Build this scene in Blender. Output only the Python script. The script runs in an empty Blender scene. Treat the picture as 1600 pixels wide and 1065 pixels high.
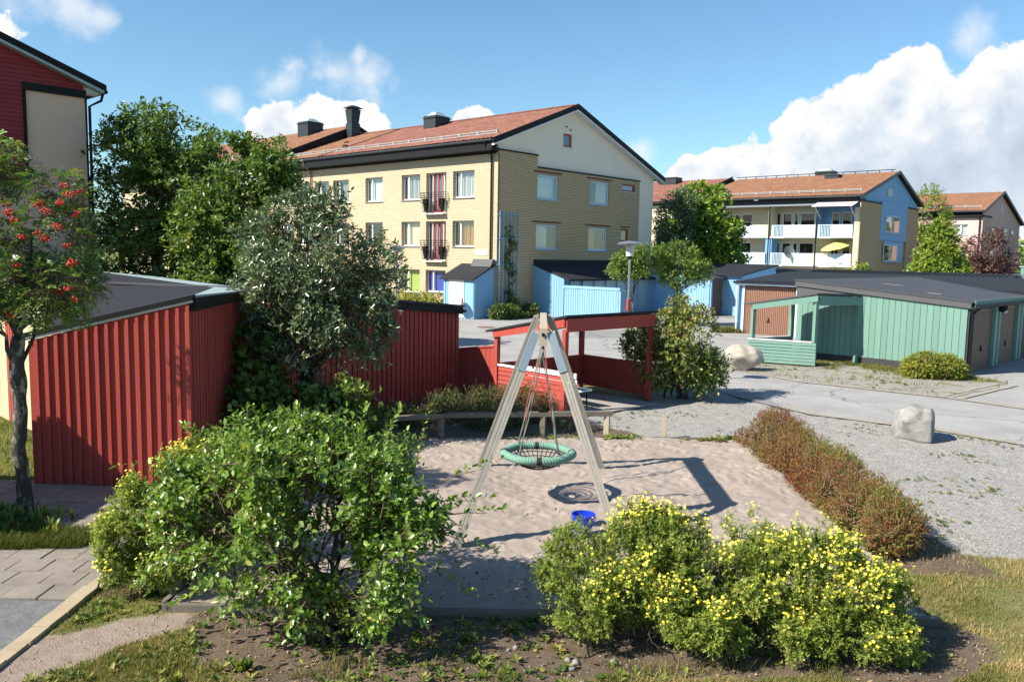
import bpy, math, random
import numpy as np
from mathutils import Vector, Matrix

R = math.radians
random.seed(7)
rng = np.random.default_rng(7)
scene = bpy.context.scene
COL = scene.collection

# ------------------------------------------------------------------ camera
PITCH, ROLL, EYE = R(-6.06), R(1.0456), 3.5
fwd = Vector((0, math.cos(PITCH), math.sin(PITCH)))
r0 = Vector((1, 0, 0)); u0 = r0.cross(fwd)
cr = r0 * math.cos(ROLL) + u0 * math.sin(ROLL)
cu = u0 * math.cos(ROLL) - r0 * math.sin(ROLL)
cd = bpy.data.cameras.new("camera"); cam = bpy.data.objects.new("camera", cd); COL.objects.link(cam)
m = Matrix((cr, cu, -fwd)).transposed().to_4x4(); m.translation = (0, 0, EYE)
cam.matrix_world = m
cd.sensor_width = 36; cd.lens = 36 * 1283 / 1600; cd.clip_start = .1; cd.clip_end = 3000
scene.camera = cam

# ------------------------------------------------------------------ light and exposure
SUN_EL = R(40.0)
TO_SUN = Vector((-.905, -.42, 0)).normalized() * math.cos(SUN_EL) + Vector((0, 0, math.sin(SUN_EL)))
sd = bpy.data.lights.new("sun", 'SUN'); sd.energy = 5.0; sd.angle = R(.53); sd.color = (1, .925, .80)
so = bpy.data.objects.new("sun", sd); COL.objects.link(so)
so.rotation_euler = (-TO_SUN).to_track_quat('-Z', 'Y').to_euler(); so.location = (-30, -20, 40)
vs = scene.view_settings
vs.view_transform = 'Standard'; vs.look = 'None'; vs.gamma = 1; vs.use_curve_mapping = False; vs.exposure = .92
scene.cycles.max_bounces = 8; scene.cycles.transparent_max_bounces = 16
scene.cycles.sample_clamp_indirect = 6

SKY_STRENGTH, CLOUD_STRENGTH = .080, .55
wd = bpy.data.worlds.new("World"); scene.world = wd; wd.use_nodes = True
nt = wd.node_tree; nt.nodes.clear()
def N(t, typ, **kw):
    n = t.nodes.new(typ)
    for k, v in kw.items(): setattr(n, k, v)
    return n
def math_node(t, op, a, b=None, c=None, clamp=False):
    n = N(t, 'ShaderNodeMath', operation=op, use_clamp=clamp)
    for i, x in enumerate((a, b, c)):
        if x is None: continue
        if isinstance(x, (int, float)): n.inputs[i].default_value = x
        else: t.links.new(x, n.inputs[i])
    return n.outputs[0]
out = N(nt, 'ShaderNodeOutputWorld')
sky = N(nt, 'ShaderNodeTexSky', sky_type='NISHITA', sun_disc=False)
sky.sun_elevation = SUN_EL; sky.sun_rotation = math.atan2(TO_SUN.x, TO_SUN.y)
sky.altitude = 0; sky.air_density = 1.0; sky.dust_density = .3; sky.ozone_density = 1.5
tc = N(nt, 'ShaderNodeTexCoord'); DIR = tc.outputs['Generated']
def bearing(az, el): return Vector((math.sin(R(az)) * math.cos(R(el)), math.cos(R(az)) * math.cos(R(el)), math.sin(R(el))))
def noise_n(t, vec, scale, detail=6, rough=.6, dist=0):
    n = N(t, 'ShaderNodeTexNoise'); n.inputs['Scale'].default_value = scale; n.inputs['Detail'].default_value = detail
    n.inputs['Roughness'].default_value = rough; n.inputs['Distortion'].default_value = dist
    t.links.new(vec, n.inputs['Vector']); return n.outputs['Fac']
# puffs: (compass bearing, height above the horizon, angular radius), in degrees; the sky is a dome of directions, so a cloud is a bearing and a height
def puffs(lst, soft):
    cur = None
    for x, y, r in lst:
        d = N(nt, 'ShaderNodeVectorMath', operation='DISTANCE'); nt.links.new(DIR, d.inputs[0]); d.inputs[1].default_value = bearing(x, y)
        rr = R(r)
        v = math_node(nt, 'MULTIPLY_ADD', d.outputs['Value'], -1 / rr, 1.0)
        cur = v if cur is None else math_node(nt, 'SMOOTH_MAX', cur, v, soft)
    return cur
big = [(25.06, 11.1, 2.14), (24.07, 9.67, 2.47), (26.07, 9.0, 2.88), (22.15, 8.04, 3.29), (27.54, 7.8, 3.29), (29.85, 8.22, 3.49), (31.8, 7.74, 4.93), (34.33, 6.53, 6.16), (19.18, 6.54, 3.08), (21.93, 5.49, 4.52), (26.31, 5.39, 5.34), (31.08, 4.51, 6.16), (16.45, 5.57, 2.47), (14.01, 5.38, 2.05), (12.15, 4.97, 1.73), (18.55, 3.5, 4.11), (36.07, 2.96, 6.57), (39.96, 5.21, 9.04), (45.92, 3.67, 10.68), (24.71, 2.28, 4.93), (-13.15, 7.82, 2.55), (-15.21, 7.51, 2.47), (-11.27, 7.5, 2.26), (-16.44, 5.81, 2.05), (-10.21, 6.71, 2.05), (-13.58, 5.53, 2.88), (-2.88, 8.08, 1.64), (-36.34, 7.94, 6.57), (-43.19, 4.57, 9.45)]
wisp = [(-12.3, 11.69, 2.38), (-10.0, 11.5, 1.73), (-14.96, 11.83, 1.31), (-15.58, 10.57, 1.89), (-19.16, 9.26, 1.31), (-27.74, 13.96, 2.05), (-26.05, 13.6, 1.15), (28.02, 13.08, 1.64), (8.46, 7.07, 1.07), (-10.63, 12.58, 0.9), (-30.0, 14.91, 2.47), (-4.83, 26.77, 4.93), (41.41, 16.59, 6.57), (-52.26, 8.0, 8.22)]
n1 = noise_n(nt, DIR, 9, 9, .62)
n2 = noise_n(nt, DIR, 26, 8, .6, .3)
bigv = puffs(big, .35)
b = math_node(nt, 'ADD', bigv, math_node(nt, 'MULTIPLY_ADD', n1, .9, -.45))
b = math_node(nt, 'ADD', b, math_node(nt, 'MULTIPLY_ADD', n2, .95, -.475))
mr = N(nt, 'ShaderNodeMapRange', interpolation_type='SMOOTHSTEP'); nt.links.new(b, mr.inputs['Value'])
mr.inputs['From Min'].default_value = -.02; mr.inputs['From Max'].default_value = .10
wv = puffs(wisp, .3)
w = math_node(nt, 'ADD', wv, math_node(nt, 'MULTIPLY_ADD', n1, 2.0, -1.08))
w = math_node(nt, 'ADD', w, math_node(nt, 'MULTIPLY_ADD', n2, 1.7, -.85))
mw = N(nt, 'ShaderNodeMapRange', interpolation_type='SMOOTHSTEP'); nt.links.new(w, mw.inputs['Value'])
mw.inputs['From Min'].default_value = -.1; mw.inputs['From Max'].default_value = 1.0; mw.inputs['To Max'].default_value = .62
mask = math_node(nt, 'MAXIMUM', mr.outputs[0], mw.outputs[0])
# billow relief: brighter where the puff field rises towards the sun
off = N(nt, 'ShaderNodeVectorMath', operation='ADD'); nt.links.new(DIR, off.inputs[0]); off.inputs[1].default_value = (-.016, -.004, .016)
n1b = noise_n(nt, off.outputs[0], 9, 9, .62); n2b = noise_n(nt, off.outputs[0], 26, 8, .6, .3)
relief = math_node(nt, 'ADD', math_node(nt, 'MULTIPLY', math_node(nt, 'SUBTRACT', n1, n1b), 1.4), math_node(nt, 'MULTIPLY', math_node(nt, 'SUBTRACT', n2, n2b), .35))
thick = math_node(nt, 'MULTIPLY', math_node(nt, 'SUBTRACT', b, .35), -.30)
grey = puffs([(28.02, 5.64, 5.34), (25.28, 4.83, 3.7), (31.26, 6.52, 4.93), (22.0, 4.29, 2.47), (35.88, 5.41, 6.57), (-14.4, 6.53, 1.64)], .2)
thick = math_node(nt, 'SUBTRACT', thick, math_node(nt, 'MULTIPLY', math_node(nt, 'MAXIMUM', math_node(nt, 'ADD', grey, math_node(nt, 'MULTIPLY_ADD', n1, .9, -.45)), 0), .30))
tone = math_node(nt, 'ADD', math_node(nt, 'ADD', relief, thick), .93)
cr2 = N(nt, 'ShaderNodeValToRGB'); nt.links.new(tone, cr2.inputs[0])
el = cr2.color_ramp.elements; el[0].position = .35; el[0].color = (.46, .55, .67, 1); el[1].position = .95; el[1].color = (1, 1, 1, 1)
e = el.new(.68); e.color = (.66, .75, .86, 1)
bg1 = N(nt, 'ShaderNodeBackground'); bg2 = N(nt, 'ShaderNodeBackground')
tint = N(nt, 'ShaderNodeVectorMath', operation='MULTIPLY'); nt.links.new(sky.outputs[0], tint.inputs[0]); tint.inputs[1].default_value = (.78, 1.03, 1.12)
nt.links.new(tint.outputs[0], bg1.inputs[0]); bg1.inputs[1].default_value = SKY_STRENGTH
nt.links.new(cr2.outputs[0], bg2.inputs[0]); bg2.inputs[1].default_value = CLOUD_STRENGTH
mx = N(nt, 'ShaderNodeMixShader'); nt.links.new(mask, mx.inputs[0]); nt.links.new(bg1.outputs[0], mx.inputs[1]); nt.links.new(bg2.outputs[0], mx.inputs[2])
nt.links.new(mx.outputs[0], out.inputs[0])

# ------------------------------------------------------------------ materials
M = {}
def new_mat(name):
    mt = bpy.data.materials.new(name); mt.use_nodes = True
    t = mt.node_tree; p = t.nodes['Principled BSDF']; M[name] = mt
    return mt, t, p
def pos(t):
    return N(t, 'ShaderNodeNewGeometry').outputs['Position']
def scaled(t, vec, s):
    n = N(t, 'ShaderNodeVectorMath', operation='MULTIPLY'); t.links.new(vec, n.inputs[0]); n.inputs[1].default_value = s; return n.outputs[0]
def ramp(t, fac, stops):
    n = N(t, 'ShaderNodeValToRGB'); t.links.new(fac, n.inputs[0]); el = n.color_ramp.elements
    while len(el) < len(stops): el.new(.5)
    for e, (p_, c) in zip(el, stops): e.position = p_; e.color = (*c, 1)
    return n.outputs[0]
def mixc(t, fac, a, b_, mode='MIX'):
    n = N(t, 'ShaderNodeMix', data_type='RGBA', blend_type=mode)
    for i, x in ((0, fac), (6, a), (7, b_)):
        if isinstance(x, (int, float)): n.inputs[i].default_value = x
        elif isinstance(x, tuple): n.inputs[i].default_value = (*x, 1)
        else: t.links.new(x, n.inputs[i])
    return n.outputs[2]
def bump(t, p, h, strength=.3, dist=.01):
    n = N(t, 'ShaderNodeBump'); n.inputs['Strength'].default_value = strength; n.inputs['Distance'].default_value = dist
    t.links.new(h, n.inputs['Height']); t.links.new(n.outputs[0], p.inputs['Normal'])
def cs(c, k): return tuple(min(1, x * k) for x in c)
def paint(name, col, rough=.65, var=.16, stretch=(6, 6, .8), grain=(60, 60, 3), gb=.25, spec=.3, wear=None, wear_amt=.62, metallic=0):
    """painted timber or metal: slow tonal drift, grain along z, scuffs"""
    mt, t, p = new_mat(name); P = pos(t)
    a = noise_n(t, scaled(t, P, stretch), 1, 5, .6)
    c = mixc(t, a, cs(col, 1 - var), cs(col, 1 + var))
    oi = N(t, 'ShaderNodeObjectInfo'); c = mixc(t, math_node(t, 'MULTIPLY', oi.outputs['Random'], .38), c, cs(col, .58))
    g = noise_n(t, scaled(t, P, grain), 1, 4, .65)
    c = mixc(t, math_node(t, 'MULTIPLY', g, .35), c, cs(col, .6))
    if wear:
        ww = noise_n(t, scaled(t, P, (9, 9, 4)), 1, 8, .7)
        f = math_node(t, 'MULTIPLY', math_node(t, 'SUBTRACT', ww, wear_amt), 9, clamp=True)
        c = mixc(t, f, c, wear)
    t.links.new(c, p.inputs['Base Color']); p.inputs['Roughness'].default_value = rough
    p.inputs['Specular IOR Level'].default_value = spec; p.inputs['Metallic'].default_value = metallic
    bump(t, p, g, gb, .004)
    return mt
paint('red_paint', (.42, .070, .054), wear=(.28, .09, .07), wear_amt=.58, var=.2)
paint('red_gable_paint', (.30, .035, .04))
paint('green_paint', (.165, .30, .25), wear=(.26, .38, .32), var=.1)
paint('blue_paint', (.26, .48, .70), wear=(.32, .48, .62), var=.12)
paint('blue_house_paint', (.20, .43, .70), var=.08)
paint('pale_blue_paint', (.50, .66, .78), var=.07)
paint('white_paint', (.78, .79, .78), var=.05, gb=.1)
paint('blue_white_paint', (.62, .72, .82), var=.05, gb=.1)
paint('cream_paint', (.62, .52, .34), var=.08)
paint('brown_metal', (.27, .145, .10), rough=.5, var=.1, gb=.05)
paint('dark_brown_metal', (.20, .135, .108), rough=.5, var=.25, gb=.05)
paint('black_trim', (.007, .008, .0095), rough=.6, gb=.05, spec=.25)
paint('dark_metal', (.026, .032, .038), rough=.5, gb=.05, spec=.4)
paint('grey_metal', (.36, .39, .41), rough=.35, metallic=.6, gb=.05)
paint('zinc', (.42, .46, .48), rough=.4, metallic=.7, var=.2, gb=.05)
paint('pale_zinc', (.42, .52, .54), rough=.45, metallic=.2, var=.25, gb=.05)
paint('red_frame', (.42, .06, .06), gb=.05)
paint('blue_panel', (.07, .10, .55), var=.05, gb=.03)
paint('lime_panel', (.52, .64, .17), var=.05, gb=.03)
paint('awning_pink', (.78, .62, .64), var=.06, gb=.05)
paint('parasol_yellow', (.66, .64, .19), var=.05, gb=.05)
paint('blue_plastic', (.012, .05, .60), rough=.3, var=.05, gb=.02, spec=.5)
paint('rope_green', (.165, .315, .25), rough=.8, var=.12, grain=(60, 60, 60))
paint('rope_red', (.45, .10, .09), rough=.8, grain=(60, 60, 60))
paint('rope_black', (.03, .03, .035), rough=.8, grain=(60, 60, 60))
paint('orange_curtain', (.55, .32, .14), var=.35, stretch=(2, 2, 7), gb=.05)
paint('lamp_glass', (.72, .72, .70), rough=.3, var=.04, gb=.02)
paint('plaster', (.86, .76, .63), rough=.9, var=.07, stretch=(.6, .6, .6), grain=(30, 30, 30), gb=.15)
paint('beige_plaster', (.90, .60, .45), rough=.9, var=.06, stretch=(.6, .6, .6), grain=(30, 30, 30), gb=.15)
paint('pink_plaster', (.70, .48, .44), rough=.9, var=.06, stretch=(.6, .6, .6), grain=(30, 30, 30), gb=.15)
paint('pink_dark_plaster', (.60, .41, .375), rough=.9, var=.06, stretch=(.6, .6, .6), grain=(30, 30, 30), gb=.15)
paint('yellow_plaster', (.68, .60, .42), rough=.9, var=.05, stretch=(.6, .6, .6), grain=(30, 30, 30), gb=.1)
paint('grey_wood', (.36, .335, .29), rough=.85, var=.2, stretch=(9, 9, 1.5), grain=(70, 70, 4), gb=.7, wear=(.26, .24, .20), wear_amt=.55)
paint('old_wood', (.18, .16, .128), rough=.9, var=.3, stretch=(7, 7, 4), grain=(40, 60, 60), gb=.8, wear=(.14, .12, .09), wear_amt=.55)
paint('pale_wood', (.42, .37, .28), rough=.9, var=.2, stretch=(7, 7, 3), grain=(60, 60, 6), gb=.6)
paint('curtain_white', (.62, .62, .60), rough=.9, var=.04, gb=.05)
paint('blind_beige', (.60, .54, .42), rough=.9, var=.05, gb=.05)
paint('room_gloom', (.05, .045, .04), rough=.9, gb=0)  # near-black colour stands for the darkness of unlit rooms behind openings
paint('concrete', (.36, .33, .30), rough=.9, var=.2, stretch=(3, 3, 3), grain=(40, 40, 40), gb=.4)
paint('plinth', (.06, .058, .06), rough=.9, var=.2, gb=.2)
def plain(name, col, rough=.5, spec=.5):
    mt, t, p = new_mat(name); p.inputs['Base Color'].default_value = (*col, 1); p.inputs['Roughness'].default_value = rough; p.inputs['Specular IOR Level'].default_value = spec
plain('chain', (.25, .25, .26), .35)
def glass():
    mt, t, p = new_mat('window_glass')
    t.nodes.remove(p); o = t.nodes['Material Output']
    tr = N(t, 'ShaderNodeBsdfTransparent'); tr.inputs[0].default_value = (.86, .9, .9, 1)
    gl = N(t, 'ShaderNodeBsdfGlossy'); gl.inputs['Roughness'].default_value = .02; gl.inputs[0].default_value = (1, 1, 1, 1)
    bw = N(t, 'ShaderNodeBump'); bw.inputs['Strength'].default_value = .06; bw.inputs['Distance'].default_value = .05; t.links.new(noise_n(t, pos(t), 1.1, 2, .5), bw.inputs['Height']); t.links.new(bw.outputs[0], gl.inputs['Normal'])
    g_ = N(t, 'ShaderNodeNewGeometry'); dd = N(t, 'ShaderNodeVectorMath', operation='DOT_PRODUCT'); t.links.new(g_.outputs['Incoming'], dd.inputs[0]); t.links.new(g_.outputs['Normal'], dd.inputs[1])
    fz = math_node(t, 'MULTIPLY_ADD', math_node(t, 'POWER', math_node(t, 'SUBTRACT', 1.0, math_node(t, 'ABSOLUTE', dd.outputs['Value'])), 5.0), .87, .13)
    mxs = N(t, 'ShaderNodeMixShader'); t.links.new(fz, mxs.inputs[0]); t.links.new(tr.outputs[0], mxs.inputs[1]); t.links.new(gl.outputs[0], mxs.inputs[2])
    t.links.new(mxs.outputs[0], o.inputs[0])
glass()
def brick(name, az, cols, mortar, w=.26, h=.088, msize=.011):
    """brick courses laid along the wall's own compass bearing"""
    mt, t, p = new_mat(name); P = pos(t)
    d = N(t, 'ShaderNodeVectorMath', operation='DOT_PRODUCT'); t.links.new(P, d.inputs[0]); d.inputs[1].default_value = (math.sin(R(az)), math.cos(R(az)), 0)
    s = N(t, 'ShaderNodeSeparateXYZ'); t.links.new(P, s.inputs[0])
    c = N(t, 'ShaderNodeCombineXYZ'); t.links.new(d.outputs['Value'], c.inputs[0]); t.links.new(s.outputs[2], c.inputs[1])
    b_ = N(t, 'ShaderNodeTexBrick'); t.links.new(c.outputs[0], b_.inputs['Vector']); b_.inputs['Scale'].default_value = 1
    b_.inputs['Brick Width'].default_value = w; b_.inputs['Row Height'].default_value = h; b_.inputs['Mortar Size'].default_value = msize
    b_.inputs['Color1'].default_value = (*cols[0], 1); b_.inputs['Color2'].default_value = (*cols[1], 1); b_.inputs['Mortar'].default_value = (*mortar, 1)
    b_.inputs['Bias'].default_value = -.1
    a = noise_n(t, scaled(t, P, (.5, .5, .5)), 1, 5, .6)
    cc = mixc(t, math_node(t, 'MULTIPLY', a, .4), b_.outputs['Color'], cs(cols[1], .75))
    t.links.new(cc, p.inputs['Base Color']); p.inputs['Roughness'].default_value = .9; p.inputs['Specular IOR Level'].default_value = .2
    bump(t, p, math_node(t, 'SUBTRACT', 1, b_.outputs['Fac']), .8, .02)
brick('yellow_brick_front', -47.8, ((.60, .50, .35), (.53, .43, .28)), (.37, .31, .22))
brick('yellow_brick_shaded', 42.2, ((.70, .54, .32), (.60, .44, .24)), (.22, .17, .115), msize=.02)  # same brick as the front, colour lifted and warmed against this side's shade
brick('lintel_brick', 42.2, ((.22, .09, .055), (.16, .06, .045)), (.2, .15, .1), w=.09, h=.3)
def roof_mat(name, c1, c2, c3):
    mt, t, p = new_mat(name); P = pos(t)
    a = noise_n(t, scaled(t, P, (.8, .8, .8)), 1, 6, .65)
    v = N(t, 'ShaderNodeTexVoronoi'); v.inputs['Scale'].default_value = 4; t.links.new(P, v.inputs['Vector'])
    sp = N(t, 'ShaderNodeSeparateColor'); t.links.new(v.outputs['Color'], sp.inputs[0])
    f = math_node(t, 'ADD', math_node(t, 'MULTIPLY', a, .6), math_node(t, 'MULTIPLY', sp.outputs[0], .4))
    c = ramp(t, f, [(.25, c1), (.5, c2), (.75, c3)])
    t.links.new(c, p.inputs['Base Color']); p.inputs['Roughness'].default_value = .85; p.inputs['Specular IOR Level'].default_value = .25
roof_mat('roof_tile_red', (.14, .058, .043), (.185, .081, .060), (.225, .106, .079))
roof_mat('roof_tile_orange', (.15, .069, .04), (.19, .091, .054), (.23, .117, .071))
roof_mat('roof_tile_brown', (.15, .071, .042), (.19, .094, .056), (.23, .117, .071))
def felt(name, c1, c2, spec=.35, rough=.6):
    mt, t, p = new_mat(name); P = pos(t)
    a = noise_n(t, scaled(t, P, (1.2, 1.2, 1.2)), 1, 7, .65); g = noise_n(t, P, 160, 3, .7)
    c = mixc(t, a, c1, c2); c = mixc(t, math_node(t, 'MULTIPLY', g, .4), c, cs(c2, 1.5))
    t.links.new(c, p.inputs['Base Color']); p.inputs['Roughness'].default_value = rough; p.inputs['Specular IOR Level'].default_value = spec
    bump(t, p, g, .3, .004)
felt('black_roof', (.012, .0135, .016), (.026, .028, .033), spec=.2, rough=.75)
felt('grey_roof', (.034, .035, .040), (.062, .062, .070), spec=.25)
felt('dark_grey_tin', (.05, .05, .054), (.085, .085, .09))

# ------------------------------------------------------------------ mesh builder
ORG = {}
def V3(a): return Vector(a)
class Fr:
    """wall frame: u along bearing az from point P, v outwards (to the right of u unless flip), w up"""
    def __init__(s, P, az, flip=False):
        s.P = V3((P[0], P[1], P[2] if len(P) > 2 else 0)); s.az = az
        s.ex = V3((math.sin(R(az)), math.cos(R(az)), 0)); s.ey = V3((math.cos(R(az)), -math.sin(R(az)), 0)) * (-1 if flip else 1)
    def pt(s, u, v, w): return s.P + s.ex * u + s.ey * v + V3((0, 0, w))
class MB:
    def __init__(s): s.v = []; s.f = []; s.mi = []; s.cur = 0
    def add(s, vs_, fs):
        o = len(s.v); s.v += [V3(x) for x in vs_]; s.f += [tuple(i + o for i in q) for q in fs]; s.mi += [s.cur] * len(fs); return s
    def hexa(s, b, t_):     # 4 bottom points, 4 top points
        return s.add(list(b) + list(t_), [(3, 2, 1, 0), (4, 5, 6, 7), (0, 1, 5, 4), (1, 2, 6, 5), (2, 3, 7, 6), (3, 0, 4, 7)])
    def box(s, fr, u0_, u1_, v0, v1, w0, w1):
        q = [(u0_, v0), (u1_, v0), (u1_, v1), (u0_, v1)]
        return s.hexa([fr.pt(a, b_, w0) for a, b_ in q], [fr.pt(a, b_, w1) for a, b_ in q])
    def slab(s, fr, u0_, u1_, v0, v1, w0, wt0, wt1):   # top height runs from wt0 at u0 to wt1 at u1
        q = [(u0_, v0), (u1_, v0), (u1_, v1), (u0_, v1)]
        return s.hexa([fr.pt(a, b_, w0) for a, b_ in q], [fr.pt(u0_, v0, wt0), fr.pt(u1_, v0, wt1), fr.pt(u1_, v1, wt1), fr.pt(u0_, v1, wt0)])
    def quad(s, *p): return s.add(p, [tuple(range(len(p)))])
    def prism(s, pts, off):  # polygon extruded by vector
        n = len(pts); off = V3(off)
        return s.add([V3(p) for p in pts] + [V3(p) + off for p in pts], [tuple(range(n - 1, -1, -1)), tuple(range(n, 2 * n))] + [(i, (i + 1) % n, n + (i + 1) % n, n + i) for i in range(n)])
    def beam(s, a, b_, w, h, up=(0, 0, 1)):
        a, b_ = V3(a), V3(b_); d = (b_ - a).normalized(); sx = d.cross(V3(up))
        if sx.length < 1e-4: sx = d.cross(V3((1, 0, 0)))
        sx.normalize(); sy = sx.cross(d)
        c = [sx * (-w / 2) + sy * (-h / 2), sx * (w / 2) + sy * (-h / 2), sx * (w / 2) + sy * (h / 2), sx * (-w / 2) + sy * (h / 2)]
        return s.hexa([a + x for x in c], [b_ + x for x in c])
    def tube(s, pts, rad, n=6, cap=True, close=False):
        pts = [V3(p) for p in pts]; k = len(pts)
        if not hasattr(rad, '__len__'): rad = [rad] * k
        rings = []; ref = None
        for i, p in enumerate(pts):
            a = pts[(i - 1) % k] if (i or close) else pts[0]; b_ = pts[(i + 1) % k] if (i < k - 1 or close) else pts[-1]
            d = (b_ - a); d = d.normalized() if d.length > 1e-9 else V3((0, 0, 1))
            if ref is None: ref = d.orthogonal().normalized()
            ref = (ref - d * ref.dot(d)); ref = ref.normalized() if ref.length > 1e-6 else d.orthogonal().normalized()
            q = d.cross(ref)
            rings.append([p + (ref * math.cos(2 * math.pi * j / n) + q * math.sin(2 * math.pi * j / n)) * rad[i] for j in range(n)])
        vs_ = [x for r_ in rings for x in r_]; fs = []
        for i in range(k if close else k - 1):
            i2 = (i + 1) % k
            for j in range(n): fs.append((i * n + j, i * n + (j + 1) % n, i2 * n + (j + 1) % n, i2 * n + j))
        if cap and not close: fs += [tuple(range(n - 1, -1, -1)), tuple((k - 1) * n + j for j in range(n))]
        return s.add(vs_, fs)
    def lathe(s, c, prof, n=20):  # prof: (radius, z) upwards
        c = V3(c); vs_ = []; fs = []
        for r_, z in prof: vs_ += [c + V3((r_ * math.cos(2 * math.pi * j / n), r_ * math.sin(2 * math.pi * j / n), z)) for j in range(n)]
        for i in range(len(prof) - 1):
            for j in range(n): fs.append((i * n + j, i * n + (j + 1) % n, (i + 1) * n + (j + 1) % n, (i + 1) * n + j))
        fs += [tuple(range(n - 1, -1, -1)), tuple((len(prof) - 1) * n + j for j in range(n))]
        return s.add(vs_, fs)
    def build(s, name, mats, parent=None, origin=None, smooth=False, kind=None, label=None):
        org = V3(origin) if origin is not None else (ORG[parent.name] if parent else V3((0, 0, 0)))
        me = bpy.data.meshes.new(name)
        me.from_pydata([tuple(v - org) for v in s.v], [], s.f)
        for mm in (mats if isinstance(mats, (list, tuple)) else [mats]): me.materials.append(M[mm])
        if max(s.mi, default=0): me.polygons.foreach_set('material_index', s.mi)
        if smooth: me.polygons.foreach_set('use_smooth', [True] * len(me.polygons))
        me.update()
        return link(name, me, parent, org, kind, label)
def link(name, me, parent, org, kind=None, label=None):
    o = bpy.data.objects.new(name, me); COL.objects.link(o)
    if parent: o.parent = parent
    else: o.location = org
    ORG[o.name] = org
    if kind: o['kind'] = kind
    if label: o['label'] = label
    return o
def thing(name, label, cat, loc, group=None):
    o = bpy.data.objects.new(name, None); COL.objects.link(o); o.empty_display_size = .2
    loc = V3((loc[0], loc[1], loc[2] if len(loc) > 2 else 0)); o.location = loc; ORG[o.name] = loc
    return tag(o, label, cat, group)
def tag(o, label, cat, group=None):
    o['label'] = label; o['category'] = cat
    if group: o['group'] = group
    return o
def structure(o): o['kind'] = 'structure'; return o

# numpy value noise for surfaces and scatter
def _h(ix, iy, iz, seed):
    n = (ix * 374761393 + iy * 668265263 + iz * 2147483647 + seed * 974634721) & 0xffffffff
    n = ((n ^ (n >> 13)) * 1274126177) & 0xffffffff
    return ((n ^ (n >> 16)) & 0xffff) / 65535.
def vnoise(p, seed=0):
    p = np.asarray(p, float); i = np.floor(p).astype(np.int64); f = p - i; f = f * f * (3 - 2 * f); r = 0
    for dx in (0, 1):
        for dy in (0, 1):
            for dz in (0, 1):
                wgt = (f[:, 0] if dx else 1 - f[:, 0]) * (f[:, 1] if dy else 1 - f[:, 1]) * (f[:, 2] if dz else 1 - f[:, 2])
                r = r + wgt * _h(i[:, 0] + dx, i[:, 1] + dy, i[:, 2] + dz, seed)
    return r
def fbm(p, octv=4, seed=0, gain=.5):
    p = np.asarray(p, float); a = 1; s = 0; tot = 0
    for k in range(octv): s = s + a * vnoise(p * 2 ** k + 17.3 * k, seed + k); tot += a; a *= gain
    return s / tot
def fbm2(x, y, sc, octv=4, seed=0):
    return fbm(np.stack([x * sc, y * sc, np.zeros_like(x) + seed * .37], -1), octv, seed)
def inside(x, y, poly):
    r = np.zeros(x.shape, bool); n = len(poly); j = n - 1
    for i in range(n):
        xi, yi = poly[i]; xj, yj = poly[j]
        c = ((yi > y) != (yj > y)) & (x < (xj - xi) * (y - yi) / (yj - yi + 1e-12) + xi); r ^= c; j = i
    return r
def np_mesh(name, verts, faces, mats, parent=None, origin=(0, 0, 0), attrs=None, fattrs=None, smooth=False, kind=None, midx=None):
    """verts (n,3), faces (m,k) all of one size"""
    org = ORG[parent.name] if parent else V3(origin)
    verts = np.asarray(verts, np.float32) - np.array(org, np.float32); faces = np.asarray(faces, np.int32); mN, k = faces.shape
    me = bpy.data.meshes.new(name)
    me.vertices.add(len(verts)); me.vertices.foreach_set('co', verts.ravel())
    me.loops.add(mN * k); me.loops.foreach_set('vertex_index', faces.ravel())
    me.polygons.add(mN); me.polygons.foreach_set('loop_start', np.arange(0, mN * k, k, dtype=np.int32))
    for mm in (mats if isinstance(mats, (list, tuple)) else [mats]): me.materials.append(M[mm])
    if midx is not None: me.polygons.foreach_set('material_index', np.asarray(midx, np.int32))
    if smooth: me.polygons.foreach_set('use_smooth', np.ones(mN, bool))
    me.update(calc_edges=True)
    for nm, a in (attrs or {}).items():
        at = me.attributes.new(nm, 'FLOAT', 'POINT'); at.data.foreach_set('value', np.asarray(a, np.float32))
    for nm, a in (fattrs or {}).items():
        at = me.attributes.new(nm, 'FLOAT', 'FACE'); at.data.foreach_set('value', np.asarray(a, np.float32))
    return link(name, me, parent, org, kind)
# ================================================================== houses
AZA, AZB = -47.8, 42.2
def wall_grid(mb, fr, us, zs, holes, v=0., depth=.2):
    """wall face with real openings and their reveals"""
    U = sorted(set(list(us) + [h[0] for h in holes] + [h[1] for h in holes])); Z = sorted(set(list(zs) + [h[2] for h in holes] + [h[3] for h in holes]))
    for a, b_ in zip(U, U[1:]):
        for c, d in zip(Z, Z[1:]):
            um, zm = (a + b_) / 2, (c + d) / 2
            if any(h[0] < um < h[1] and h[2] < zm < h[3] for h in holes): continue
            mb.quad(fr.pt(a, v, c), fr.pt(b_, v, c), fr.pt(b_, v, d), fr.pt(a, v, d))
    for a, b_, c, d in holes:
        e = v - depth
        mb.quad(fr.pt(a, v, c), fr.pt(a, e, c), fr.pt(a, e, d), fr.pt(a, v, d)); mb.quad(fr.pt(b_, v, c), fr.pt(b_, v, d), fr.pt(b_, e, d), fr.pt(b_, e, c))
        mb.quad(fr.pt(a, v, d), fr.pt(a, e, d), fr.pt(b_, e, d), fr.pt(b_, v, d)); mb.quad(fr.pt(a, v, c), fr.pt(b_, v, c), fr.pt(b_, e, c), fr.pt(a, e, c))
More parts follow.
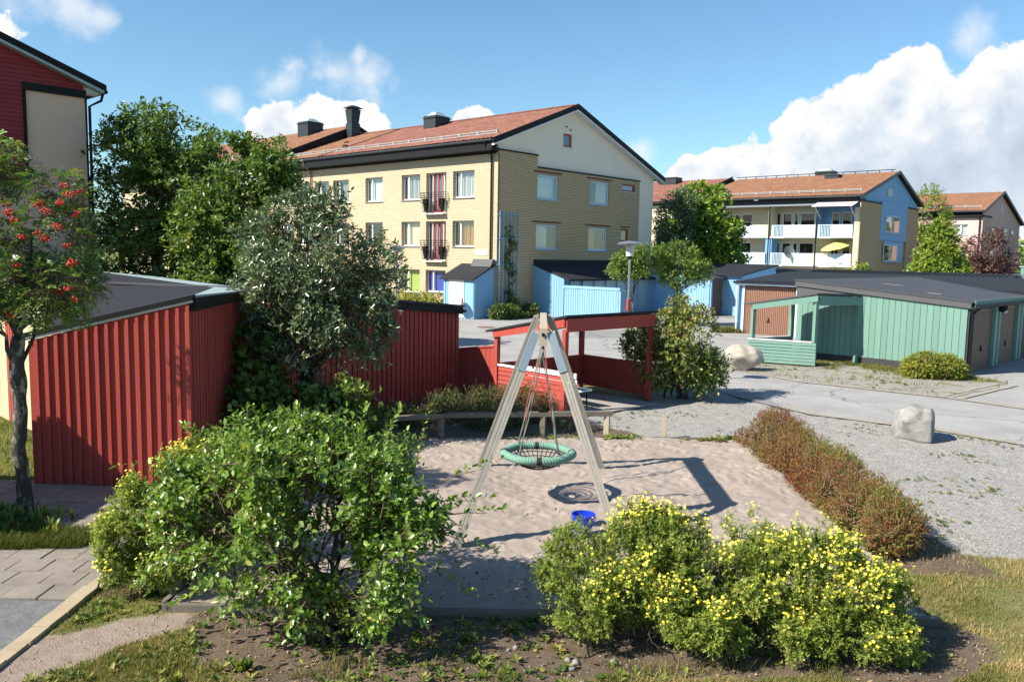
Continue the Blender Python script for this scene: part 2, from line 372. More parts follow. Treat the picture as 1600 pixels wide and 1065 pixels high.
def frame_rect(mb, fr, a, b_, c, d, v0, v1, w):
    mb.box(fr, a, a + w, v0, v1, c, d); mb.box(fr, b_ - w, b_, v0, v1, c, d)
    mb.box(fr, a + w, b_ - w, v0, v1, d - w, d); mb.box(fr, a + w, b_ - w, v0, v1, c, c + w)
def window(par, fr, a, b_, c, d, v=-.16, col='white_paint', mull=(), w=.07, cover=None, cov_mat='curtain_white', sill='grey_metal', name='window', sillv=.06, cov_span=(0, 1), cv=.16):
    mb = MB(); frame_rect(mb, fr, a + .004, b_ - .004, c + .004, d - .004, v - .06, v, w)
    for q in mull:
        x = a + (b_ - a) * q; mb.box(fr, x - w * .65, x + w * .65, v - .06, v + .012, c + w, d - w)
    win = mb.build(name, col, par)
    g = MB(); g.quad(fr.pt(a + w * .5, v - .03, c + w * .5), fr.pt(b_ - w * .5, v - .03, c + w * .5), fr.pt(b_ - w * .5, v - .03, d - w * .5), fr.pt(a + w * .5, v - .03, d - w * .5)); g.build('pane', 'window_glass', win)
    if sill:
        s_ = MB(); s_.box(fr, a - .03, b_ + .03, v + .003, sillv, c - .05, c - .01); s_.build('sill', sill, win)
    if cover in ('curtain', 'blind_or_pane_tone'):
        k = MB(); n = 28 if cover == 'curtain' else 1; p = []
        a2, b2 = a + (b_ - a) * cov_span[0], a + (b_ - a) * cov_span[1]
        for i in range(n + 1):
            x = a2 + (b2 - a2) * i / n; p.append((x, v - cv + (.055 * math.sin(i * 1.7 + .6 * math.sin(i)) if cover == 'curtain' else 0)))
        for (x0, y0), (x1, y1) in zip(p, p[1:]): k.quad(fr.pt(x0, y0, c), fr.pt(x1, y1, c), fr.pt(x1, y1, d), fr.pt(x0, y0, d))
        k.build('curtain' if cover == 'curtain' else 'blind_or_pane_tone', cov_mat, win)  # real blinds, plus sheets painting room darkness and reflected sky behind panes
    return win
def tile_roof(par, fr, u0_, u1_, ve, ze, vr, zr, mat, tw=.3, course=.36, tone=None):
    L = math.hypot(vr - ve, zr - ze); nC = max(3, int(L / course)); nT = int((u1_ - u0_) / tw)
    us = np.array([u0_ + (u1_ - u0_) * (i + o) / nT for i in range(nT) for o in (0, .25, .5, .75)] + [u1_])
    wave = np.array([h for i in range(nT) for h in (0, .022, .034, .022)] + [0])
    rows = []
    for i in range(nC):
        for t_, lift in ((i / nC, .045), ((i + 1) / nC, .012)): rows.append((ve + (vr - ve) * t_, ze + (zr - ze) * t_, lift))
    P = np.array(fr.P); ex = np.array(fr.ex); ey = np.array(fr.ey); vv = []
    for v_, z_, l_ in rows:
        jit = np.repeat(rng.normal(0, .004, nT + 1), 4)[:len(us)]
        vv.append(P + np.outer(us, ex) + ey * v_ + np.outer(z_ + l_ + wave + jit, [0, 0, 1]))
    vv = np.concatenate(vv); n = len(us); fs = []
    I = np.arange(n - 1)
    for r_ in range(len(rows) - 1): fs.append(np.stack([r_ * n + I, r_ * n + I + 1, (r_ + 1) * n + I + 1, (r_ + 1) * n + I], -1))
    fs = np.concatenate(fs); midx = None; mats = [mat]
    if tone:
        um = np.tile((us[:-1] + us[1:]) / 2, len(rows) - 1); midx = (um > tone[0]).astype(int); mats = [mat, tone[1]]
    return np_mesh('roof_tiles', vv, fs, mats, par, kind='stuff', midx=midx)
def sheet(mb, fr, u0_, u1_, a, b_, th=.1):   # sloping slab between (v,z) pairs
    mb.prism([fr.pt(u0_, a[0], a[1]), fr.pt(u0_, b_[0], b_[1]), fr.pt(u0_, b_[0], b_[1] - th), fr.pt(u0_, a[0], a[1] - th)], fr.ex * (u1_ - u0_))
def gutter_line(par, fr, u0_, u1_, v, z, r_=.075, mat='dark_metal', name='gutter'):
    mb = MB(); mb.tube([fr.pt(u0_, v, z), fr.pt(u1_, v, z)], r_, 8); return mb.build(name, mat, par)
def snow_guard(par, fr, u0_, u1_, v, z, mat='pale_zinc', step=1.35):
    mb = MB(); n = int((u1_ - u0_) / step)
    for dz in (.12, .24): mb.tube([fr.pt(u0_, v, z + dz), fr.pt(u1_, v, z + dz)], .022, 5)
    for i in range(n + 1):
        u = u0_ + (u1_ - u0_) * i / n; mb.box(fr, u - .03, u + .03, v - .02, v + .02, z - .02, z + .3); mb.beam(fr.pt(u, v, z + .26), fr.pt(u, v - .35, z + .16), .03, .03)
    return mb.build('snow_guard', mat, par)
def hood(par, fr, u, v, z0, z1, wu, wv, dome=True, name='roof_hatch'):
    mb = MB(); mb.box(fr, u - wu / 2, u + wu / 2, v - wv / 2, v + wv / 2, z0, z1); mb.box(fr, u - wu / 2 - .06, u + wu / 2 + .06, v - wv / 2 - .06, v + wv / 2 + .06, z1 - .16, z1 - .1)
    h = mb.build(name, 'dark_metal', par)
    if dome:
        d = MB(); c = fr.pt(u, v, z1); q = [(-.42, -.42), (.42, -.42), (.42, .42), (-.42, .42)]
        lo = [fr.pt(u + a * wu, v + b_ * wv, z1 + .003) for a, b_ in q]; hi = [fr.pt(u + a * wu * .45, v + b_ * wv * .45, z1 + .28) for a, b_ in q]
        d.hexa(lo, hi); d.build('dome', 'pale_zinc', h)
    return h

# ------------------------------------------------ the yellow brick block
Q = (-1.03, 44.48, 0)
HB = thing('apartment_block', 'yellow brick apartment block with red tiled roof and pale plaster gable', 'building', Q)
fa = Fr(Q, AZA, flip=True); fb = Fr(Q, AZB)
LEN, WID = 21.0, 15.35
winu = [(1.59, 3.29), (6.05, 7.72), (9.5, 11.2), (12.92, 14.58), (15.07, 16.66), (17.25, 18.8), (19.2, 20.7)]
doorsu = (3.83, 5.53)
holes = [(a, b_, 6.54, 8.01) for a, b_ in winu] + [(a, b_, 3.84, 5.27) for a, b_ in winu] + [(a, b_, 1.1, 2.48) for a, b_ in winu]
holes += [(*doorsu, 5.72, 8.02), (*doorsu, 3.02, 5.27), (*doorsu, 1.2, 2.48)]
mb = MB(); wall_grid(mb, fa, (0, LEN), (0, 8.86), holes, depth=.3); mb.build('front_wall', 'yellow_brick_front', HB)
mb = MB(); mb.quad(*[fa.pt(u, -.62, z) for u, z in ((.3, 0), (LEN, 0), (LEN, 8.8), (.3, 8.8))]); mb.build('dark_interior', 'room_gloom', HB)
mb = MB(); mb.box(fa, -.02, LEN, .0, .05, 8.78, 8.9); mb.box(fa, -.25, LEN, .0, .62, 8.9, 9.06); mb.box(fa, -.25, LEN, .55, .6, 9.06, 9.36); mb.box(fa, -.02, LEN, -.1, -.02, 8.86, 9.4); mb.build('eave_box', 'black_trim', HB)
gutter_line(HB, fa, -.35, LEN, .68, 9.4)
for u in (.22, 17.0):
    mb = MB(); mb.tube([fa.pt(u, .66, 9.34), fa.pt(u, .6, 9.05), fa.pt(u, .12, 8.72), fa.pt(u, .1, 8.5), fa.pt(u, .1, .15)], .055, 7); mb.build('drainpipe', 'black_trim' if u < 5 else 'dark_brown_metal', HB)
covers = {(0, 0): ('curtain', 'curtain_white', (.0, .95)), (1, 0): ('curtain', 'curtain_white', (0, .9)), (2, 0): ('blind_or_pane_tone', 'curtain_white', (0, 1)), (3, 0): ('curtain', 'curtain_white', (0, .6)), (4, 0): ('curtain', 'curtain_white', (0, .5)),
          (0, 1): ('curtain', 'orange_curtain', (0, .8)), (1, 1): ('blind_or_pane_tone', 'blind_beige', (0, 1)), (2, 1): (None, '', 0), (1, 2): ('blind_or_pane_tone', 'lime_panel', (0, 1)), (0, 2): ('blind_or_pane_tone', 'curtain_white', (0, 1))}
for row, (z0, z1) in enumerate(((6.54, 8.01), (3.84, 5.27), (1.1, 2.48))):
    for i, (a, b_) in enumerate(winu):
        c = covers.get((i, row), ('curtain' if (i + row) % 2 else None, 'curtain_white', (0, .8)))
        window(HB, fa, a, b_, z0, z1, v=-.17, mull=(.70,), cover=c[0], cov_mat=c[1], cov_span=c[2] or (0, 1))
window(HB, fa, *doorsu, 1.2, 2.48, v=-.17, mull=(.7,), cover='blind_or_pane_tone', cov_mat='blue_panel')
for z0, z1 in ((5.72, 8.02), (3.02, 5.27)):
    a, b_ = doorsu; v = -.2
    mb = MB(); frame_rect(mb, fa, a + .004, b_ - .004, z0 + .004, z1 - .004, v - .06, v, .06); mb.box(fa, a + .36, a + .42, v - .05, v + .005, z0 + .06, z1 - .06); mb.box(fa, b_ - .42, b_ - .36, v - .05, v + .005, z0 + .06, z1 - .06)
    dr = mb.build('french_window', 'white_paint', HB)
    mb = MB(); frame_rect(mb, fa, a + .425, b_ - .425, z0 + .065, z1 - .065, v - .03, v + .03, .07); mm = (a + b_) / 2; mb.box(fa, mm - .05, mm + .05, v - .03, v + .035, z0 + .13, z1 - .13); mb.build('door_leaf', 'red_frame', dr)
    g = MB(); g.quad(*[fa.pt(u, v - .035, z) for u, z in ((a + .03, z0 + .03), (b_ - .03, z0 + .03), (b_ - .03, z1 - .03), (a + .03, z1 - .03))]); g.build('pane', 'window_glass', dr)
    k = MB(); p = [(a + .06 + (b_ - a - .12) * i / 30, v - .15 + .03 * math.sin(i * 2.2)) for i in range(31)]
    for i, ((x0, y0), (x1, y1)) in enumerate(zip(p, p[1:])):
        if z0 > 5 or i > 14: k.quad(fa.pt(x0, y0, z0), fa.pt(x1, y1, z0), fa.pt(x1, y1, z1), fa.pt(x0, y0, z1))
    k.build('curtain', 'curtain_white', dr)
    mb = MB(); mb.box(fa, a - .02, b_ + .02, v + .004, .3, z0 - .07, z0 - .012); mb.build('sill', 'white_paint', dr)
    rl = MB(); hh = z0 + 1.15
    path = lambda e, z: [fa.pt(a - .1 - e, -.02, z), fa.pt(a - .1 - e, .34 + e, z), fa.pt(b_ + .1 + e, .34 + e, z), fa.pt(b_ + .1 + e, -.02, z)]
    for z, e in ((hh, .05), (hh - .13, .04), (hh - .26, .03), (z0 + .62, 0), (z0 + .1, -.1)): rl.tube(path(e, z), .017, 4)
    for t_ in (0, 1 / 6, 2 / 6, 3 / 6, 4 / 6, 5 / 6, 1):
        u = a - .1 + (b_ - a + .2) * t_; rl.tube([fa.pt(u, .35, hh), fa.pt(u + (.12 if t_ < .5 else -.12) * abs(t_ - .5) * 2, .24, z0 + .08)], .014, 4)
    rail = rl.build('balcony_rail', 'black_trim', HB)
    for u in (a - .02, b_ - .34):
        bx = MB(); bx.hexa([fa.pt(u + x, y, z0 + .1) for x, y in ((.08, .1), (.28, .1), (.28, .2), (.08, .2))], [fa.pt(u + x, y, z0 + .82) for x, y in ((0, .08), (.36, .08), (.36, .3), (0, .3))]); bx.build('planter', 'black_trim', rail)
mb = MB(); mb.box(fa, .5, 1.38, .0, .03, 3.4, 3.68); mb.build('sign_plate', 'white_paint', HB)
# gable
ap, zap, ve, zeL, vw, zeR = 6.46, 12.13, -.65, 9.48, 16.05, 8.66
mb = MB(); prof = [(0, 0), (WID, 0), (WID, 8.86), (ap, 12.02), (0, 9.6)]
aw = (5.65, 6.48, 9.76, 10.5)
gh = [(3.24, 5.13, 6.6, 7.97), (8.14, 10.12, 6.6, 7.98), (11.5, 12.97, 7.58, 8.05), (3.2, 5.12, 3.78, 5.19), (8.08, 10.06, 3.78, 5.18), (11.52, 12.35, 4.39, 5.18)]
wall_grid(mb, fb, (0, WID), (0, 8.5), gh, v=0, depth=.1)
mb.quad(*[fb.pt(u, 0, z) for u, z in ((0, 8.5), (aw[0], 8.5), (aw[0], 11.70), (0, 9.6))])
mb.quad(*[fb.pt(u, 0, z) for u, z in ((aw[0], 8.5), (aw[1], 8.5), (aw[1], aw[2]), (aw[0], aw[2]))])
mb.quad(*[fb.pt(u, 0, z) for u, z in ((aw[0], aw[3]), (aw[1], aw[3]), (aw[1], 12.02), (aw[0], 11.7))])
mb.quad(*[fb.pt(u, 0, z) for u, z in ((aw[1], 8.5), (WID, 8.5), (WID, 8.86), (aw[1], 12.02))])
for (a0, c0), (a1, c1) in (((aw[0], aw[2]), (aw[0], aw[3])), ((aw[1], aw[2]), (aw[1], aw[3])), ((aw[0], aw[3]), (aw[1], aw[3])), ((aw[0], aw[2]), (aw[1], aw[2]))):
    mb.quad(fb.pt(a0, 0, c0), fb.pt(a1, 0, c1), fb.pt(a1, -.18, c1), fb.pt(a0, -.18, c0))
mb.build('gable_plaster', 'plaster', HB)
window(HB, fb, *aw, v=-.08, col='red_frame', w=.09, sill='pale_zinc', cover='blind_or_pane_tone', cov_mat='room_gloom')
for z in ((5.9, 10.86), (6.3, 10.72)):
    q = MB(); q.box(fb, z[0] - .1, z[0] + .1, .003, .03, z[1], z[1] + .05); q.build('vent', 'black_trim', HB)
gw = [(3.24, 5.13, 6.6, 7.97, 'pale_blue_paint'), (8.14, 10.12, 6.6, 7.98, 'blue_white_paint'), (11.5, 12.97, 7.58, 8.05, 'red_frame'), (3.2, 5.12, 3.78, 5.19, 'blue_white_paint'), (8.08, 10.06, 3.78, 5.18, 'blue_white_paint'), (11.52, 12.35, 4.39, 5.18, 'red_frame')]
gh = [g[:4] for g in gw]
mb = MB(); wall_grid(mb, fb, (0.003, 3.23, 13.5), (0, 8.3), gh, v=.16, depth=.13)
mb.quad(*[fb.pt(u, .16, z) for u, z in ((0.003, 8.3), (3.23, 8.3), (3.23, 8.95), (0.003, 8.95))])
mb.quad(fb.pt(13.5, .16, 0), fb.pt(13.5, 0, 0), fb.pt(13.5, 0, 8.3), fb.pt(13.5, .16, 8.3)); mb.quad(fb.pt(3.23, .16, 8.3), fb.pt(3.23, 0, 8.3), fb.pt(3.23, 0, 8.95), fb.pt(3.23, .16, 8.95))
mb.build('gable_brick', 'yellow_brick_shaded', HB)
mb = MB(); mb.box(fb, 0.003, .16 + .003, .0, .16, 0, 8.86); mb.build('corner_brick', 'yellow_brick_front', HB)
mb = MB(); mb.box(fb, .01, 3.28, .005, .2, 8.952, 9.04); mb.box(fb, 3.235, 13.53, .005, .2, 8.302, 8.38); mb.build('flashing', 'black_trim', HB)
for i, (a, b_, c, d, col) in enumerate(gw):
    big_ = col != 'red_frame'
    window(HB, fb, a, b_, c, d, v=.08, cv=.16, col=col, w=.1 if big_ else .09, sill='pale_blue_paint', sillv=.22, cover=('curtain' if i in (1, 3, 4) else 'blind_or_pane_tone'), cov_mat=('curtain_white' if i in (1, 3) else 'orange_curtain' if i == 4 else 'blue_panel' if i == 2 else 'grey_metal' if i == 0 else 'room_gloom'), cov_span=((.45, 1) if i == 1 else (0, 1) if i in (0, 2, 5) else (.12, .62) if i == 3 else (0, .45)))  # first window's grey sheet paints reflected sky; near-black sheets paint darkness inside
    if big_ or i == 5:
        L_ = MB(); n = 13 if big_ else 6; a2, b2 = (a - .35, b_ + .3) if big_ else (a - .1, b_ + .1)
        for k in range(n): L_.box(fb, a2 + (b2 - a2) * k / n + .01, a2 + (b2 - a2) * (k + 1) / n - .01, .158, .175, d + .09, d + .19)
        L_.build('brick_lintel', 'lintel_brick', HB)
mb = MB(); mb.quad(*[fb.pt(u, -.75, z) for u, z in ((.9, 0), (14.8, 0), (14.8, 8.8), (.9, 8.8))]); mb.build('dark_interior', 'room_gloom', HB)
# roof
tile_roof(HB, Fr(Q, AZA, flip=True), -.42, LEN, .66, 9.47, -ap, zap, 'roof_tile_red', tone=(15.3, 'roof_tile_orange'))
mb = MB(); sheet(mb, fa, -.4, LEN, (.66, 9.44), (-ap, zap - .03), .12); sheet(mb, fa, -.4, LEN, (-ap - .002, zap - .03), (-vw, zeR), .12); mb.build('roof_deck', 'black_roof', HB)
mb = MB()
for (a, b_) in (((.70, 9.44), (-ap, zap + .03)), ((-ap, zap + .03), (-vw - .04, zeR + .02))):
    mb.prism([fa.pt(-.46, a[0], a[1] + .07), fa.pt(-.46, b_[0], b_[1] + .07), fa.pt(-.46, b_[0], b_[1] - .2), fa.pt(-.46, a[0], a[1] - .2)], fa.ex * .06)
mb.build('verge_board', 'black_trim', HB)
mb = MB()
for (a, b_) in (((.6, 9.22), (-ap, zap - .22)), ((-ap, zap - .22), (-vw, zeR - .21))):
    mb.prism([fa.pt(-.435, a[0], a[1]), fa.pt(-.435, b_[0], b_[1]), fa.pt(-.435, b_[0], b_[1] - .09), fa.pt(-.435, a[0], a[1] - .09)], fa.ex * .43)
mb.build('verge_soffit', 'white_paint', HB)
mb = MB()
for i in range(58): u = -.42 + i * .37; mb.prism([fa.pt(u, -ap + .13, zap + .03), fa.pt(u, -ap, zap + .12), fa.pt(u, -ap - .13, zap + .03)], fa.ex * .35)
mb.build('ridge_tiles', 'roof_tile_red', HB, kind='stuff')
snow_guard(HB, fa, .4, 20.6, -.45, 9.47 + .41 * .9)
mb = MB(); mb.box(fa, 15.22, 15.38, -ap, -ap + .01, zap, zap + .03); sheet(mb, fa, 15.22, 15.36, (.66, 9.56), (-ap + .1, zap + .05), .05); mb.build('roof_seam', 'black_trim', HB)
hood(HB, fa, 10.7, -5.5, 11.4, 12.42, 1.15, 1.3, name='roof_hatch')
mb = MB(); mb.box(fa, 15.9, 16.25, -2.2, -1.95, 10.4, 10.62); mb.box(fa, 17.6, 17.95, -3.6, -3.35, 10.9, 11.12); mb.build('roof_vent', 'black_trim', HB)
cu_, cv = 20.35, -5.9
mb = MB(); mb.box(fa, cu_ - .36, cu_ + .36, cv - .38, cv + .38, 11.6, 12.9)
lo = [fa.pt(cu_ + x * .28, cv + y * .32, 12.9) for x, y in ((-1, -1), (1, -1), (1, 1), (-1, 1))]; hi = [fa.pt(cu_ + x * .40, cv + y * .42, 13.9) for x, y in ((-1, -1), (1, -1), (1, 1), (-1, 1))]
mb.hexa(lo, hi); ch = mb.build('chimney', 'dark_metal', HB)
mb = MB(); lo = [fa.pt(cu_ + x * .54, cv + y * .56, 14.0) for x, y in ((-1, -1), (1, -1), (1, 1), (-1, 1))]; hi = [fa.pt(cu_ + x * .2, cv + y * .2, 14.2) for x, y in ((-1, -1), (1, -1), (1, 1), (-1, 1))]; mb.hexa(lo, hi)
mb.box(fa, cu_ - .32, cu_ + .32, cv - .34, cv + .34, 13.9, 14.0); mb.build('cowl', 'dark_metal', ch)
# trellis and plate on the gable corner
mb = MB()
for k in range(6): u = .12 + k * .3; mb.box(fb, u - .02, u + .02, .24, .28, .3, 5.75)
for z in (1.4, 2.9, 4.3, 5.6): mb.box(fb, 0, 1.75, .2, .238, z - .02, z + .02)
tag(mb.build('trellis', 'blue_paint', origin=fb.pt(.8, .3, 0)), 'tall blue climbing trellis fixed to the brick corner of the yellow block', 'trellis')

# ------------------------------------------------ the taller wing behind it
P2 = fa.pt(21.02, 0, 0)
HW = thing('apartment_wing', 'taller brick wing with orange roof and white balcony behind the dark trees', 'building', P2)
f2a = Fr(P2, AZA, flip=True); L2 = 26; ve2, ze2, vr2, zr2 = .95, 9.72, -6.7, 12.95
mb = MB(); wh = [(a, a + 1.6, z, z + 1.45) for z in (3.84, 6.54) for a in (2, 5.5, 9.5, 13, 17, 21)]
wall_grid(mb, f2a, (.004, L2), (0, 9.1), wh, depth=.25)
mb.quad(*[f2a.pt(.004, v, z) for v, z in ((0, 0), (-15.4, 0), (-15.4, 8.9), (vr2, 12.8), (0, 9.5))]); mb.quad(*[f2a.pt(L2, v, z) for v, z in ((0, 0), (-15.4, 0), (-15.4, 8.9), (vr2, 12.8), (0, 9.5))]); mb.build('wall', 'yellow_brick_front', HW)
mb = MB(); mb.quad(*[f2a.pt(u, -.5, z) for u, z in ((.3, 0), (L2, 0), (L2, 9), (.3, 9))]); mb.build('dark_interior', 'room_gloom', HW)
for h in wh: window(HW, f2a, *h, v=-.15, mull=(.7,), cover='curtain')
tile_roof(HW, f2a, -.3, L2, ve2, ze2, vr2, zr2, 'roof_tile_orange')
mb = MB(); sheet(mb, f2a, -.28, L2, (ve2, ze2 - .03), (vr2, zr2 - .03), .14); sheet(mb, f2a, -.28, L2, (vr2 - .003, zr2 - .03), (-16, 8.8), .14); mb.build('roof_deck', 'black_roof', HW)
mb = MB(); mb.prism([f2a.pt(-.34, ve2 + .03, ze2 + .06), f2a.pt(-.34, vr2, zr2 + .06), f2a.pt(-.34, vr2, zr2 - .75), f2a.pt(-.34, ve2 + .03, ze2 - .3)], f2a.ex * .06); mb.build('verge_board', 'black_trim', HW)
mb = MB(); mb.box(f2a, -.2, L2, .02, .9, 9.12, 9.3); mb.build('eave_box', 'black_trim', HW)
gutter_line(HW, f2a, -.3, L2, 1.02, 9.66)
snow_guard(HW, f2a, .3, 24, .2, 10.05)
hood(HW, f2a, 4.4, -5.6, 12.2, 13.4, 1.4, 1.4)
mb = MB(); mb.box(f2a, .5, 4.6, .05, 1.3, 8.0, 8.12); mb.box(f2a, .5, 4.6, 1.3, 1.36, 8.0, 9.05); mb.box(f2a, .5, .56, .05, 1.3, 8.0, 9.05); mb.build('balcony', 'white_paint', HW)

# ------------------------------------------------ the blue gabled house on the far side
QB = (31.57, 76.0, 0)
HU = thing('blue_house', 'long house with blue gable, brown tiled roof and two tiers of pale balconies', 'building', QB)
ga = Fr(QB, AZA, flip=True); gb = Fr(QB, AZB)
LB = 17; ze, ape, zpe, wb_ = 9.35, 9.3, 12.25, 17.0
bz = [(2.8, 'lower'), (5.5, 'upper')]
mb = MB(); hs = []
for z in (3.85, 6.75):
    for a, b_ in ((4.7, 6.2), (6.35, 6.85), (7.0, 8.0), (8.15, 9.1), (11.2, 12.4), (12.55, 13.2), (14.0, 15.1)): hs.append((a, b_, z - .55, z + 1.25))
wall_grid(mb, ga, (3.9, LB), (0, 8.7), hs, v=-1.5, depth=.15)
mb.build('balcony_back_wall', 'yellow_plaster', HU)
mb = MB(); mb.quad(*[ga.pt(u, -1.9, z) for u, z in ((.4, 0), (LB, 0), (LB, 9), (.4, 9))]); mb.build('dark_interior', 'room_gloom', HU)
for h in hs: window(HU, ga, *h, v=-1.56, w=.09, sill=None, cover=None)
mb = MB(); hh2 = [(1.2, 2.15, 6.3, 8.0), (2.3, 3.1, 6.3, 8.0)]; wall_grid(mb, ga, (.5, 3.9), (5.5, 8.7), hh2, v=-1.495, depth=.12); mb.box(ga, 3.85, 4.0, -1.49, 0, 5.5, 8.9); mb.build('blue_balcony_wall', 'blue_house_paint', HU)
for h in hh2: window(HU, ga, *h, v=-1.56, w=.09, sill=None)
mb = MB(); hh3 = [(1.2, 2.0, 3.4, 5.0), (2.25, 3.1, 3.4, 5.0)]; wall_grid(mb, ga, (.5, 3.9), (0, 5.5), hh3, v=-1.495, depth=.12); mb.build('ground_balcony_wall', 'cream_paint', HU)
for h in hh3: window(HU, ga, *h, v=-1.56, w=.09, sill=None)
mb = MB(); mb.box(ga, .001, .42, -1.5, -.003, 0, 8.3); mb.build('end_wall', 'yellow_plaster', HU); mb = MB(); mb.box(ga, 8.5, 8.75, -1.49, 0, 5.5, 8.6); mb.build('party_wall', 'yellow_plaster', HU)
mb = MB(); mb.box(ga, 8.35, 9.0, -1.49, -.1, 0, 5.5); mb.build('blue_pier', 'blue_house_paint', HU)
for z in (2.78, 5.48):
    mb = MB(); mb.box(ga, .43, LB, -1.48, .02, z, z + .16); mb.build('balcony_slab', 'white_paint', HU)
    for a, b_ in ((.5, 3.75), (4.0, 8.35), (8.9, 13.4), (13.6, 16.8)):
        mb = MB(); gate = (b_ - 1.25, b_ - .15)
        mb.box(ga, a, gate[0], .025, .075, z + .05, z + 1.18)
        mb.box(ga, a, b_, .02, .1, z + 1.2, z + 1.27); mb.box(ga, gate[0], gate[1], .03, .06, z + .1, z + .16); mb.box(ga, gate[1], b_, .025, .075, z + .05, z + 1.18)
        bal = mb.build('balcony_front', 'blue_white_paint', HU)
        rb = MB()
        for k in range(8): u = gate[0] + .06 + (gate[1] - gate[0] - .12) * k / 7; rb.box(ga, u - .03, u + .03, .03, .055, z + .165, z + 1.19)
        rb.build('rail_bars', 'pale_blue_paint', bal)
for u in (3.87, 8.6):
    mb = MB(); mb.tube([ga.pt(u, .14, 8.6), ga.pt(u, .14, .2)], .06, 6); mb.build('drainpipe', 'black_trim', HU)
mb = MB(); mb.box(ga, 4.0, LB, -.9, .35, 8.55, 8.7); mb.build('balcony_roof', 'grey_metal', HU)
mb = MB(); mb.box(ga, .0, LB, -1.5, -.12, 8.72, 9.2); mb.build('eave_box', 'dark_metal', HU)  # dark colour stands for the overhang's shade on a blue eave
gutter_line(HU, ga, -.3, LB, .5, 9.3, .09)
tile_roof(HU, ga, -.4, LB, .5, 9.38, -ape, zpe, 'roof_tile_brown', tw=.42, course=.5)
mb = MB(); sheet(mb, ga, -.38, LB, (.5, 9.35), (-ape, zpe - .04), .12); sheet(mb, ga, -.38, LB, (-ape - .003, zpe - .04), (-17.6, 9.35), .12); mb.build('roof_deck', 'black_roof', HU)
mb = MB()
for (a, b_) in (((.55, 9.36), (-ape, zpe + .02)), ((-ape, zpe + .02), (-17.65, 9.36))):
    mb.prism([ga.pt(-.45, a[0], a[1] + .08), ga.pt(-.45, b_[0], b_[1] + .08), ga.pt(-.45, b_[0], b_[1] - .22), ga.pt(-.45, a[0], a[1] - .22)], ga.ex * .07)
mb.build('verge_board', 'dark_metal', HU)
snow_guard(HU, ga, .3, 16.5, -.9, 9.38 + .42); 
mb = MB(); mb.tube([ga.pt(0, -ape + .2, zpe + .22), ga.pt(LB, -ape + .2, zpe + .22)], .04, 5)
for k in range(14): mb.box(ga, .3 + k * 1.2, .36 + k * 1.2, -ape + .17, -ape + .23, zpe, zpe + .2)
mb.build('ridge_rail', 'black_trim', HU)
hood(HU, ga, 5.6, -ape + 1.6, 11.4, 12.15, 1.4, 1.0, dome=False); hood(HU, ga, 7.3, -ape - .8, 11.6, 12.75, 1.9, 1.2)
mb = MB(); aw = (7.15, 8.55, 9.75, 10.5)
mb.quad(*[gb.pt(u, 0, z) for u, z in ((0, 5.5), (wb_, 5.5), (wb_, 9.2), (ape, zpe - .1), (0, 9.2))]); mb.box(gb, 5.5, 13.3, .003, .12, 5.45, 9.2)
mb.build('blue_gable', 'blue_house_paint', HU)
mb = MB(); mb.quad(*[gb.pt(u, -.01, z) for u, z in ((0, 0), (wb_, 0), (wb_, 5.6), (0, 5.6))])
mb.box(gb, .0, 5.45, .003, .11, 0, 8.85); mb.box(gb, 13.35, wb_, .003, .11, 0, 8.85); mb.build('gable_brick', 'yellow_brick_shaded', HU)
mb = MB(); mb.box(gb, -.02, 5.48, .0, .16, 8.86, 9.0); mb.box(gb, 13.32, wb_, .0, .16, 8.86, 9.0); mb.build('flashing', 'black_trim', HU)
mb = MB(); mb.box(gb, 7.0, 12.6, .003, .06, 3.3, 5.4); mb.build('blue_panel', 'blue_house_paint', HU)
window(HU, gb, 6.7, 11.0, 6.2, 7.9, v=.19, col='pale_blue_paint', mull=(.5,), w=.14, sill='grey_metal', sillv=.25, cover='blind_or_pane_tone', cov_mat='orange_curtain', cv=.058)
window(HU, gb, 6.7, 11.0, 3.4, 5.1, v=.14, col='pale_blue_paint', mull=(.5,), w=.14, sill='grey_metal', sillv=.25, cover='blind_or_pane_tone', cov_mat='room_gloom', cv=.058)
mb = MB(); mb.box(gb, aw[0], aw[1], .003, .05, aw[2], aw[3]); mb.build('attic_hatch', 'pale_zinc', HU)
# awning, parasol, dish
mb = MB(); mb.hexa([ga.pt(.1, -.2, 8.85), ga.pt(3.9, -.2, 8.85), ga.pt(3.9, 1.5, 8.35), ga.pt(.1, 1.5, 8.35)], [ga.pt(.1, -.2, 8.9), ga.pt(3.9, -.2, 8.9), ga.pt(3.9, 1.5, 8.4), ga.pt(.1, 1.5, 8.4)])
awn = mb.build('awning', 'awning_pink', HU)
mb = MB()
for u in (.35, 3.6): mb.beam(ga.pt(u, 1.4, 8.36), ga.pt(u, -.1, 7.3), .05, .05)
mb.build('awning_arm', 'white_paint', awn)
uc = ga.pt(2.2, -.35, 4.75)
UM = thing('parasol', 'tilted yellow parasol open on the lower balcony of the blue house', 'parasol', ga.pt(2.2, -.35, 2.95))
mb = MB(); ax = (V3((-.28, -.1, 1))).normalized(); s1 = ax.orthogonal().normalized(); s2 = ax.cross(s1); n = 8
top = uc + ax * .35; ring = [uc + (s1 * math.cos(2 * math.pi * k / n) + s2 * math.sin(2 * math.pi * k / n)) * 1.35 - ax * .12 for k in range(n)]
mid = [uc + (s1 * math.cos(2 * math.pi * k / n) + s2 * math.sin(2 * math.pi * k / n)) * .75 + ax * .16 for k in range(n)]
mb.add([top] + mid + ring, [(0, 1 + k, 1 + (k + 1) % n) for k in range(n)] + [(1 + k, 9 + k, 9 + (k + 1) % n, 1 + (k + 1) % n) for k in range(n)]); mb.build('canopy', 'parasol_yellow', UM)
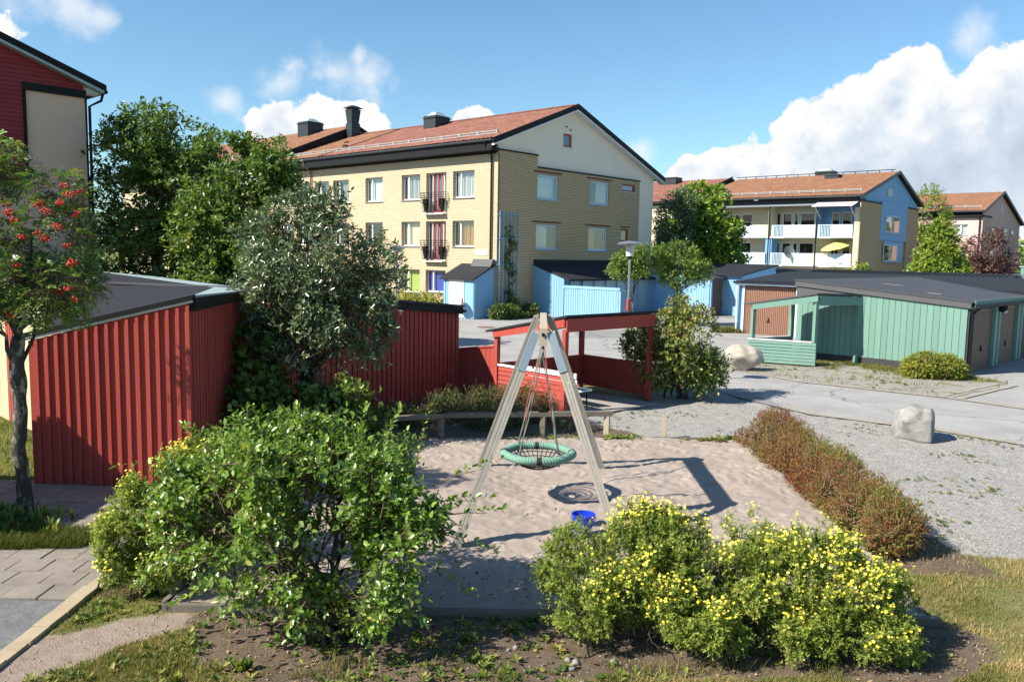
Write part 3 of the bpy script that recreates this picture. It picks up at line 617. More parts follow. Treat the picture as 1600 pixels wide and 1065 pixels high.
mb = MB(); mb.tube([ga.pt(2.2, -.35, 2.95), uc + ax * .3], .03, 6); mb.build('pole', 'white_paint', UM)
DS = thing('satellite_dish', 'grey satellite dish on the lower balcony front beside the blue pier', 'satellite dish', ga.pt(6.3, .1, 3.9))
mb = MB(); c = ga.pt(6.3, .35, 4.1); nn = V3((.3, -.9, .25)).normalized(); s1 = nn.orthogonal().normalized(); s2 = nn.cross(s1); vv = [c - nn * .12]; fs = []
for r_, d in ((.35, -.06), (.65, .06)): vv += [c + nn * d + (s1 * math.cos(k * math.pi / 8) + s2 * math.sin(k * math.pi / 8)) * r_ for k in range(16)]
fs = [(0, 1 + k, 1 + (k + 1) % 16) for k in range(16)] + [(1 + k, 17 + k, 17 + (k + 1) % 16, 1 + (k + 1) % 16) for k in range(16)]; mb.add(vv, fs); mb.build('reflector', 'grey_metal', DS, smooth=True)
mb = MB(); mb.tube([c, ga.pt(6.3, .06, 3.8)], .035, 6); mb.tube([c - nn * .1 - s2 * .5, c + nn * .5], .02, 5); mb.build('bracket', 'dark_metal', DS)

# a further wing of it behind the maple, with its own red roof
P4 = ga.pt(17.4, 0, 0)
HV = thing('red_roofed_house', 'house with a red tiled roof half hidden behind the round maple', 'building', P4); g4 = Fr(P4, AZA, flip=True)
mb = MB(); mb.quad(*[g4.pt(u, 0, z) for u, z in ((.01, 0), (18, 0), (18, 9), (.01, 9))]); mb.quad(*[g4.pt(18, v, z) for v, z in ((0, 0), (-16, 0), (-16, 9), (-9, 12.4), (0, 9))]); mb.build('wall', 'yellow_plaster', HV)
tile_roof(HV, g4, .0, 18.3, .6, 9.3, -9, 12.4, 'roof_tile_red', tw=.42, course=.5)
mb = MB(); sheet(mb, g4, .01, 18.3, (.6, 9.27), (-9, 12.36), .12); sheet(mb, g4, .01, 18.3, (-9.003, 12.36), (-17, 9.2), .12); mb.build('roof_deck', 'black_roof', HV)
mb = MB(); sheet(mb, g4, -.02, .25, (.62, 9.5), (-9, 12.6), .08); mb.build('verge_board', 'black_trim', HV)
hood(HV, g4, 7.5, -7.9, 11.6, 12.75, 2.2, 1.4, dome=False)
for z in (3.9, 6.6): 
    for u in (1.5, 5, 9, 13): window(HV, g4, u, u + 1.7, z, z + 1.4, v=.07, mull=(.5,), sill=None, cover='blind_or_pane_tone', cov_mat='room_gloom', cv=.06)

# ------------------------------------------------ pink house at the right
QP = (50.68, 90.0, 0)
HP = thing('pink_house', 'pink rendered house with plain gable and brown tiled roof', 'building', QP)
pa = Fr(QP, AZA, flip=True); pb = Fr(QP, AZB); wp = 18.9
mb = MB(); hs = [(1.25, 2.75, z, z + 1.2) for z in (3.7, 6.4)] + [(3.6, 6.2, z, z + 1.2) for z in (3.7, 6.4)] + [(7.4, 8.6, z, z + 1.2) for z in (3.7, 6.4)]
wall_grid(mb, pa, (0, 9.5), (0, 8.35), hs, depth=.2); mb.build('front_wall', 'pink_plaster', HP)
mb = MB(); mb.quad(*[pa.pt(u, -.4, z) for u, z in ((.2, 0), (9.5, 0), (9.5, 8.3), (.2, 8.3))]); mb.build('dark_interior', 'room_gloom', HP)
for h in hs: window(HP, pa, *h, v=-.1, mull=(.5,), w=.1, sill='grey_metal', cover='blind_or_pane_tone')
mb = MB(); mb.quad(*[pb.pt(u, 0, z) for u, z in ((0, 0), (wp, 0), (wp, 8.4), (7.8, 11.55), (0, 9.0))]); mb.build('gable_wall', 'pink_plaster', HP)
mb = MB(); mb.box(pb, .0, 3.7, .003, .12, 0, 8.4); mb.box(pb, 3.705, 5.9, .003, .12, 0, 6.2); mb.box(pb, 5.905, 11, .003, .12, 0, 5.2); mb.box(pb, 11.8, 15.8, .003, .12, 2.9, 7.4); mb.box(pb, 11.005, 15.8, .003, .115, 0, 2.9); mb.build('dark_panel', 'pink_dark_plaster', HP)
mb = MB(); mb.box(pb, -.05, 3.8, .0, .18, 8.402, 8.6); mb.box(pa, -.1, 9.5, .0, .4, 8.4, 8.9); mb.build('eave_box', 'black_trim', HP)
for a, b_, c, d in ((3.6, 5.7, 6.3, 7.4), (9.5, 11.6, 6.2, 7.5), (13.6, 15, 6.9, 7.4), (3.6, 5.6, 3.6, 4.9), (9.2, 11.2, 3.6, 4.9), (14, 14.8, 4.2, 5)):
    window(HP, pb, a, b_, c, d, v=.2, col='pale_zinc', w=.12, sill='grey_metal', sillv=.26, cover='blind_or_pane_tone', cov_mat='room_gloom', cv=.055)
mb = MB(); mb.box(pb, 8.2, 8.8, .003, .05, 9.3, 10.2); mb.build('vent', 'pale_zinc', HP)
mb = MB(); mb.box(pb, 4.2, 15.1, .125, .2, .2, 2.8); mb.build('opening_gloom', 'room_gloom', HP)  # closed box; its near-black colour paints the darkness of an opening
tile_roof(HP, pa, -.4, 10, .6, 9.02, -7.8, 11.55, 'roof_tile_brown', tw=.42, course=.5)
mb = MB(); sheet(mb, pa, -.38, 10, (.6, 8.98), (-7.8, 11.5), .12); sheet(mb, pa, -.38, 10, (-7.803, 11.5), (-19.4, 8.25), .12); mb.build('roof_deck', 'black_roof', HP)
mb = MB()
for (a, b_) in (((.65, 9.0), (-7.8, 11.6)), ((-7.8, 11.6), (-19.4, 8.3))): mb.prism([pa.pt(-.45, a[0], a[1] + .06), pa.pt(-.45, b_[0], b_[1] + .06), pa.pt(-.45, b_[0], b_[1] - .24), pa.pt(-.45, a[0], a[1] - .24)], pa.ex * .07)
mb.build('verge_board', 'dark_metal', HP)
snow_guard(HP, pa, .3, 9.5, -.6, 9.4); gutter_line(HP, pa, -.3, 9.8, .68, 8.95, .09)
mb = MB(); mb.tube([pa.pt(.15, .14, 8.4), pa.pt(.15, .14, .2)], .07, 6); mb.build('drainpipe', 'black_trim', HP)

# ------------------------------------------------ the red and beige gable at the left
QR = (-15.39, 30.0, 0)
HR = thing('red_gabled_house', 'house with dark red boarded gable over beige render and black roof edge', 'building', QR)
rb_ = Fr(QR, AZB); BL = -12
slope = lambda u: 9.40 + (-u) * .361
mb = MB(); mb.quad(*[rb_.pt(u, 0, z) for u, z in ((BL, 0), (0, 0), (0, 9.2), (BL * .6, slope(BL * .6) - .15), (BL, slope(BL * .6) - 1.2))]); mb.quad(*[(rb_.pt(0, v, z)) for v, z in ((0, 0), (-18, 0), (-18, 9.1), (0, 9.1))]); mb.build('render_wall', 'beige_plaster', HR)
step = .145; k = 0; z = 5.6
while z < 13.2:
    u1_ = -2.02 if z + step < 8.84 else min(-.06, -(z + step - 9.25) / .361)
    u0_ = -7.0
    if z < 8.84 < z + step: u1_ = -2.02
    if u1_ - u0_ > .2:
        b2 = MB(); b2.hexa([rb_.pt(a, b_, z + .004) for a, b_ in ((u0_, .003), (u1_, .003), (u1_, .062), (u0_, .062))], [rb_.pt(a, b_, z + step - .004) for a, b_ in ((u0_, .003), (u1_, .003), (u1_, .04), (u0_, .04))]); b2.build('board', 'red_gable_paint', HR)
    z += step
mb = MB(); mb.box(rb_, -2.015, .02, .003, .09, 8.72, 8.98); mb.box(rb_, -2.016, -1.93, .003, .1, 5.55, 8.72); mb.box(rb_, -.001, .05, -.02, .05, 0, 8.72); mb.build('flashing', 'black_trim', HR)
mb = MB(); a, b_ = .62, -7.0
mb.prism([rb_.pt(a, .3, slope(a) + .05), rb_.pt(b_, .3, slope(b_) + .05), rb_.pt(b_, .3, slope(b_) - .16), rb_.pt(a, .3, slope(a) - .16)], rb_.ey * .07)
mb.prism([rb_.pt(.6, .36, slope(.6) + .06), rb_.pt(b_, .36, slope(b_) + .06), rb_.pt(b_, .36, slope(b_) - .06), rb_.pt(.6, .36, slope(.6) - .06)], rb_.ey * -18.5); mb.build('roof', 'black_trim', HR)
mb = MB(); mb.prism([rb_.pt(.55, .01, slope(.55) - .17), rb_.pt(b_, .01, slope(b_) - .17), rb_.pt(b_, .01, slope(b_) - .26), rb_.pt(.55, .01, slope(.55) - .26)], rb_.ey * .33); mb.build('verge_soffit', 'pale_zinc', HR)
mb = MB(); mb.box(rb_, .02, .5, -.4, .0, 8.9, 9.1); mb.build('eave_bracket', 'white_paint', HR)
mb = MB(); mb.tube([rb_.pt(.62, .3, 9.0), rb_.pt(.62, -17, 9.0)], .075, 7); mb.build('gutter', 'black_trim', HR)
mb = MB(); mb.tube([rb_.pt(.6, .1, 8.98), rb_.pt(.52, .1, 8.7), rb_.pt(.12, .08, 8.45), rb_.pt(.1, .06, .2)], .05, 7); mb.build('drainpipe', 'black_trim', HR)
# ================================================================== sheds, garages and shelters
def Fr2(p, q, flip=False):
    d = V3((q[0] - p[0], q[1] - p[1], 0)); f = Fr(p, math.degrees(math.atan2(d.x, d.y)), flip); f.L = d.length; return f
def slats(par, fr, a, b_, z0, top, pitch, bw, v0, v1, mat, name='board', joined=None, jit=.002):
    """upright boards as single parts; top(u) gives the sloping head"""
    n = max(1, round((b_ - a) / pitch)); pitch = (b_ - a) / n; acc = MB()
    for k in range(n):
        u = a + pitch * (k + .5); x0, x1 = u - bw / 2, u + bw / 2; j = random.uniform(-jit, jit); zz = random.uniform(-jit, jit) * 3
        mb = acc if joined else MB(); mb.slab(fr, x0, x1, v0, v1 + j, z0 + zz, top(x0), top(x1))
        if not joined: mb.build(name, mat, par)
    if joined: acc.build(joined, mat, par, kind='stuff')
def hboards(par, fr, a, b_, z0, z1, h, v0, v1, mat):
    n = round((z1 - z0) / h); h = (z1 - z0) / n
    for k in range(n):
        c = z0 + k * h; mb = MB()
        q = [(a, v0), (b_, v0), (b_, v1 + .012), (a, v1 + .012)]; t_ = [(a, v0), (b_, v0), (b_, v1), (a, v1)]
        mb.hexa([fr.pt(x, y, c + .010) for x, y in q], [fr.pt(x, y, c + h - .008) for x, y in t_]); mb.build('board', mat, par)
def garage_door(par, fr, a, b_, z0, z1, v, mat, n=26, handle=True):
    mb = MB(); P = []
    w = (b_ - a) / n
    for k in range(n): P += [(a + w * k, v), (a + w * (k + .5), v), (a + w * (k + .56), v - .025), (a + w * (k + .94), v - .025)]
    P.append((b_, v))
    for (x0, y0), (x1, y1) in zip(P, P[1:]): mb.quad(fr.pt(x0, y0, z0), fr.pt(x1, y1, z0), fr.pt(x1, y1, z1), fr.pt(x0, y0, z1))
    mb.box(fr, a, b_, v - .06, v + .012, z1 - .05, z1 + .0)
    d = mb.build('garage_door', mat, par)
    if handle:
        h = MB(); u = (a + b_) / 2; h.box(fr, u - .09, u + .05, v + .004, v + .05, z0 + .62, z0 + .66); h.box(fr, u - .02, u + .02, v + .004, v + .03, z0 + .66, z0 + .8); h.build('handle', 'black_trim', d)
    return d
def roof_poly(mb, pts, th=.1):
    mb.prism([V3(p) for p in pts], (0, 0, -th))

# ------------------------------------------------ near red shed, end of a garage row
K0 = (-6.97, 11.76)
SH = thing('red_shed', 'red board and batten shed with black sloping felt roof and white verge trim', 'shed', K0)
f1 = Fr(K0, 90.); W1 = 2.34; t1 = lambda u: 2.13 + .585 * u / W1
mb = MB(); mb.slab(f1, 0.01, W1 - .01, -.1, -.004, .0, t1(0), t1(W1)); mb.build('front_wall', 'red_paint', SH)
slats(SH, f1, 0, W1, .02, lambda u: t1(u) - .005, W1 / 16, W1 / 16 - .004, -.003, .016, 'red_paint')
for k in range(16):
    u = W1 / 16 * (k + 1) - .022 if k < 15 else W1 - .024
    mb = MB(); mb.slab(f1, u - .024, u + .024, .0165, .05, .015, t1(u - .024), t1(u + .024)); mb.build('batten', 'red_paint', SH)
mb = MB(); mb.slab(f1, -.02, W1 + .06, -.03, .075, 0, 0, 0)
mb = MB(); mb.hexa([f1.pt(-.03, v, t1(0) + z) for v, z in ((-.05, .0), (.06, .0), (.06, .035), (-.05, .035))], [f1.pt(W1 + .05, v, t1(W1) + .008 + z) for v, z in ((-.05, .0), (.06, .0), (.06, .035), (-.05, .035))]); mb.build('white_trim', 'white_paint', SH)
mb = MB(); mb.hexa([f1.pt(-.05, v, t1(0) + z) for v, z in ((-.05, .037), (.075, .037), (.075, .11), (-.05, .11))], [f1.pt(W1 + .06, v, t1(W1) + .006 + z) for v, z in ((-.05, .037), (.075, .037), (.075, .11), (-.05, .11))]); mb.build('verge_board', 'black_trim', SH)
FC = (-4.96, 15.6); f1r = Fr2((K0[0] + W1, K0[1]), FC)
t1r = lambda u: 2.70 - .02 * u
mb = MB(); mb.slab(f1r, .003, f1r.L, -.1, -.003, 0, 2.7, t1r(f1r.L)); mb.build('side_wall', 'red_paint', SH)
slats(SH, f1r, .03, f1r.L, .02, lambda u: 2.6, .148, .105, -.002, .024, 'red_paint')
mb = MB(); mb.slab(f1r, -.02, f1r.L + .05, .0, .09, 2.6, 2.79, 2.72); mb.build('fascia', 'black_trim', SH)
EN = V3((-7.38, 13.6, 2.16)); RS = V3((-5.84, 16.08, 2.74)); RF = V3((-12.9, 25.3, 2.74)); EF = V3((-17.2, 22.5, 2.16)); FL = V3((-7.0, 11.80, 2.235)); FRt = V3((-4.60, 11.80, 2.82)); FCr = V3((-4.88, 15.65, 2.735)); FC2 = V3((-11.2, 25.6, 2.60))
mb = MB(); roof_poly(mb, [FL, FRt, RS], .06); roof_poly(mb, [FL, RS, EN], .06); roof_poly(mb, [EN, RS, RF, EF], .06)
mb.build('felt_roof', 'black_roof', SH)
mb = MB(); roof_poly(mb, [FRt + V3((.01, 0, .004)), FCr, RS + V3((0, 0, .004))], .05); roof_poly(mb, [RS + V3((0, 0, .004)), FCr, FC2, RF + V3((0, 0, .004))], .05); mb.build('sky_pale_slope', 'pale_zinc', SH)  # right-hand roof slope; pale colour paints sky reflected at a grazing angle
fd = Fr2((EN.x + .05, EN.y + .1), (EF.x + .05, EF.y + .1), flip=True)   # door wall along the far left side
mb = MB(); mb.box(fd, -.6, fd.L, -.12, -.004, 0, 2.05); mb.build('door_wall', 'red_paint', SH)
x = -.3; kk = 0
while x < 10.5:
    slats(SH, fd, x, x + .9, .02, lambda u: 2.06, .15, .14, -.003, .02, 'cream_paint', name='garage_door', joined='garage_door'); slats(SH, fd, x + .92, x + 1.32, .02, lambda u: 2.06, .13, .11, -.003, .03, 'red_paint', joined='cladding'); 
    slats(SH, fd, x + 1.35, x + 3.4, .02, lambda u: 2.06, .15, .14, -.003, .02, 'cream_paint', joined='garage_door'); slats(SH, fd, x + 3.42, x + 3.82, .02, lambda u: 2.06, .13, .11, -.003, .03, 'red_paint', joined='cladding'); x += 3.85
mb = MB(); 
for u in (4.55, 1.0, 8.4): mb.tube([fd.pt(u, .03, 1.15), fd.pt(u, .08, 1.1), fd.pt(u, .08, .98), fd.pt(u, .03, .93)], .012, 5)
mb.build('door_handles', 'black_trim', SH)

# ------------------------------------------------ shed just out of frame on the left: its shadow crosses the path
NS = thing('neighbour_shed', 'red shed beside the paved path whose shadow falls on the slabs', 'shed', (-9.6, 9.8))
fn = Fr((-11.4, 8.5), 90.)
mb = MB(); mb.box(fn, 0, 3.4, -2.5, 0, 0, 2.18); mb.build('wall', 'red_paint', NS); mb = MB(); mb.box(fn, -.08, 3.48, -2.58, .08, 2.183, 2.29); mb.build('roof', 'black_roof', NS)

# ------------------------------------------------ long dark red garage wall
RG = thing('red_garage', 'long dark red boarded garage side with thick black roof edge', 'garage', (-3.1, 18.0))
f3 = Fr((-4.9, 15.65), 37.); L3 = 5.92; t3 = lambda u: 2.62 - .098 * u
mb = MB(); mb.slab(f3, 0, L3 - .01, -.12, -.004, 0, t3(0), t3(L3)); mb.slab(f3, .01, L3, -5.2, -.13, 0, t3(0) - .02, t3(L3) - .02); mb.build('wall', 'red_paint', RG)
slats(RG, f3, .05, L3, .03, lambda u: t3(u) - .04, .147, .112, -.003, .026, 'red_paint')
mb = MB(); mb.hexa([f3.pt(-.1, v, z) for v, z in ((.0, t3(0) - .04), (.1, t3(0) - .04), (.1, t3(0) + .12), (.0, t3(0) + .12))], [f3.pt(L3 + .06, v, z) for v, z in ((.0, t3(L3) - .06), (.1, t3(L3) - .06), (.1, t3(L3) + .12), (.0, t3(L3) + .12))])
mb.box(f3, L3 + .062, L3 + .16, .02, .12, t3(L3) - .01, t3(L3) + .05); mb.build('fascia', 'black_trim', RG)
mb = MB(); mb.hexa([f3.pt(-.12, v, t3(0) + z) for v, z in ((-5.4, .03), (.13, .122), (.13, .17), (-5.4, .08))], [f3.pt(L3 + .08, v, t3(L3) + z) for v, z in ((-5.4, .03), (.13, .122), (.13, .17), (-5.4, .08))]); mb.build('felt_roof', 'grey_roof', RG)

# ------------------------------------------------ low fence and red shelter
C1, C2, BRp, BLp = (1.17, 17.9), (3.36, 19.9), (1.84, 21.56), (-.35, 19.56)
RFN = thing('red_fence', 'low dark red board fence between the red garage and the open shelter', 'fence', (-.85, 19.9))
f4 = Fr2((-1.33, 20.2), (-.42, 19.6)); tf = lambda u: 1.12 + .16 * u / f4.L
mb = MB(); mb.slab(f4, 0, f4.L, -.06, -.02, .1, tf(0), tf(f4.L)); mb.build('rails', 'red_paint', RFN)
slats(RFN, f4, 0, f4.L, .05, tf, .12, .112, -.019, .008, 'red_paint')
mb = MB(); mb.slab(f4, -.03, f4.L + .05, -.08, .03, 1.1, tf(0) + .03, tf(f4.L) + .03)
mb = MB(); mb.beam(f4.pt(-.02, -.02, tf(0) + .02), f4.pt(f4.L + .1, -.02, tf(f4.L) + .02), .1, .035); mb.build('cap_rail', 'red_paint', RFN)

RP = thing('red_shelter', 'small open red shelter with low panels under a black flat roof', 'shelter', (1.5, 19.7))
def post(par, p, z1, mat, w=.1, az=0, z0=0):
    fr = Fr(p, az); mb = MB(); mb.box(fr, -w / 2, w / 2, -w / 2, w / 2, z0, z1); return mb.build('post', mat, par)
fh = Fr2(C1, C2); fl_ = Fr2(BLp, C1); fr_ = Fr2(C2, BRp, flip=True); fbk = Fr2(BLp, BRp)
post(RP, C1, 1.86, 'red_paint', .105, fh.az); post(RP, C2, 1.86, 'red_paint', .115, fh.az); post(RP, BRp, 1.62, 'red_paint', .11, fh.az); post(RP, BLp, 1.55, 'red_paint', .105, fh.az)
zh, zl = 2.12, 1.67
mb = MB(); mb.box(fh, -.06, fh.L + .06, .058, .1, zh - .30, zh - .01); mb.build('fascia', 'red_paint', RP)
mb = MB(); mb.hexa([fl_.pt(-.06, v, z) for v, z in ((.056, zl - .17), (.1, zl - .17), (.1, zl - .01), (.056, zl - .01))], [fl_.pt(fl_.L + .055, v, z) for v, z in ((.056, zh - .19), (.1, zh - .19), (.1, zh - .015), (.056, zh - .015))]); mb.build('fascia', 'red_paint', RP)
o_ = [V3((C1[0], C1[1], zh)), V3((C2[0], C2[1], zh)), V3((BRp[0], BRp[1], zl)), V3((BLp[0], BLp[1], zl))]
ctr = sum(o_, V3((0, 0, 0))) / 4; dn = (o_[3] - o_[0]).normalized(); al = (o_[1] - o_[0]).normalized()
big_ = [o_[0] - dn * .14 - al * .13, o_[1] - dn * .14 + al * .13, o_[2] + dn * .3 + al * .13, o_[3] + dn * .3 - al * .13]
mb = MB(); mb.prism([p + V3((0, 0, .0)) for p in big_], (0, 0, .05)); mb.build('felt_roof', 'black_roof', RP)
mb = MB()
for t_ in (.2, .5, .8): mb.beam(o_[0].lerp(o_[1], t_) - V3((0, 0, .06)), o_[3].lerp(o_[2], t_) - V3((0, 0, .06)), .05, .1)
mb.build('rafters', 'red_paint', RP)
hboards(RP, fl_, .06, fl_.L - .0, .06, .83, .11, -.02, .008, 'red_paint')
mb = MB(); mb.box(fl_, .05, fl_.L - .055, -.06, .04, .834, .875); mb.build('cap_rail', 'white_paint', RP)  # white colour stands for the sunlit top; the other caps are red
slats(RP, fr_, .06, fr_.L - .06, .1, lambda u: .84, .2, .194, -.02, .005, 'red_paint')
for u in (.75, 1.45): mb = MB(); mb.box(fr_, u - .03, u + .03, -.08, -.021, .1, .84); mb.build('batten', 'red_paint', RP)
mb = MB(); mb.box(fr_, -.06, fr_.L + .06, -.09, .03, .843, .89); mb.box(fr_, 0, fr_.L, -.06, -.021, .12, .2); mb.build('cap_rail', 'red_paint', RP)
slats(RP, fbk, .06, fbk.L - .06, .1, lambda u: .84, .2, .194, -.02, .005, 'red_paint')
mb = MB(); mb.box(fbk, -.06, fbk.L + .05, -.05, .05, .843, .885); mb.build('cap_rail', 'red_paint', RP)
# bench inside
BN = thing('bench', 'white slatted bench with steel legs standing inside the red shelter', 'bench', (1.75, 18.95))
fbn = Fr((1.35, 18.55), 47.6 - 90, flip=True); fbn = Fr((1.72, 18.72), -42.4)
for k in range(3): mb = MB(); mb.box(fbn, -.15, 1.5, -.05 - k * .13, .06 - k * .13, .40, .435); mb.build('seat', 'white_paint', BN)
for k in range(2): mb = MB(); mb.box(fbn, -.1, 1.5, -.42 - k * .02, -.39 - k * .02, .56 + k * .15, .68 + k * .15); mb.build('backrest', 'white_paint', BN)
for u in (.0, 1.3):
    mb = MB(); mb.tube([fbn.pt(u, .04, 0), fbn.pt(u, .04, .395)], .018, 6); mb.tube([fbn.pt(u, -.34, 0), fbn.pt(u, -.36, .4), fbn.pt(u, -.46, .84)], .018, 6); mb.tube([fbn.pt(u, .04, .38), fbn.pt(u, -.36, .38)], .015, 6); mb.build('leg', 'black_trim', BN)
mb = MB(); fsl = Fr2(C1, C2); mb.box(fsl, -.1, 2.6, -2.2, .55, .004, .03); fl2 = mb.build('concrete_floor', 'concrete'); structure(fl2)

# ------------------------------------------------ green garage with shelter
PG = (13.97, 25.16); L0 = (10.05, 29.0)
GG = thing('green_garage', 'mint green boarded garage with grey felt roof and brown doors on its end', 'garage', PG)
f5 = Fr2(L0, PG); L5 = f5.L; t5 = lambda u: 2.56 - .082 * u
mb = MB(); mb.slab(f5, 0, L5 - .003, -.12, -.004, .0, t5(0), t5(L5)); mb.build('wall', 'green_paint', GG)
slats(GG, f5, 0.02, L5, .27, lambda u: t5(u) + .01, .193, .183, -.003, .03, 'green_paint')
mb = MB(); mb.box(f5, 0, L5 - .01, -.003, .02, 0, .26); mb.build('plinth', 'plinth', GG)
mb = MB(); mb.slab(f5, -.02, 2.18, .032, .045, 2.0, t5(0) + .01, t5(2.18) + .01); mb.build('tin_panel', 'dark_grey_tin', GG)
mb = MB(); mb.hexa([f5.pt(-.06, v, t5(0) + z) for v, z in ((-.02, .0), (.1, .0), (.1, .22), (-.02, .22))], [f5.pt(L5 + .1, v, t5(L5) + z) for v, z in ((-.02, -.02), (.1, -.02), (.1, .2), (-.02, .2))])
for u in (1.3, 1.95, 3.6): mb.slab(f5, u, u + .015, .1, .106, t5(u) + .0, t5(u) + .21, t5(u) + .21)
mb.build('fascia', 'dark_grey_tin', GG)
f5d = Fr(PG, 44.5); LD = 16
mb = MB(); mb.prism([f5.pt(-.08, .12, t5(0) + .225), f5.pt(L5 + .16, .12, t5(L5) + .2), f5.pt(L5 + .16, .12, t5(L5) + .15), f5.pt(-.08, .12, t5(0) + .175)], f5d.ex * (LD + .3)); mb.build('felt_roof', 'grey_roof', GG)
mb = MB()
for p, q, w_ in (((1.7, -3.3), (2.3, -3.55), .1), ((3.9, -1.2), (4.3, -1.25), .05)):
    a = f5.pt(p[0], p[1], t5(p[0]) + .232); b_ = f5.pt(q[0], q[1], t5(q[0]) + .232); mb.beam(a, b_, w_, .01)
mb.build('plank', 'pale_wood', GG)
mb = MB(); mb.box(f5d, 0, LD, -.14, -.02, .0, 2.25); mb.build('door_wall', 'dark_brown_metal', GG)
u = .55
for k in range(4):
    garage_door(GG, f5d, u, u + 2.05, .05, 2.0, -.0, 'dark_brown_metal', n=22)
    mb = MB(); mb.box(f5d, u + 2.12, u + 2.36, -.01, .1, .08, 2.05); mb.box(f5d, u + 2.37, u + 2.55, -.01, .07, .08, 2.05); mb.box(f5d, u + 2.57, u + 2.78, -.01, .1, .08, 2.05); mb.build('post', 'green_paint', GG); u += 2.85
mb = MB(); mb.box(f5d, .0, LD, -.01, .12, 2.06, 2.14); mb.box(f5d, .0, LD, .16, .2, 2.14, 2.33); mb.build('fascia', 'green_paint', GG)
gutter_line(GG, f5d, -.02, LD, .27, 2.14, .06, 'black_trim')
mb = MB(); mb.tube([f5d.pt(.2, .26, 2.1), f5d.pt(.12, .1, 1.9), f5d.pt(.1, .08, .25), f5d.pt(.1, .2, .12)], .045, 7); mb.build('drainpipe', 'black_trim', GG)
mb = MB(); mb.box(f5d, .02, .5, .0, .05, .05, 2.05); mb.build('corner_post', 'plinth', GG)
mb = MB(); mb.lathe(f5d.pt(3.1, .2, 1.86), [(.06, 0), (.13, .06), (.13, .2), (.05, .27)], 12); wl = mb.build('wall_lamp', 'black_trim', GG)
mb = MB(); mb.lathe(f5d.pt(3.1, .25, 1.84), [(.03, 0), (.08, .05), (.08, .1)], 10); mb.build('lamp_glass', 'lamp_glass', wl)

GPp = thing('green_shelter', 'mint green open shelter with horizontal boarded panel against the green garage', 'shelter', (9.8, 27.4))
pPL, pPR, pPP, pB4 = (8.05, 27.4), (9.8, 26.5), (11.56, 27.42), (9.72, 28.55)
g_l = Fr2(pPL, pPR); g_h = Fr2(pPR, pPP); g_b = Fr2(pPL, pB4)
for p, z in ((pPL, 1.85), (pPR, 2.2), (pPP, 2.1), (pB4, 1.95)): post(GPp, p, z, 'green_paint', .12, g_h.az)
mb = MB(); mb.hexa([g_l.pt(-.02, v, z) for v, z in ((.065, 1.80), (.11, 1.80), (.11, 1.97), (.065, 1.97))], [g_l.pt(g_l.L + .06, v, z) for v, z in ((.065, 2.15), (.11, 2.15), (.11, 2.34), (.065, 2.34))]); mb.build('fascia', 'green_paint', GPp)
mb = MB(); mb.hexa([g_h.pt(.06, v, z) for v, z in ((.065, 2.02), (.1, 2.02), (.1, 2.33), (.065, 2.33))], [g_h.pt(g_h.L + .1, v, z) for v, z in ((.065, 2.0), (.1, 2.0), (.1, 2.27), (.065, 2.27))]); mb.build('fascia', 'green_paint', GPp)
c4 = [V3((*pPL, 1.98)), V3((*pPR, 2.35)), V3((*pPP, 2.3)), V3((*pB4, 2.0))]; cc = sum(c4, V3((0, 0, 0))) / 4
mb = MB(); xx = [c4[0] + (c4[0] - c4[1]).normalized() * .25 + (c4[1] - c4[2]).normalized() * .14, c4[1] + (c4[1] - c4[2]).normalized() * .14 + (c4[1] - c4[0]).normalized() * .1, c4[2] + (c4[2] - c4[1]).normalized() * -.02 + (c4[1] - c4[0]).normalized() * .1, c4[3]]
mb.prism([xx[0], xx[1], xx[2]], (0, 0, .05)); mb.prism([xx[0], xx[2], xx[3]], (0, 0, .05)); mb.build('felt_roof', 'dark_grey_tin', GPp)
hboards(GPp, g_l, -.1, g_l.L + .07, .06, .80, .106, .0, .085, 'green_paint')
mb = MB(); mb.box(g_l, -.12, g_l.L - .06, -.03, .1, .804, .84); mb.build('cap_rail', 'white_paint', GPp)
hboards(GPp, g_b, .06, g_b.L - .06, .06, .80, .106, -.05, .03, 'green_paint')
mb = MB(); mb.box(g_b, .0, g_b.L, -.06, .05, .804, .84); mb.build('cap_rail', 'white_paint', GPp)  # white colour stands for sun on top of the low wall
mb = MB(); mb.box(g_h, -.1, g_h.L, -1.6, .25, .004, .03); structure(mb.build('concrete_slab', 'concrete'))

# ------------------------------------------------ garage with brown door and blue trim
def mono_garage(nm, label, P, az, L, depth, z0, z1, wall, roofm='black_roof', cat='garage'):
    """door face along az from P; roof rises to the back"""
    t = thing(nm, label, cat, P); f = Fr(P, az)
    mb = MB(); ra = [(0, z0), (-depth, z1)]
    for u in (.0, L): mb.prism([f.pt(u, 0, 0), f.pt(u, -depth, 0), f.pt(u, -depth, z1 - .05), f.pt(u, 0, z0 - .05)], f.ex * (.06 if u == 0 else -.06))
    mb.box(f, .06, L - .06, -depth, -depth + .06, 0, z1 - .05); mb.build('wall', wall, t)
    mb = MB(); mb.prism([f.pt(-.15, .3, z0 - .02), f.pt(-.15, -depth - .1, z1 + .01), f.pt(-.15, -depth - .1, z1 - .05), f.pt(-.15, .3, z0 - .08)], f.ex * (L + .3)); mb.build('roof', roofm, t)
    return t, f
BG, f6 = mono_garage('brown_door_garage', 'garage with brown ribbed door in a blue frame below a corrugated black roof', (10.55, 38.35), 132.2, 12, 5.5, 2.42, 2.84, 'blue_paint')
mb = MB(); mb.box(f6, .0, 12, -.3, -.1, 2.05, 2.35); mb.build('door_header', 'black_trim', BG)
mb = MB(); mb.box(f6, .2, 11.8, -.35, -.12, .0, 2.3); mb.build('dark_interior', 'room_gloom', BG)
mb = MB(); n = 96
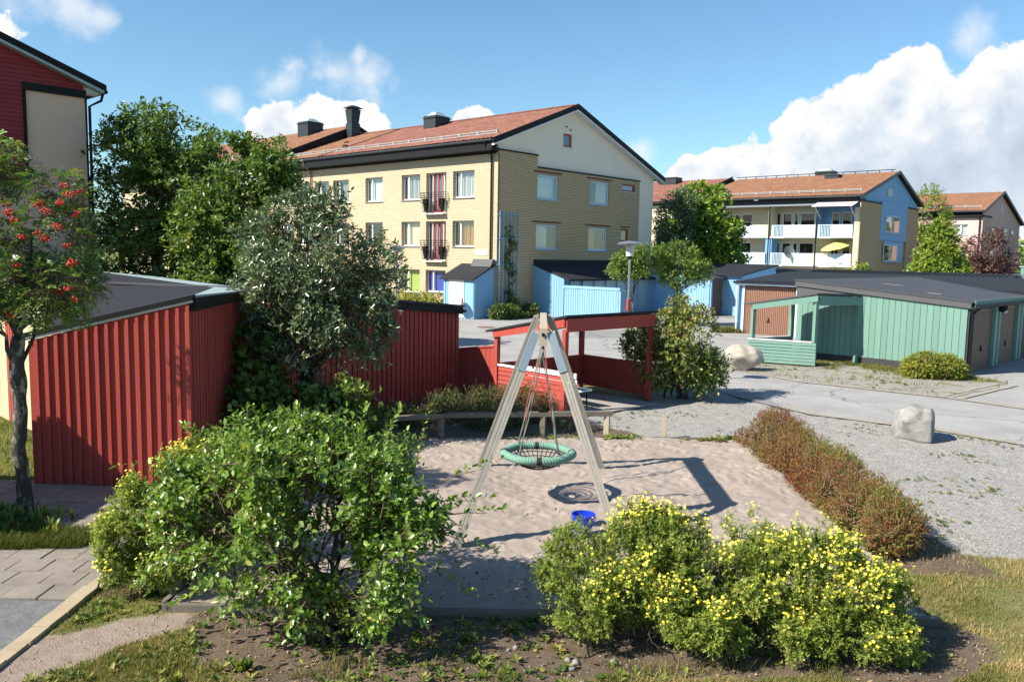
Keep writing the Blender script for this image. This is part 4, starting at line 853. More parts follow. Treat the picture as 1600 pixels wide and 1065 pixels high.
for k in range(n): u = -.15 + 12.3 * k / n; mb.tube([f6.pt(u, .34, 2.385), f6.pt(u, -.2, 2.43)], .034, 5)
mb.build('corrugated_edge', 'black_roof', BG, kind='stuff')
mb = MB(); mb.box(f6, -.15, 12, .16, .22, 2.26, 2.345); mb.build('fascia', 'blue_white_paint', BG)
u = .32
for k in range(4):
    garage_door(BG, f6, u, u + 2.36, .0, 2.2, -.02, 'brown_metal', n=26); slats(BG, f6, u + 2.42, u + 2.78, .02, lambda q: 2.2, .12, .1, -.03, .04, 'blue_white_paint', name='cladding', joined='cladding'); u += 2.84
mb = MB(); mb.box(f6, .2, .3, -.05, .05, 0, 2.25); mb.build('post', 'blue_white_paint', BG)
mb = MB(); mb.box(f6, .0, .2, -.1, -.06, 0, 2.25); mb.build('recess_panel', 'blue_paint', BG)
mb = MB(); mb.tube([f6.pt(-.02, .16, 2.3), f6.pt(-.02, .1, .1)], .045, 7); mb.build('drainpipe', 'blue_white_paint', BG)
mb = MB(); mb.box(f6, -.12, .2, -.02, .2, .0, .18); mb.build('kerb_block', 'plinth', BG)

# ------------------------------------------------ far blue garage and its boarded flank
PB5 = (11.7, 48.9)
GB = thing('blue_garage', 'sky blue boarded garage end with one dark brown door in shade', 'garage', PB5)
f7 = Fr(PB5, AZB); f7s = Fr2((11.7 - .741 * 5, 48.9 + .672 * 5), PB5); t7 = lambda u: 2.85 - .13 * u
mb = MB(); mb.slab(f7s, 0, 5, -.1, -.003, 0, t7(0), t7(5)); mb.box(f7, .003, 8, -.14, -.04, 0, 2.2); mb.build('wall', 'blue_paint', GB)
slats(GB, f7s, 0, 5, .02, t7, .17, .155, -.002, .03, 'blue_paint', joined='cladding')
for u in (.12, 2.95):
    garage_door(GB, f7, u + .1, u + 2.6, .0, 2.08, .0, 'dark_brown_metal', n=24); mb = MB(); mb.box(f7, u - .08, u + .08, -.01, .08, .0, 2.1); mb.build('post', 'blue_paint', GB)
mb = MB(); mb.box(f7, -.1, 8.1, .02, .2, 2.1, 2.24); mb.build('fascia', 'dark_grey_tin', GB)
mb = MB(); mb.prism([f7s.pt(-.1, .14, t7(0) + .14), f7s.pt(5.3, .14, t7(5.3) + .14), f7s.pt(5.3, .14, t7(5.3) + .04), f7s.pt(-.1, .14, t7(0) + .04)], f7.ex * 8.3); mb.build('felt_roof', 'grey_roof', GB)
# navy lean-to block beside it
NB, f7b = mono_garage('navy_store', 'low navy boarded store with black roof behind the blue garage', (8.9, 53.6), 132.2, 6.5, 4.5, 2.5, 3.1, 'blue_paint')
slats(NB, f7b, 0, 6.5, .02, lambda u: 2.42, .17, .155, .0, .03, 'blue_paint', joined='cladding')

# ------------------------------------------------ blue lean-to stores against the brick gable
PL_ = fb.pt(3.14, .17, 0)
LT = thing('blue_lean_to', 'bright blue store with striped doors and black lean-to roof on the brick gable', 'shed', PL_)
f8 = Fr(PL_, AZA + 180); 
f8f = Fr(f8.pt(2.26, 0, 0), AZB)
t8 = lambda d: 2.86 - .315 * d
mb = MB(); mb.slab(f8, 0, 2.25, .01, .1, 0, t8(0), t8(2.25)); mb.build('wall', 'blue_paint', LT)
f8l = Fr(PL_, AZA + 180)   # same bearing; outward is to the right of travel, towards the light
slats(LT, f8, 0.01, 2.26, .02, t8, .17, .15, .101, .13, 'blue_paint', joined='cladding')
mb = MB(); mb.box(f8f, .1, 10.4, -.2, -.06, 0, 2.12); mb.build('front_wall', 'blue_paint', LT)
u = .45
for k in range(9):
    mb = MB(); mb.box(f8f, u, u + .78, -.058, .0, .05, 2.08); mb.build('store_door', 'pale_zinc', LT); u += 1.12
mb = MB(); mb.prism([fb.pt(3.05, .17, 2.9), fb.pt(3.05, .17, 3.0), fb.pt(3.05, 2.75, 2.16), fb.pt(3.05, 2.75, 2.06)], fb.ex * 10.6); mb.build('felt_roof', 'black_roof', LT)
mb = MB(); mb.box(fb, 3.05, 13.6, .165, .24, 2.93, 3.2); mb.build('flashing', 'black_trim', LT)
f8e = Fr(f8.pt(2.3, .1, 0), AZA + 180)
BF = thing('blue_fence', 'pale blue upright board fence with flat cap in front of the blue stores', 'fence', f8e.pt(1.8, 0, 0))
slats(BF, f8e, .0, 3.6, .04, lambda u: 1.68, .155, .135, .0, .03, 'blue_paint', name='board')
mb = MB(); mb.box(f8e, .0, 3.6, -.06, -.003, .1, 1.66); mb.build('rails', 'blue_paint', BF); mb = MB(); mb.box(f8e, -.06, 3.68, -.09, .06, 1.69, 1.83); mb.build('cap_rail', 'blue_paint', BF)
mb = MB(); mb.box(f8e, 3.61, 3.72, -.5, .02, .0, 1.68); mb.build('end_panel', 'blue_paint', BF)

# ------------------------------------------------ small blue shed under the brick corner
BS = thing('blue_shed', 'small blue boarded shed with white door and black roof under the brick corner', 'shed', fa.pt(1, .8, 0))
t9 = lambda v: 2.8 - .44 * v
Fs = Fr(fa.pt(0, 0, 0), AZB + 180)      # travels from the facade out to the front, outward to the right
f9 = Fr(fa.pt(-.02, 1.56, 0), AZB)      # side: from front corner back to the facade
mb = MB(); mb.slab(f9, 0, 1.52, -.08, -.003, 0, t9(1.56), t9(.04)); mb.build('side_wall', 'blue_paint', BS)
slats(BS, f9, 0, 1.52, .03, lambda u: t9(1.56 - u), .15, .13, -.002, .025, 'blue_paint', joined='cladding')
f9f = Fr(fa.pt(0, 1.56, 0), AZA, flip=True)
mb = MB(); mb.box(f9f, .0, 2.3, -.09, -.003, 0, 2.1); mb.build('front_wall', 'blue_paint', BS)
slats(BS, f9f, .0, .62, .03, lambda u: 2.1, .16, .14, -.002, .03, 'blue_paint', joined='cladding'); slats(BS, f9f, 1.9, 2.3, .03, lambda u: 2.1, .16, .14, -.002, .03, 'blue_paint', joined='cladding')
mb = MB(); mb.box(f9f, .68, 1.86, -.002, .04, .06, 2.06); dr = mb.build('door', 'white_paint', BS); mb = MB(); mb.box(f9f, .76, .82, .042, .09, .85, 1.1); mb.build('handle', 'red_frame', dr)
mb = MB(); mb.prism([fa.pt(-.14, .06, 2.84), fa.pt(-.14, 1.74, 2.06), fa.pt(-.14, 1.74, 2.14), fa.pt(-.14, .06, 2.92)], fa.ex * 2.6); mb.build('felt_roof', 'black_roof', BS)
mb = MB(); mb.prism([fa.pt(-.1, .06, 2.93), fa.pt(-.1, .42, 2.78), fa.pt(-.1, .2, 3.18), fa.pt(-.1, .06, 3.18)], fa.ex * 1.5); mb.build('flashing', 'dark_grey_tin', BS)

# ------------------------------------------------ far garage rows on the right
FG, f10 = mono_garage('far_garage_row', 'far row of garages under a ribbed black roof with a blue end', (18.0, 52.7), 132.2, 11.5, 4, 2.4, 2.8, 'blue_house_paint')
mb = MB(); mb.box(f10, 0, 11.5, -.1, .0, 0, 2.3); mb.build('door_wall', 'blue_paint', FG); mb = MB(); mb.box(f10, -.12, 11.6, .31, .36, 2.22, 2.4); mb.build('fascia', 'blue_white_paint', FG)
mb = MB()
for k in range(40): u = -.1 + 11.6 * k / 40; mb.prism([f10.pt(u, .3, 2.385), f10.pt(u, -4.08, 2.815), f10.pt(u, -4.08, 2.85), f10.pt(u, .3, 2.42)], f10.ex * .05)
mb.build('roof_ribs', 'black_roof', FG, kind='stuff')
FG2, f11 = mono_garage('second_far_garage_row', 'low garage row with white edged black roof below the blue house', (17.5, 62.5), 132.2, 16, 4, 2.35, 2.75, 'blue_house_paint')
mb = MB(); mb.box(f11, 0, 16, -.1, 0, 0, 2.25); mb.build('door_wall', 'blue_paint', FG2); mb = MB(); mb.box(f11, -.12, 16.1, .31, .36, 2.15, 2.34); mb.build('fascia', 'blue_white_paint', FG2)
TG, f12 = mono_garage('teal_garage', 'distant teal boarded garage with pale roof edge at the right', (34.2, 60), 42.2, 10.6, 5, 2.55, 2.6, 'green_paint')
slats(TG, f12, 0, 10.6, .0, lambda u: 2.48, .2, .185, .0, .03, 'green_paint', joined='cladding'); mb = MB(); mb.box(f12, -.1, 10.7, .31, .37, 2.4, 2.6); mb.build('fascia', 'pale_zinc', TG)
f13 = Fr(f12.pt(10.65, .35, 0), 132.2)
TT = thing('tall_teal_store', 'taller pale teal boarded store at the right edge of the view', 'shed', f13.pt(0, 0, 0))
mb = MB(); mb.box(f13, 0, 7, -3, -.003, 0, 3.15); mb.build('wall', 'green_paint', TT); slats(TT, f13, 0, 7, .0, lambda u: 2.45, .24, .225, .0, .03, 'green_paint', joined='cladding'); slats(TT, f13, 0, 7, 2.6, lambda u: 3.15, .24, .225, .0, .03, 'green_paint', joined='cladding')
mb = MB(); mb.box(f13, -.1, 7, .0, .08, 2.46, 2.59); mb.build('band', 'grey_metal', TT); mb = MB(); mb.box(f13, -.12, 7, -3.1, .1, 3.153, 3.24); mb.build('roof', 'pale_zinc', TT)
RD, f14 = mono_garage('distant_red_garage', 'distant red gabled garage with black roof in front of the pink house', (44.8, 79.5), 132.2, 5, 5, 2.3, 2.6, 'red_paint')
mb = MB(); f14b = Fr(f14.pt(5.01, 0, 0), 42.2); mb.prism([f14b.pt(0, .005, 0), f14b.pt(5, .005, 0), f14b.pt(5, .005, 3.1), f14b.pt(0, .005, 2.3)], f14b.ey * .08); mb.build('end_wall', 'red_paint', RD); mb = MB(); mb.box(f14, 3.2, 5, .02, .1, 1.4, 2.25); mb.build('door', 'red_paint', RD)
RC, f15 = mono_garage('distant_red_store', 'distant red store box with black top at the far right edge', (54.6, 85), 132.2, 5, 4, 3.2, 3.3, 'red_paint')
mb = MB(); mb.box(f15, 0, 5, -.05, .0, 0, 3.15); mb.build('front_wall', 'red_paint', RC)
# ================================================================== ground
def ground_mat():
    mt, t, p = new_mat('ground'); P = pos(t)
    def at(n): a = N(t, 'ShaderNodeAttribute'); a.attribute_name = n; return a.outputs['Fac']
    n_big = noise_n(t, P, 1.1, 6, .65); n_mid = noise_n(t, P, 7, 6, .7); n_fine = noise_n(t, P, 70, 4, .75); n_grit = noise_n(t, P, 190, 3, .8)
    grassy = ramp(t, math_node(t, 'ADD', math_node(t, 'MULTIPLY', n_mid, .6), math_node(t, 'MULTIPLY', n_fine, .4)), [(.32, (.10, .085, .035)), (.46, (.20, .155, .075)), (.56, (.29, .225, .125)), (.7, (.38, .31, .19))])
    green = ramp(t, n_fine, [(.3, (.035, .055, .012)), (.5, (.10, .135, .03)), (.7, (.19, .22, .06))])
    base = mixc(t, math_node(t, 'MULTIPLY', math_node(t, 'SUBTRACT', math_node(t, 'ADD', n_big, math_node(t, 'MULTIPLY', n_mid, .35)), .52), 3.2, clamp=True), grassy, green)
    base = mixc(t, at('green'), base, green)
    soil = ramp(t, math_node(t, 'ADD', math_node(t, 'MULTIPLY', n_fine, .6), math_node(t, 'MULTIPLY', n_mid, .4)), [(.3, (.045, .033, .024)), (.5, (.125, .093, .068)), (.72, (.23, .18, .135))])
    dirt = ramp(t, math_node(t, 'ADD', math_node(t, 'MULTIPLY', n_grit, .6), math_node(t, 'MULTIPLY', n_mid, .4)), [(.3, (.17, .125, .10)), (.5, (.27, .21, .175)), (.7, (.38, .31, .265))])
    v = N(t, 'ShaderNodeTexVoronoi'); v.inputs['Scale'].default_value = 62; t.links.new(P, v.inputs['Vector'])
    sp = N(t, 'ShaderNodeSeparateColor'); t.links.new(v.outputs['Color'], sp.inputs[0])
    grav = ramp(t, math_node(t, 'ADD', math_node(t, 'MULTIPLY', sp.outputs[0], .55), math_node(t, 'MULTIPLY', n_mid, .45)), [(.15, (.13, .122, .112)), (.45, (.255, .245, .23)), (.62, (.34, .33, .313)), (.85, (.47, .46, .445))])
    def sharp(a): return math_node(t, 'MULTIPLY', math_node(t, 'ADD', math_node(t, 'SUBTRACT', a, .5), math_node(t, 'MULTIPLY', math_node(t, 'SUBTRACT', n_mid, .5), 1.1)), 4, clamp=True)
    def soft(a):
        m_ = math_node(t, 'ADD', sharp(a), .5, clamp=True); n = N(t, 'ShaderNodeMapRange', interpolation_type='SMOOTHSTEP'); t.links.new(math_node(t, 'ADD', a, math_node(t, 'MULTIPLY', math_node(t, 'SUBTRACT', n_mid, .5), 1.3)), n.inputs['Value']); n.inputs['From Min'].default_value = .3; n.inputs['From Max'].default_value = .7; return n.outputs[0]
    c = mixc(t, soft(at('gravel')), base, grav); c = mixc(t, soft(at('dirt')), c, dirt); c = mixc(t, soft(at('soil')), c, soil)
    t.links.new(c, p.inputs['Base Color']); p.inputs['Roughness'].default_value = .95; p.inputs['Specular IOR Level'].default_value = .15
    h = math_node(t, 'ADD', math_node(t, 'MULTIPLY', n_fine, .6), math_node(t, 'MULTIPLY', v.outputs['Distance'], .5)); bump(t, p, h, .7, .015)
ground_mat()
def granular(name, stops, scale=190, patch=.8, b=.6, bd=.01, vor=None, spec=.15, big=.7):
    mt, t, p = new_mat(name); P = pos(t)
    a = noise_n(t, P, big, 7, .65); g = noise_n(t, P, scale, 3, .8); m_ = noise_n(t, P, scale / 9, 5, .7)
    f = math_node(t, 'ADD', math_node(t, 'ADD', math_node(t, 'MULTIPLY', a, .45 * patch), math_node(t, 'MULTIPLY', g, .5)), math_node(t, 'MULTIPLY_ADD', m_, .2, .15 - .225 * patch))
    c = ramp(t, f, stops)
    t.links.new(c, p.inputs['Base Color']); p.inputs['Roughness'].default_value = .93; p.inputs['Specular IOR Level'].default_value = spec
    bump(t, p, math_node(t, 'ADD', g, m_), b, bd); return mt
granular('asphalt', [(.28, (.17, .166, .160)), (.45, (.285, .28, .272)), (.62, (.385, .38, .37))], 130, patch=.9)
granular('path_asphalt', [(.36, (.05, .053, .056)), (.47, (.125, .13, .135)), (.56, (.19, .195, .20)), (.64, (.42, .42, .42))], 75, patch=.5)
granular('sand', [(.25, (.205, .168, .142)), (.46, (.31, .258, .222)), (.66, (.41, .35, .305))], 160, patch=.8, b=.5, bd=.012)
granular('slab', [(.25, (.14, .122, .105)), (.48, (.245, .215, .185)), (.7, (.33, .295, .255))], 120, patch=1.1, big=2.5)
granular('kerb', [(.25, (.26, .20, .13)), (.48, (.40, .325, .225)), (.7, (.50, .42, .31))], 120, patch=.9, big=3)
granular('edge_strip', [(.25, (.22, .195, .16)), (.48, (.315, .285, .24)), (.7, (.39, .36, .315))], 120, patch=.9, big=3)
granular('joint', [(.3, (.05, .05, .02)), (.5, (.10, .10, .045)), (.7, (.15, .13, .07))], 60)

def asphalt_wear():
    mt = M['asphalt']; t = mt.node_tree; p = t.nodes['Principled BSDF']; src = p.inputs['Base Color'].links[0].from_socket; P = pos(t)
    d = N(t, 'ShaderNodeTexNoise'); d.inputs['Scale'].default_value = 1.2; d.inputs['Detail'].default_value = 5; t.links.new(P, d.inputs['Vector'])
    ad = N(t, 'ShaderNodeVectorMath', operation='MULTIPLY_ADD'); t.links.new(d.outputs['Color'], ad.inputs[0]); ad.inputs[1].default_value = (1.1, 1.1, 0); t.links.new(P, ad.inputs[2])
    v = N(t, 'ShaderNodeTexVoronoi', feature='DISTANCE_TO_EDGE'); v.inputs['Scale'].default_value = .22; t.links.new(ad.outputs[0], v.inputs['Vector'])
    crack = math_node(t, 'MULTIPLY', math_node(t, 'SUBTRACT', .0045, v.outputs['Distance']), 260, clamp=True)
    v2 = N(t, 'ShaderNodeTexVoronoi', distance='CHEBYCHEV'); v2.inputs['Scale'].default_value = .16; t.links.new(P, v2.inputs['Vector']); sp = N(t, 'ShaderNodeSeparateColor'); t.links.new(v2.outputs['Color'], sp.inputs[0])
    patch = math_node(t, 'MULTIPLY', math_node(t, 'MULTIPLY', math_node(t, 'GREATER_THAN', sp.outputs[0], .72), math_node(t, 'LESS_THAN', v2.outputs['Distance'], .30)), .45)
    c = mixc(t, patch, src, (.14, .142, .145)); c = mixc(t, math_node(t, 'MULTIPLY', crack, .7), c, (.07, .07, .07))
    st = noise_n(t, scaled(t, P, (.5, .5, .5)), 1, 6, .7); c = mixc(t, math_node(t, 'MULTIPLY', math_node(t, 'SUBTRACT', st, .56), 3, clamp=True), c, (.22, .22, .215))
    t.links.new(c, p.inputs['Base Color'])
asphalt_wear()
GRAV = [(1.55, 15.55), (4.4, 15.5), (5.1, 12.5), (5.25, 10.2), (5.6, 9.5), (7, 9.3), (30, 8), (30, 12), (10.3, 15.3), (8.0, 17.5), (6.9, 18.4), (6.0, 20.2), (5.2, 22.5), (3.6, 21), (3.4, 19.5), (1.2, 17.6)]
GRAV2 = [(7.3, 24.4), (6.2, 26.0), (7.0, 27.6), (9.6, 27.0), (11.4, 27.6), (14.1, 25.1), (14.6, 23.7), (11.2, 20.7)]
SOIL = [[(-3.0, 7.5), (-2.6, 6.6), (-1.6, 6.0), (.3, 6.1), (.9, 6.5), (3.6, 6.55), (4.6, 7.0), (4.3, 7.8), (-2.9, 7.75)], [(-3.2, 14.0), (-2.5, 14.6), (1.6, 15.5), (2.6, 15.7), (1.2, 17.8), (-1.2, 20.2), (-5, 15.8), (-4.8, 11.9)], [(4.2, 8.9), (5.6, 9.0), (5.3, 13), (5.0, 15.7), (4.2, 15.6)], [(-4.1, 7.9), (-3.3, 7.9), (-3.2, 9.2), (-4.2, 9.2)]]
DIRT = [[(-5.2, 5.6), (-4.2, 7.0), (-3.6, 7.5), (-3.05, 7.72), (-2.75, 7.5), (-3.4, 6.85), (-3.9, 6.3), (-4.6, 5.2)]]
GREEN = [[(-7.5, 9.05), (-5.0, 9.15), (-4.6, 9.75), (-7.5, 9.85)], [(-14, 11.9), (-7.05, 11.9), (-7.2, 13.6), (-14, 20.5)]]
xs = np.concatenate([-np.geomspace(1500, 12, 26), np.arange(-11.5, 16, .085), np.geomspace(16.2, 1500, 26)]); ys = np.concatenate([[-300, -60, -20, -6, 0], np.arange(3, 23.5, .085), np.geomspace(24, 2000, 34)])
X, Y = np.meshgrid(xs, ys); X1, Y1 = X.ravel(), Y.ravel(); near = (np.abs(X1) < 18) & (Y1 > 2) & (Y1 < 24)
jx = (fbm2(X1, Y1, 1.6, 4, 3) - .5) * 1.1; jy = (fbm2(X1, Y1, 1.6, 4, 9) - .5) * 1.1
def region(polys, soft=True):
    r_ = np.zeros(X1.shape)
    for q in polys:
        for a, b_ in ((0, 0), (.12, 0), (-.12, 0), (0, .12), (0, -.12)): r_ = np.maximum(r_, 0) + inside(X1 + jx * .55 + a, Y1 + jy * .55 + b_, q) / 5
    return np.clip(r_, 0, 1)
g_gravel = region([GRAV, GRAV2]); g_soil = region(SOIL); g_dirt = region(DIRT); g_green = region(GREEN) * .8
Z1 = np.where(near, (fbm2(X1, Y1, 1.3, 4, 5) - .62) * .10 + (fbm2(X1, Y1, 7, 3, 6) - .55) * .035, -.06)
Z1 = np.minimum(Z1, -.004) - np.where(inside(X1, Y1, [(-3.2, 7.85), (4.15, 7.85), (4.32, 10), (4.36, 15.4), (1.8, 15.4), (-1.2, 14.9), (-2.7, 14.3)]), .12, 0)
nx, ny = len(xs), len(ys); I = np.arange(nx - 1); fs = np.concatenate([np.stack([r_ * nx + I, r_ * nx + I + 1, (r_ + 1) * nx + I + 1, (r_ + 1) * nx + I], -1) for r_ in range(ny - 1)])
structure(np_mesh('ground', np.stack([X1, Y1, Z1], -1), fs, 'ground', attrs=dict(gravel=g_gravel, soil=g_soil, dirt=g_dirt, green=g_green), smooth=True))

def outline(poly, step=.25, amp=.07, seed=1, closed=True):
    o = []; n = len(poly)
    for i in range(n if closed else n - 1):
        a, b_ = np.array(poly[i]), np.array(poly[(i + 1) % n]); k = max(1, min(60, int(np.linalg.norm(b_ - a) / step)))
        for j in range(k): o.append(a + (b_ - a) * j / k)
    o = np.array(o); o[:, 0] += (fbm2(o[:, 0], o[:, 1], 1.7, 4, seed) - .5) * 2 * amp * 2; o[:, 1] += (fbm2(o[:, 0], o[:, 1], 1.7, 4, seed + 5) - .5) * 2 * amp * 2
    return o
def sheet_poly(name, poly, z, mat, amp=.07, step=.25, seed=1, kind='structure'):
    o = outline(poly, step, amp, seed) if amp else poly
    bm_v = [(float(a), float(b_), z) for a, b_ in o]; me = bpy.data.meshes.new(name)
    from mathutils.geometry import tessellate_polygon
    tri = tessellate_polygon([[Vector(v) for v in bm_v]]); me.from_pydata(bm_v, [], [tuple(x) for x in tri]); me.materials.append(M[mat]); me.update()
    if me.polygons[0].normal.z < 0: me.flip_normals()
    return link(name, me, None, V3((0, 0, 0)), kind)
NEAR_EDGE = [(16, 8.6), (9.95, 15.61), (9.02, 16.68), (8.03, 17.43), (6.78, 18.3), (5.98, 19.9), (5.3, 21.5), (4.2, 22.6), (2.3, 22.3), (-.2, 20.4), (-1.2, 20.6)]
road = sheet_poly('asphalt_yard', NEAR_EDGE + [(-5, 25), (-9, 28), (-40, 52), (-40, 84), (70, 84), (70, 20), (22, 3)], .008, 'asphalt', amp=.05)
VERGE = [(7.58, 24.5), (6.74, 25.93), (7.3, 27.3), (8.6, 27.6), (9.6, 28.7), (11.9, 27.4), (14.0, 25.2), (14.43, 23.6), (11.33, 20.93), (9.62, 22.15), (8.25, 23.22)]
def verge_mat():
    mt, t, p = new_mat('verge'); P = pos(t); n1_ = noise_n(t, P, 2.2, 6, .7); n2_ = noise_n(t, P, 60, 4, .75)
    grav = ramp(t, n2_, [(.3, (.16, .145, .125)), (.5, (.30, .28, .25)), (.7, (.42, .40, .37))]); gr = ramp(t, n2_, [(.3, (.06, .075, .02)), (.5, (.14, .16, .045)), (.7, (.25, .25, .10))])
    c = mixc(t, math_node(t, 'MULTIPLY', math_node(t, 'SUBTRACT', n1_, .52), 9, clamp=True), grav, gr); t.links.new(c, p.inputs['Base Color']); p.inputs['Roughness'].default_value = .95; bump(t, p, n2_, .8, .02)
verge_mat()
sheet_poly('gravel_verge', VERGE, .02, 'verge', amp=.12, seed=4)
def strip(name, pts, w, z, mat):
    mb = MB(); pts = [V3((*p, z)) for p in outline(pts, .4, .03, 8, closed=False)]
    for a, b_ in zip(pts, pts[1:]):
        d = (b_ - a).normalized(); n_ = V3((-d.y, d.x, 0)) * w / 2; mb.quad(a - n_, b_ - n_, b_ + n_, a + n_)
    return structure(mb.build(name, mat))
strip('road_edge', [(15, 9.7), (12.2, 13.0), (9.75, 15.9), (8.9, 16.9), (7.9, 17.6), (6.9, 18.4), (6.2, 19.7)], .22, .013, 'edge_strip')
strip('road_edge', [(17, 14.9), (12.32, 19.6), (11.25, 20.95), (9.62, 22.2), (8.25, 23.25), (7.5, 24.6)], .26, .026, 'edge_strip')
strip('road_edge', [(11.05, 20.95), (12.6, 22.3), (14.4, 23.75)], .16, .032, 'edge_strip'); strip('road_edge', [(11.45, 20.75), (13.0, 22.05), (14.8, 23.5)], .16, .032, 'edge_strip')

# sandpit surface with trodden relief
xs2 = np.arange(-3.4, 4.45, .03); ys2 = np.arange(7.6, 15.7, .03); X2, Y2 = np.meshgrid(xs2, ys2); x2, y2 = X2.ravel(), Y2.ravel()
SANDP = [(-3.32, 7.72), (4.12, 7.72), (4.28, 8.9), (4.32, 10.7), (4.40, 15.42), (1.81, 15.45), (-1.27, 14.98), (-2.71, 14.37), (-3.1, 11)]
z2 = .045 + (fbm2(x2, y2, 1.1, 3, 2) - .5) * .10 + (fbm2(x2, y2, 5, 3, 4) - .5) * .055 + (np.abs(fbm2(x2, y2, 11, 2, 7) - .5)) * .04 - .045 * np.exp(-(((x2 - .4) / .6) ** 2 + ((y2 - 11.4) / .9) ** 2))
r_ = np.random.default_rng(66)
for k in range(620):
    fx, fy = r_.uniform(-3.2, 4.2), r_.uniform(7.8, 15.3); a_ = r_.uniform(0, 3.14); w1_, w2_ = r_.uniform(.04, .06), r_.uniform(.08, .16)
    sl = (np.abs(x2 - fx) < .35) & (np.abs(y2 - fy) < .35); dx_, dy_ = x2[sl] - fx, y2[sl] - fy; e_ = ((dx_ * math.cos(a_) + dy_ * math.sin(a_)) / w2_) ** 2 + ((-dx_ * math.sin(a_) + dy_ * math.cos(a_)) / w1_) ** 2
    z2[sl] += r_.uniform(.006, .018) * (-np.exp(-e_) + .55 * np.exp(-((np.sqrt(e_) - 1.5) ** 2) * 4))
nx, ny = len(xs2), len(ys2); I = np.arange(nx - 1); fs = np.concatenate([np.stack([r_ * nx + I, r_ * nx + I + 1, (r_ + 1) * nx + I + 1, (r_ + 1) * nx + I], -1) for r_ in range(ny - 1)])
cx_, cy_ = x2[fs].mean(1), y2[fs].mean(1); fs = fs[inside(cx_, cy_, SANDP)]
sand = structure(np_mesh('sand', np.stack([x2, y2, z2], -1), fs, 'sand', smooth=True))
def timber(par, name, a, b_, w=.07, h=.13, z=-.01, mat='old_wood'):
    mb = MB(); mb.beam(V3((*a, z)), V3((*b_, z)), w, h); return mb.build(name, mat, par)
SE = thing('sandpit_edge', 'weathered timber edging boards around the pink sand of the play area', 'edging', (.4, 7.7))
for a, b_ in (((-3.35, 7.68), (-.9, 7.67)), ((-.88, 7.67), (1.6, 7.66)), ((1.62, 7.66), (4.22, 7.68))): timber(SE, 'edge_board', a, b_)
timber(SE, 'edge_board', (4.14, 7.85), (4.02, 8.5)); timber(SE, 'edge_board', (4.24, 8.7), (4.34, 12), w=.05, h=.07); timber(SE, 'edge_board', (4.34, 12), (4.42, 15.5), w=.05, h=.07)
for a, b_ in (((4.4, 15.5), (1.85, 15.52)), ((1.83, 15.52), (-1.3, 15.06)), ((-1.32, 15.06), (-2.78, 14.42)), ((-2.8, 14.4), (-3.2, 11)), ((-3.2, 11), (-3.37, 7.74))): timber(SE, 'edge_board', a, b_, w=.05, h=.07, z=.02, mat='old_wood')

# rail fence round the sandpit
RL = thing('rail_fence', 'low timber rail fence with short posts along the back of the sandpit', 'fence', (0, 15.3))
rp = [(1.86, 15.6), (.62, 15.42), (-1.3, 15.12), (-2.75, 14.45), (-3.12, 11.6), (-3.38, 8.02)]
for k, (x, y) in enumerate(rp):
    fr = Fr((x, y), 20); mb = MB(); mb.box(fr, -.05, .05, -.05, .05, -.05, .43); mb.build('post', 'pale_wood' if k == 0 else 'old_wood', RL)
for a, b_ in zip(rp, rp[1:]):
    mb = MB(); d = (V3((*b_, 0)) - V3((*a, 0))).normalized() * .1; mb.beam(V3((*a, .475)) - d, V3((*b_, .475)) + d * .9, .11, .085); mb.build('rail', 'old_wood', RL)
fr = Fr((2.97, 15.62), 14); mb = MB(); mb.box(fr, -.05, .05, -.05, .05, -.05, .47); tag(mb.build('timber_post', 'pale_wood', origin=(2.97, 15.62, 0)), 'lone short square timber post at the edge of sand and gravel', 'post')

# paving
PV = structure(bpy.data.objects.new('paved_path', None)); COL.objects.link(PV); ORG['paved_path'] = V3((0, 0, 0))
mb = MB(); mb.quad((-10, 7.8, -.002), (-4.22, 7.8, -.002), (-4.0, 9.2, -.002), (-4.0, 12.0, -.002), (-10, 12.0, -.002)); mb.build('bedding', 'joint', PV)
def slab_mesh(w, d):
    b_ = .003; me = MB(); q = [(-w / 2, -d / 2), (w / 2, -d / 2), (w / 2, d / 2), (-w / 2, d / 2)]; q2 = [(x * (1 - 2 * b_ / w), y * (1 - 2 * b_ / d)) for x, y in q]
    me.add([(x, y, -.03) for x, y in q] + [(x, y, .018) for x, y in q] + [(x, y, .024) for x, y in q2], [(0, 1, 5, 4), (1, 2, 6, 5), (2, 3, 7, 6), (3, 0, 4, 7), (4, 5, 9, 8), (5, 6, 10, 9), (6, 7, 11, 10), (7, 4, 8, 11), (8, 9, 10, 11)])
    m_ = bpy.data.meshes.new('paving_slab'); m_.from_pydata([tuple(v) for v in me.v], [], me.f); m_.materials.append(M['slab']); m_.update(); return m_
sm = slab_mesh(.363, .335)
row = 0; y = 7.985
while y < 11.75:
    x = -3.93 - (row % 2) * .185 - (0 if y < 9.2 else -.15)
    while x > -8.2:
        if x - .18 < -4.36 + max(0, y - 8) * .12 + .03 and not (9.1 < y < 9.75 and x < -5.0) and x > -.88 * y + .35:
            o = bpy.data.objects.new('paving_slab', sm); COL.objects.link(o); o.parent = PV; o.location = (x - .18 + random.uniform(-.004, .004), y + random.uniform(-.004, .004), random.uniform(-.006, .004)); o.rotation_euler = (random.uniform(-.012, .012), random.uniform(-.012, .012), random.uniform(-.012, .012))
        x -= .37
    y += .342; row += 1
mb = MB(); mb.quad((-12, 3, .012), (-4.36, 3, .012), (-4.36, 7.79, .012), (-12, 7.79, .012)); structure(mb.build('asphalt_path', 'path_asphalt'))
me = slab_mesh(.16, .30); me.materials.clear(); me.materials.append(M['kerb'])
KB = structure(bpy.data.objects.new('path_kerb', None)); COL.objects.link(KB); ORG['path_kerb'] = V3((0, 0, 0))
y = 5.2
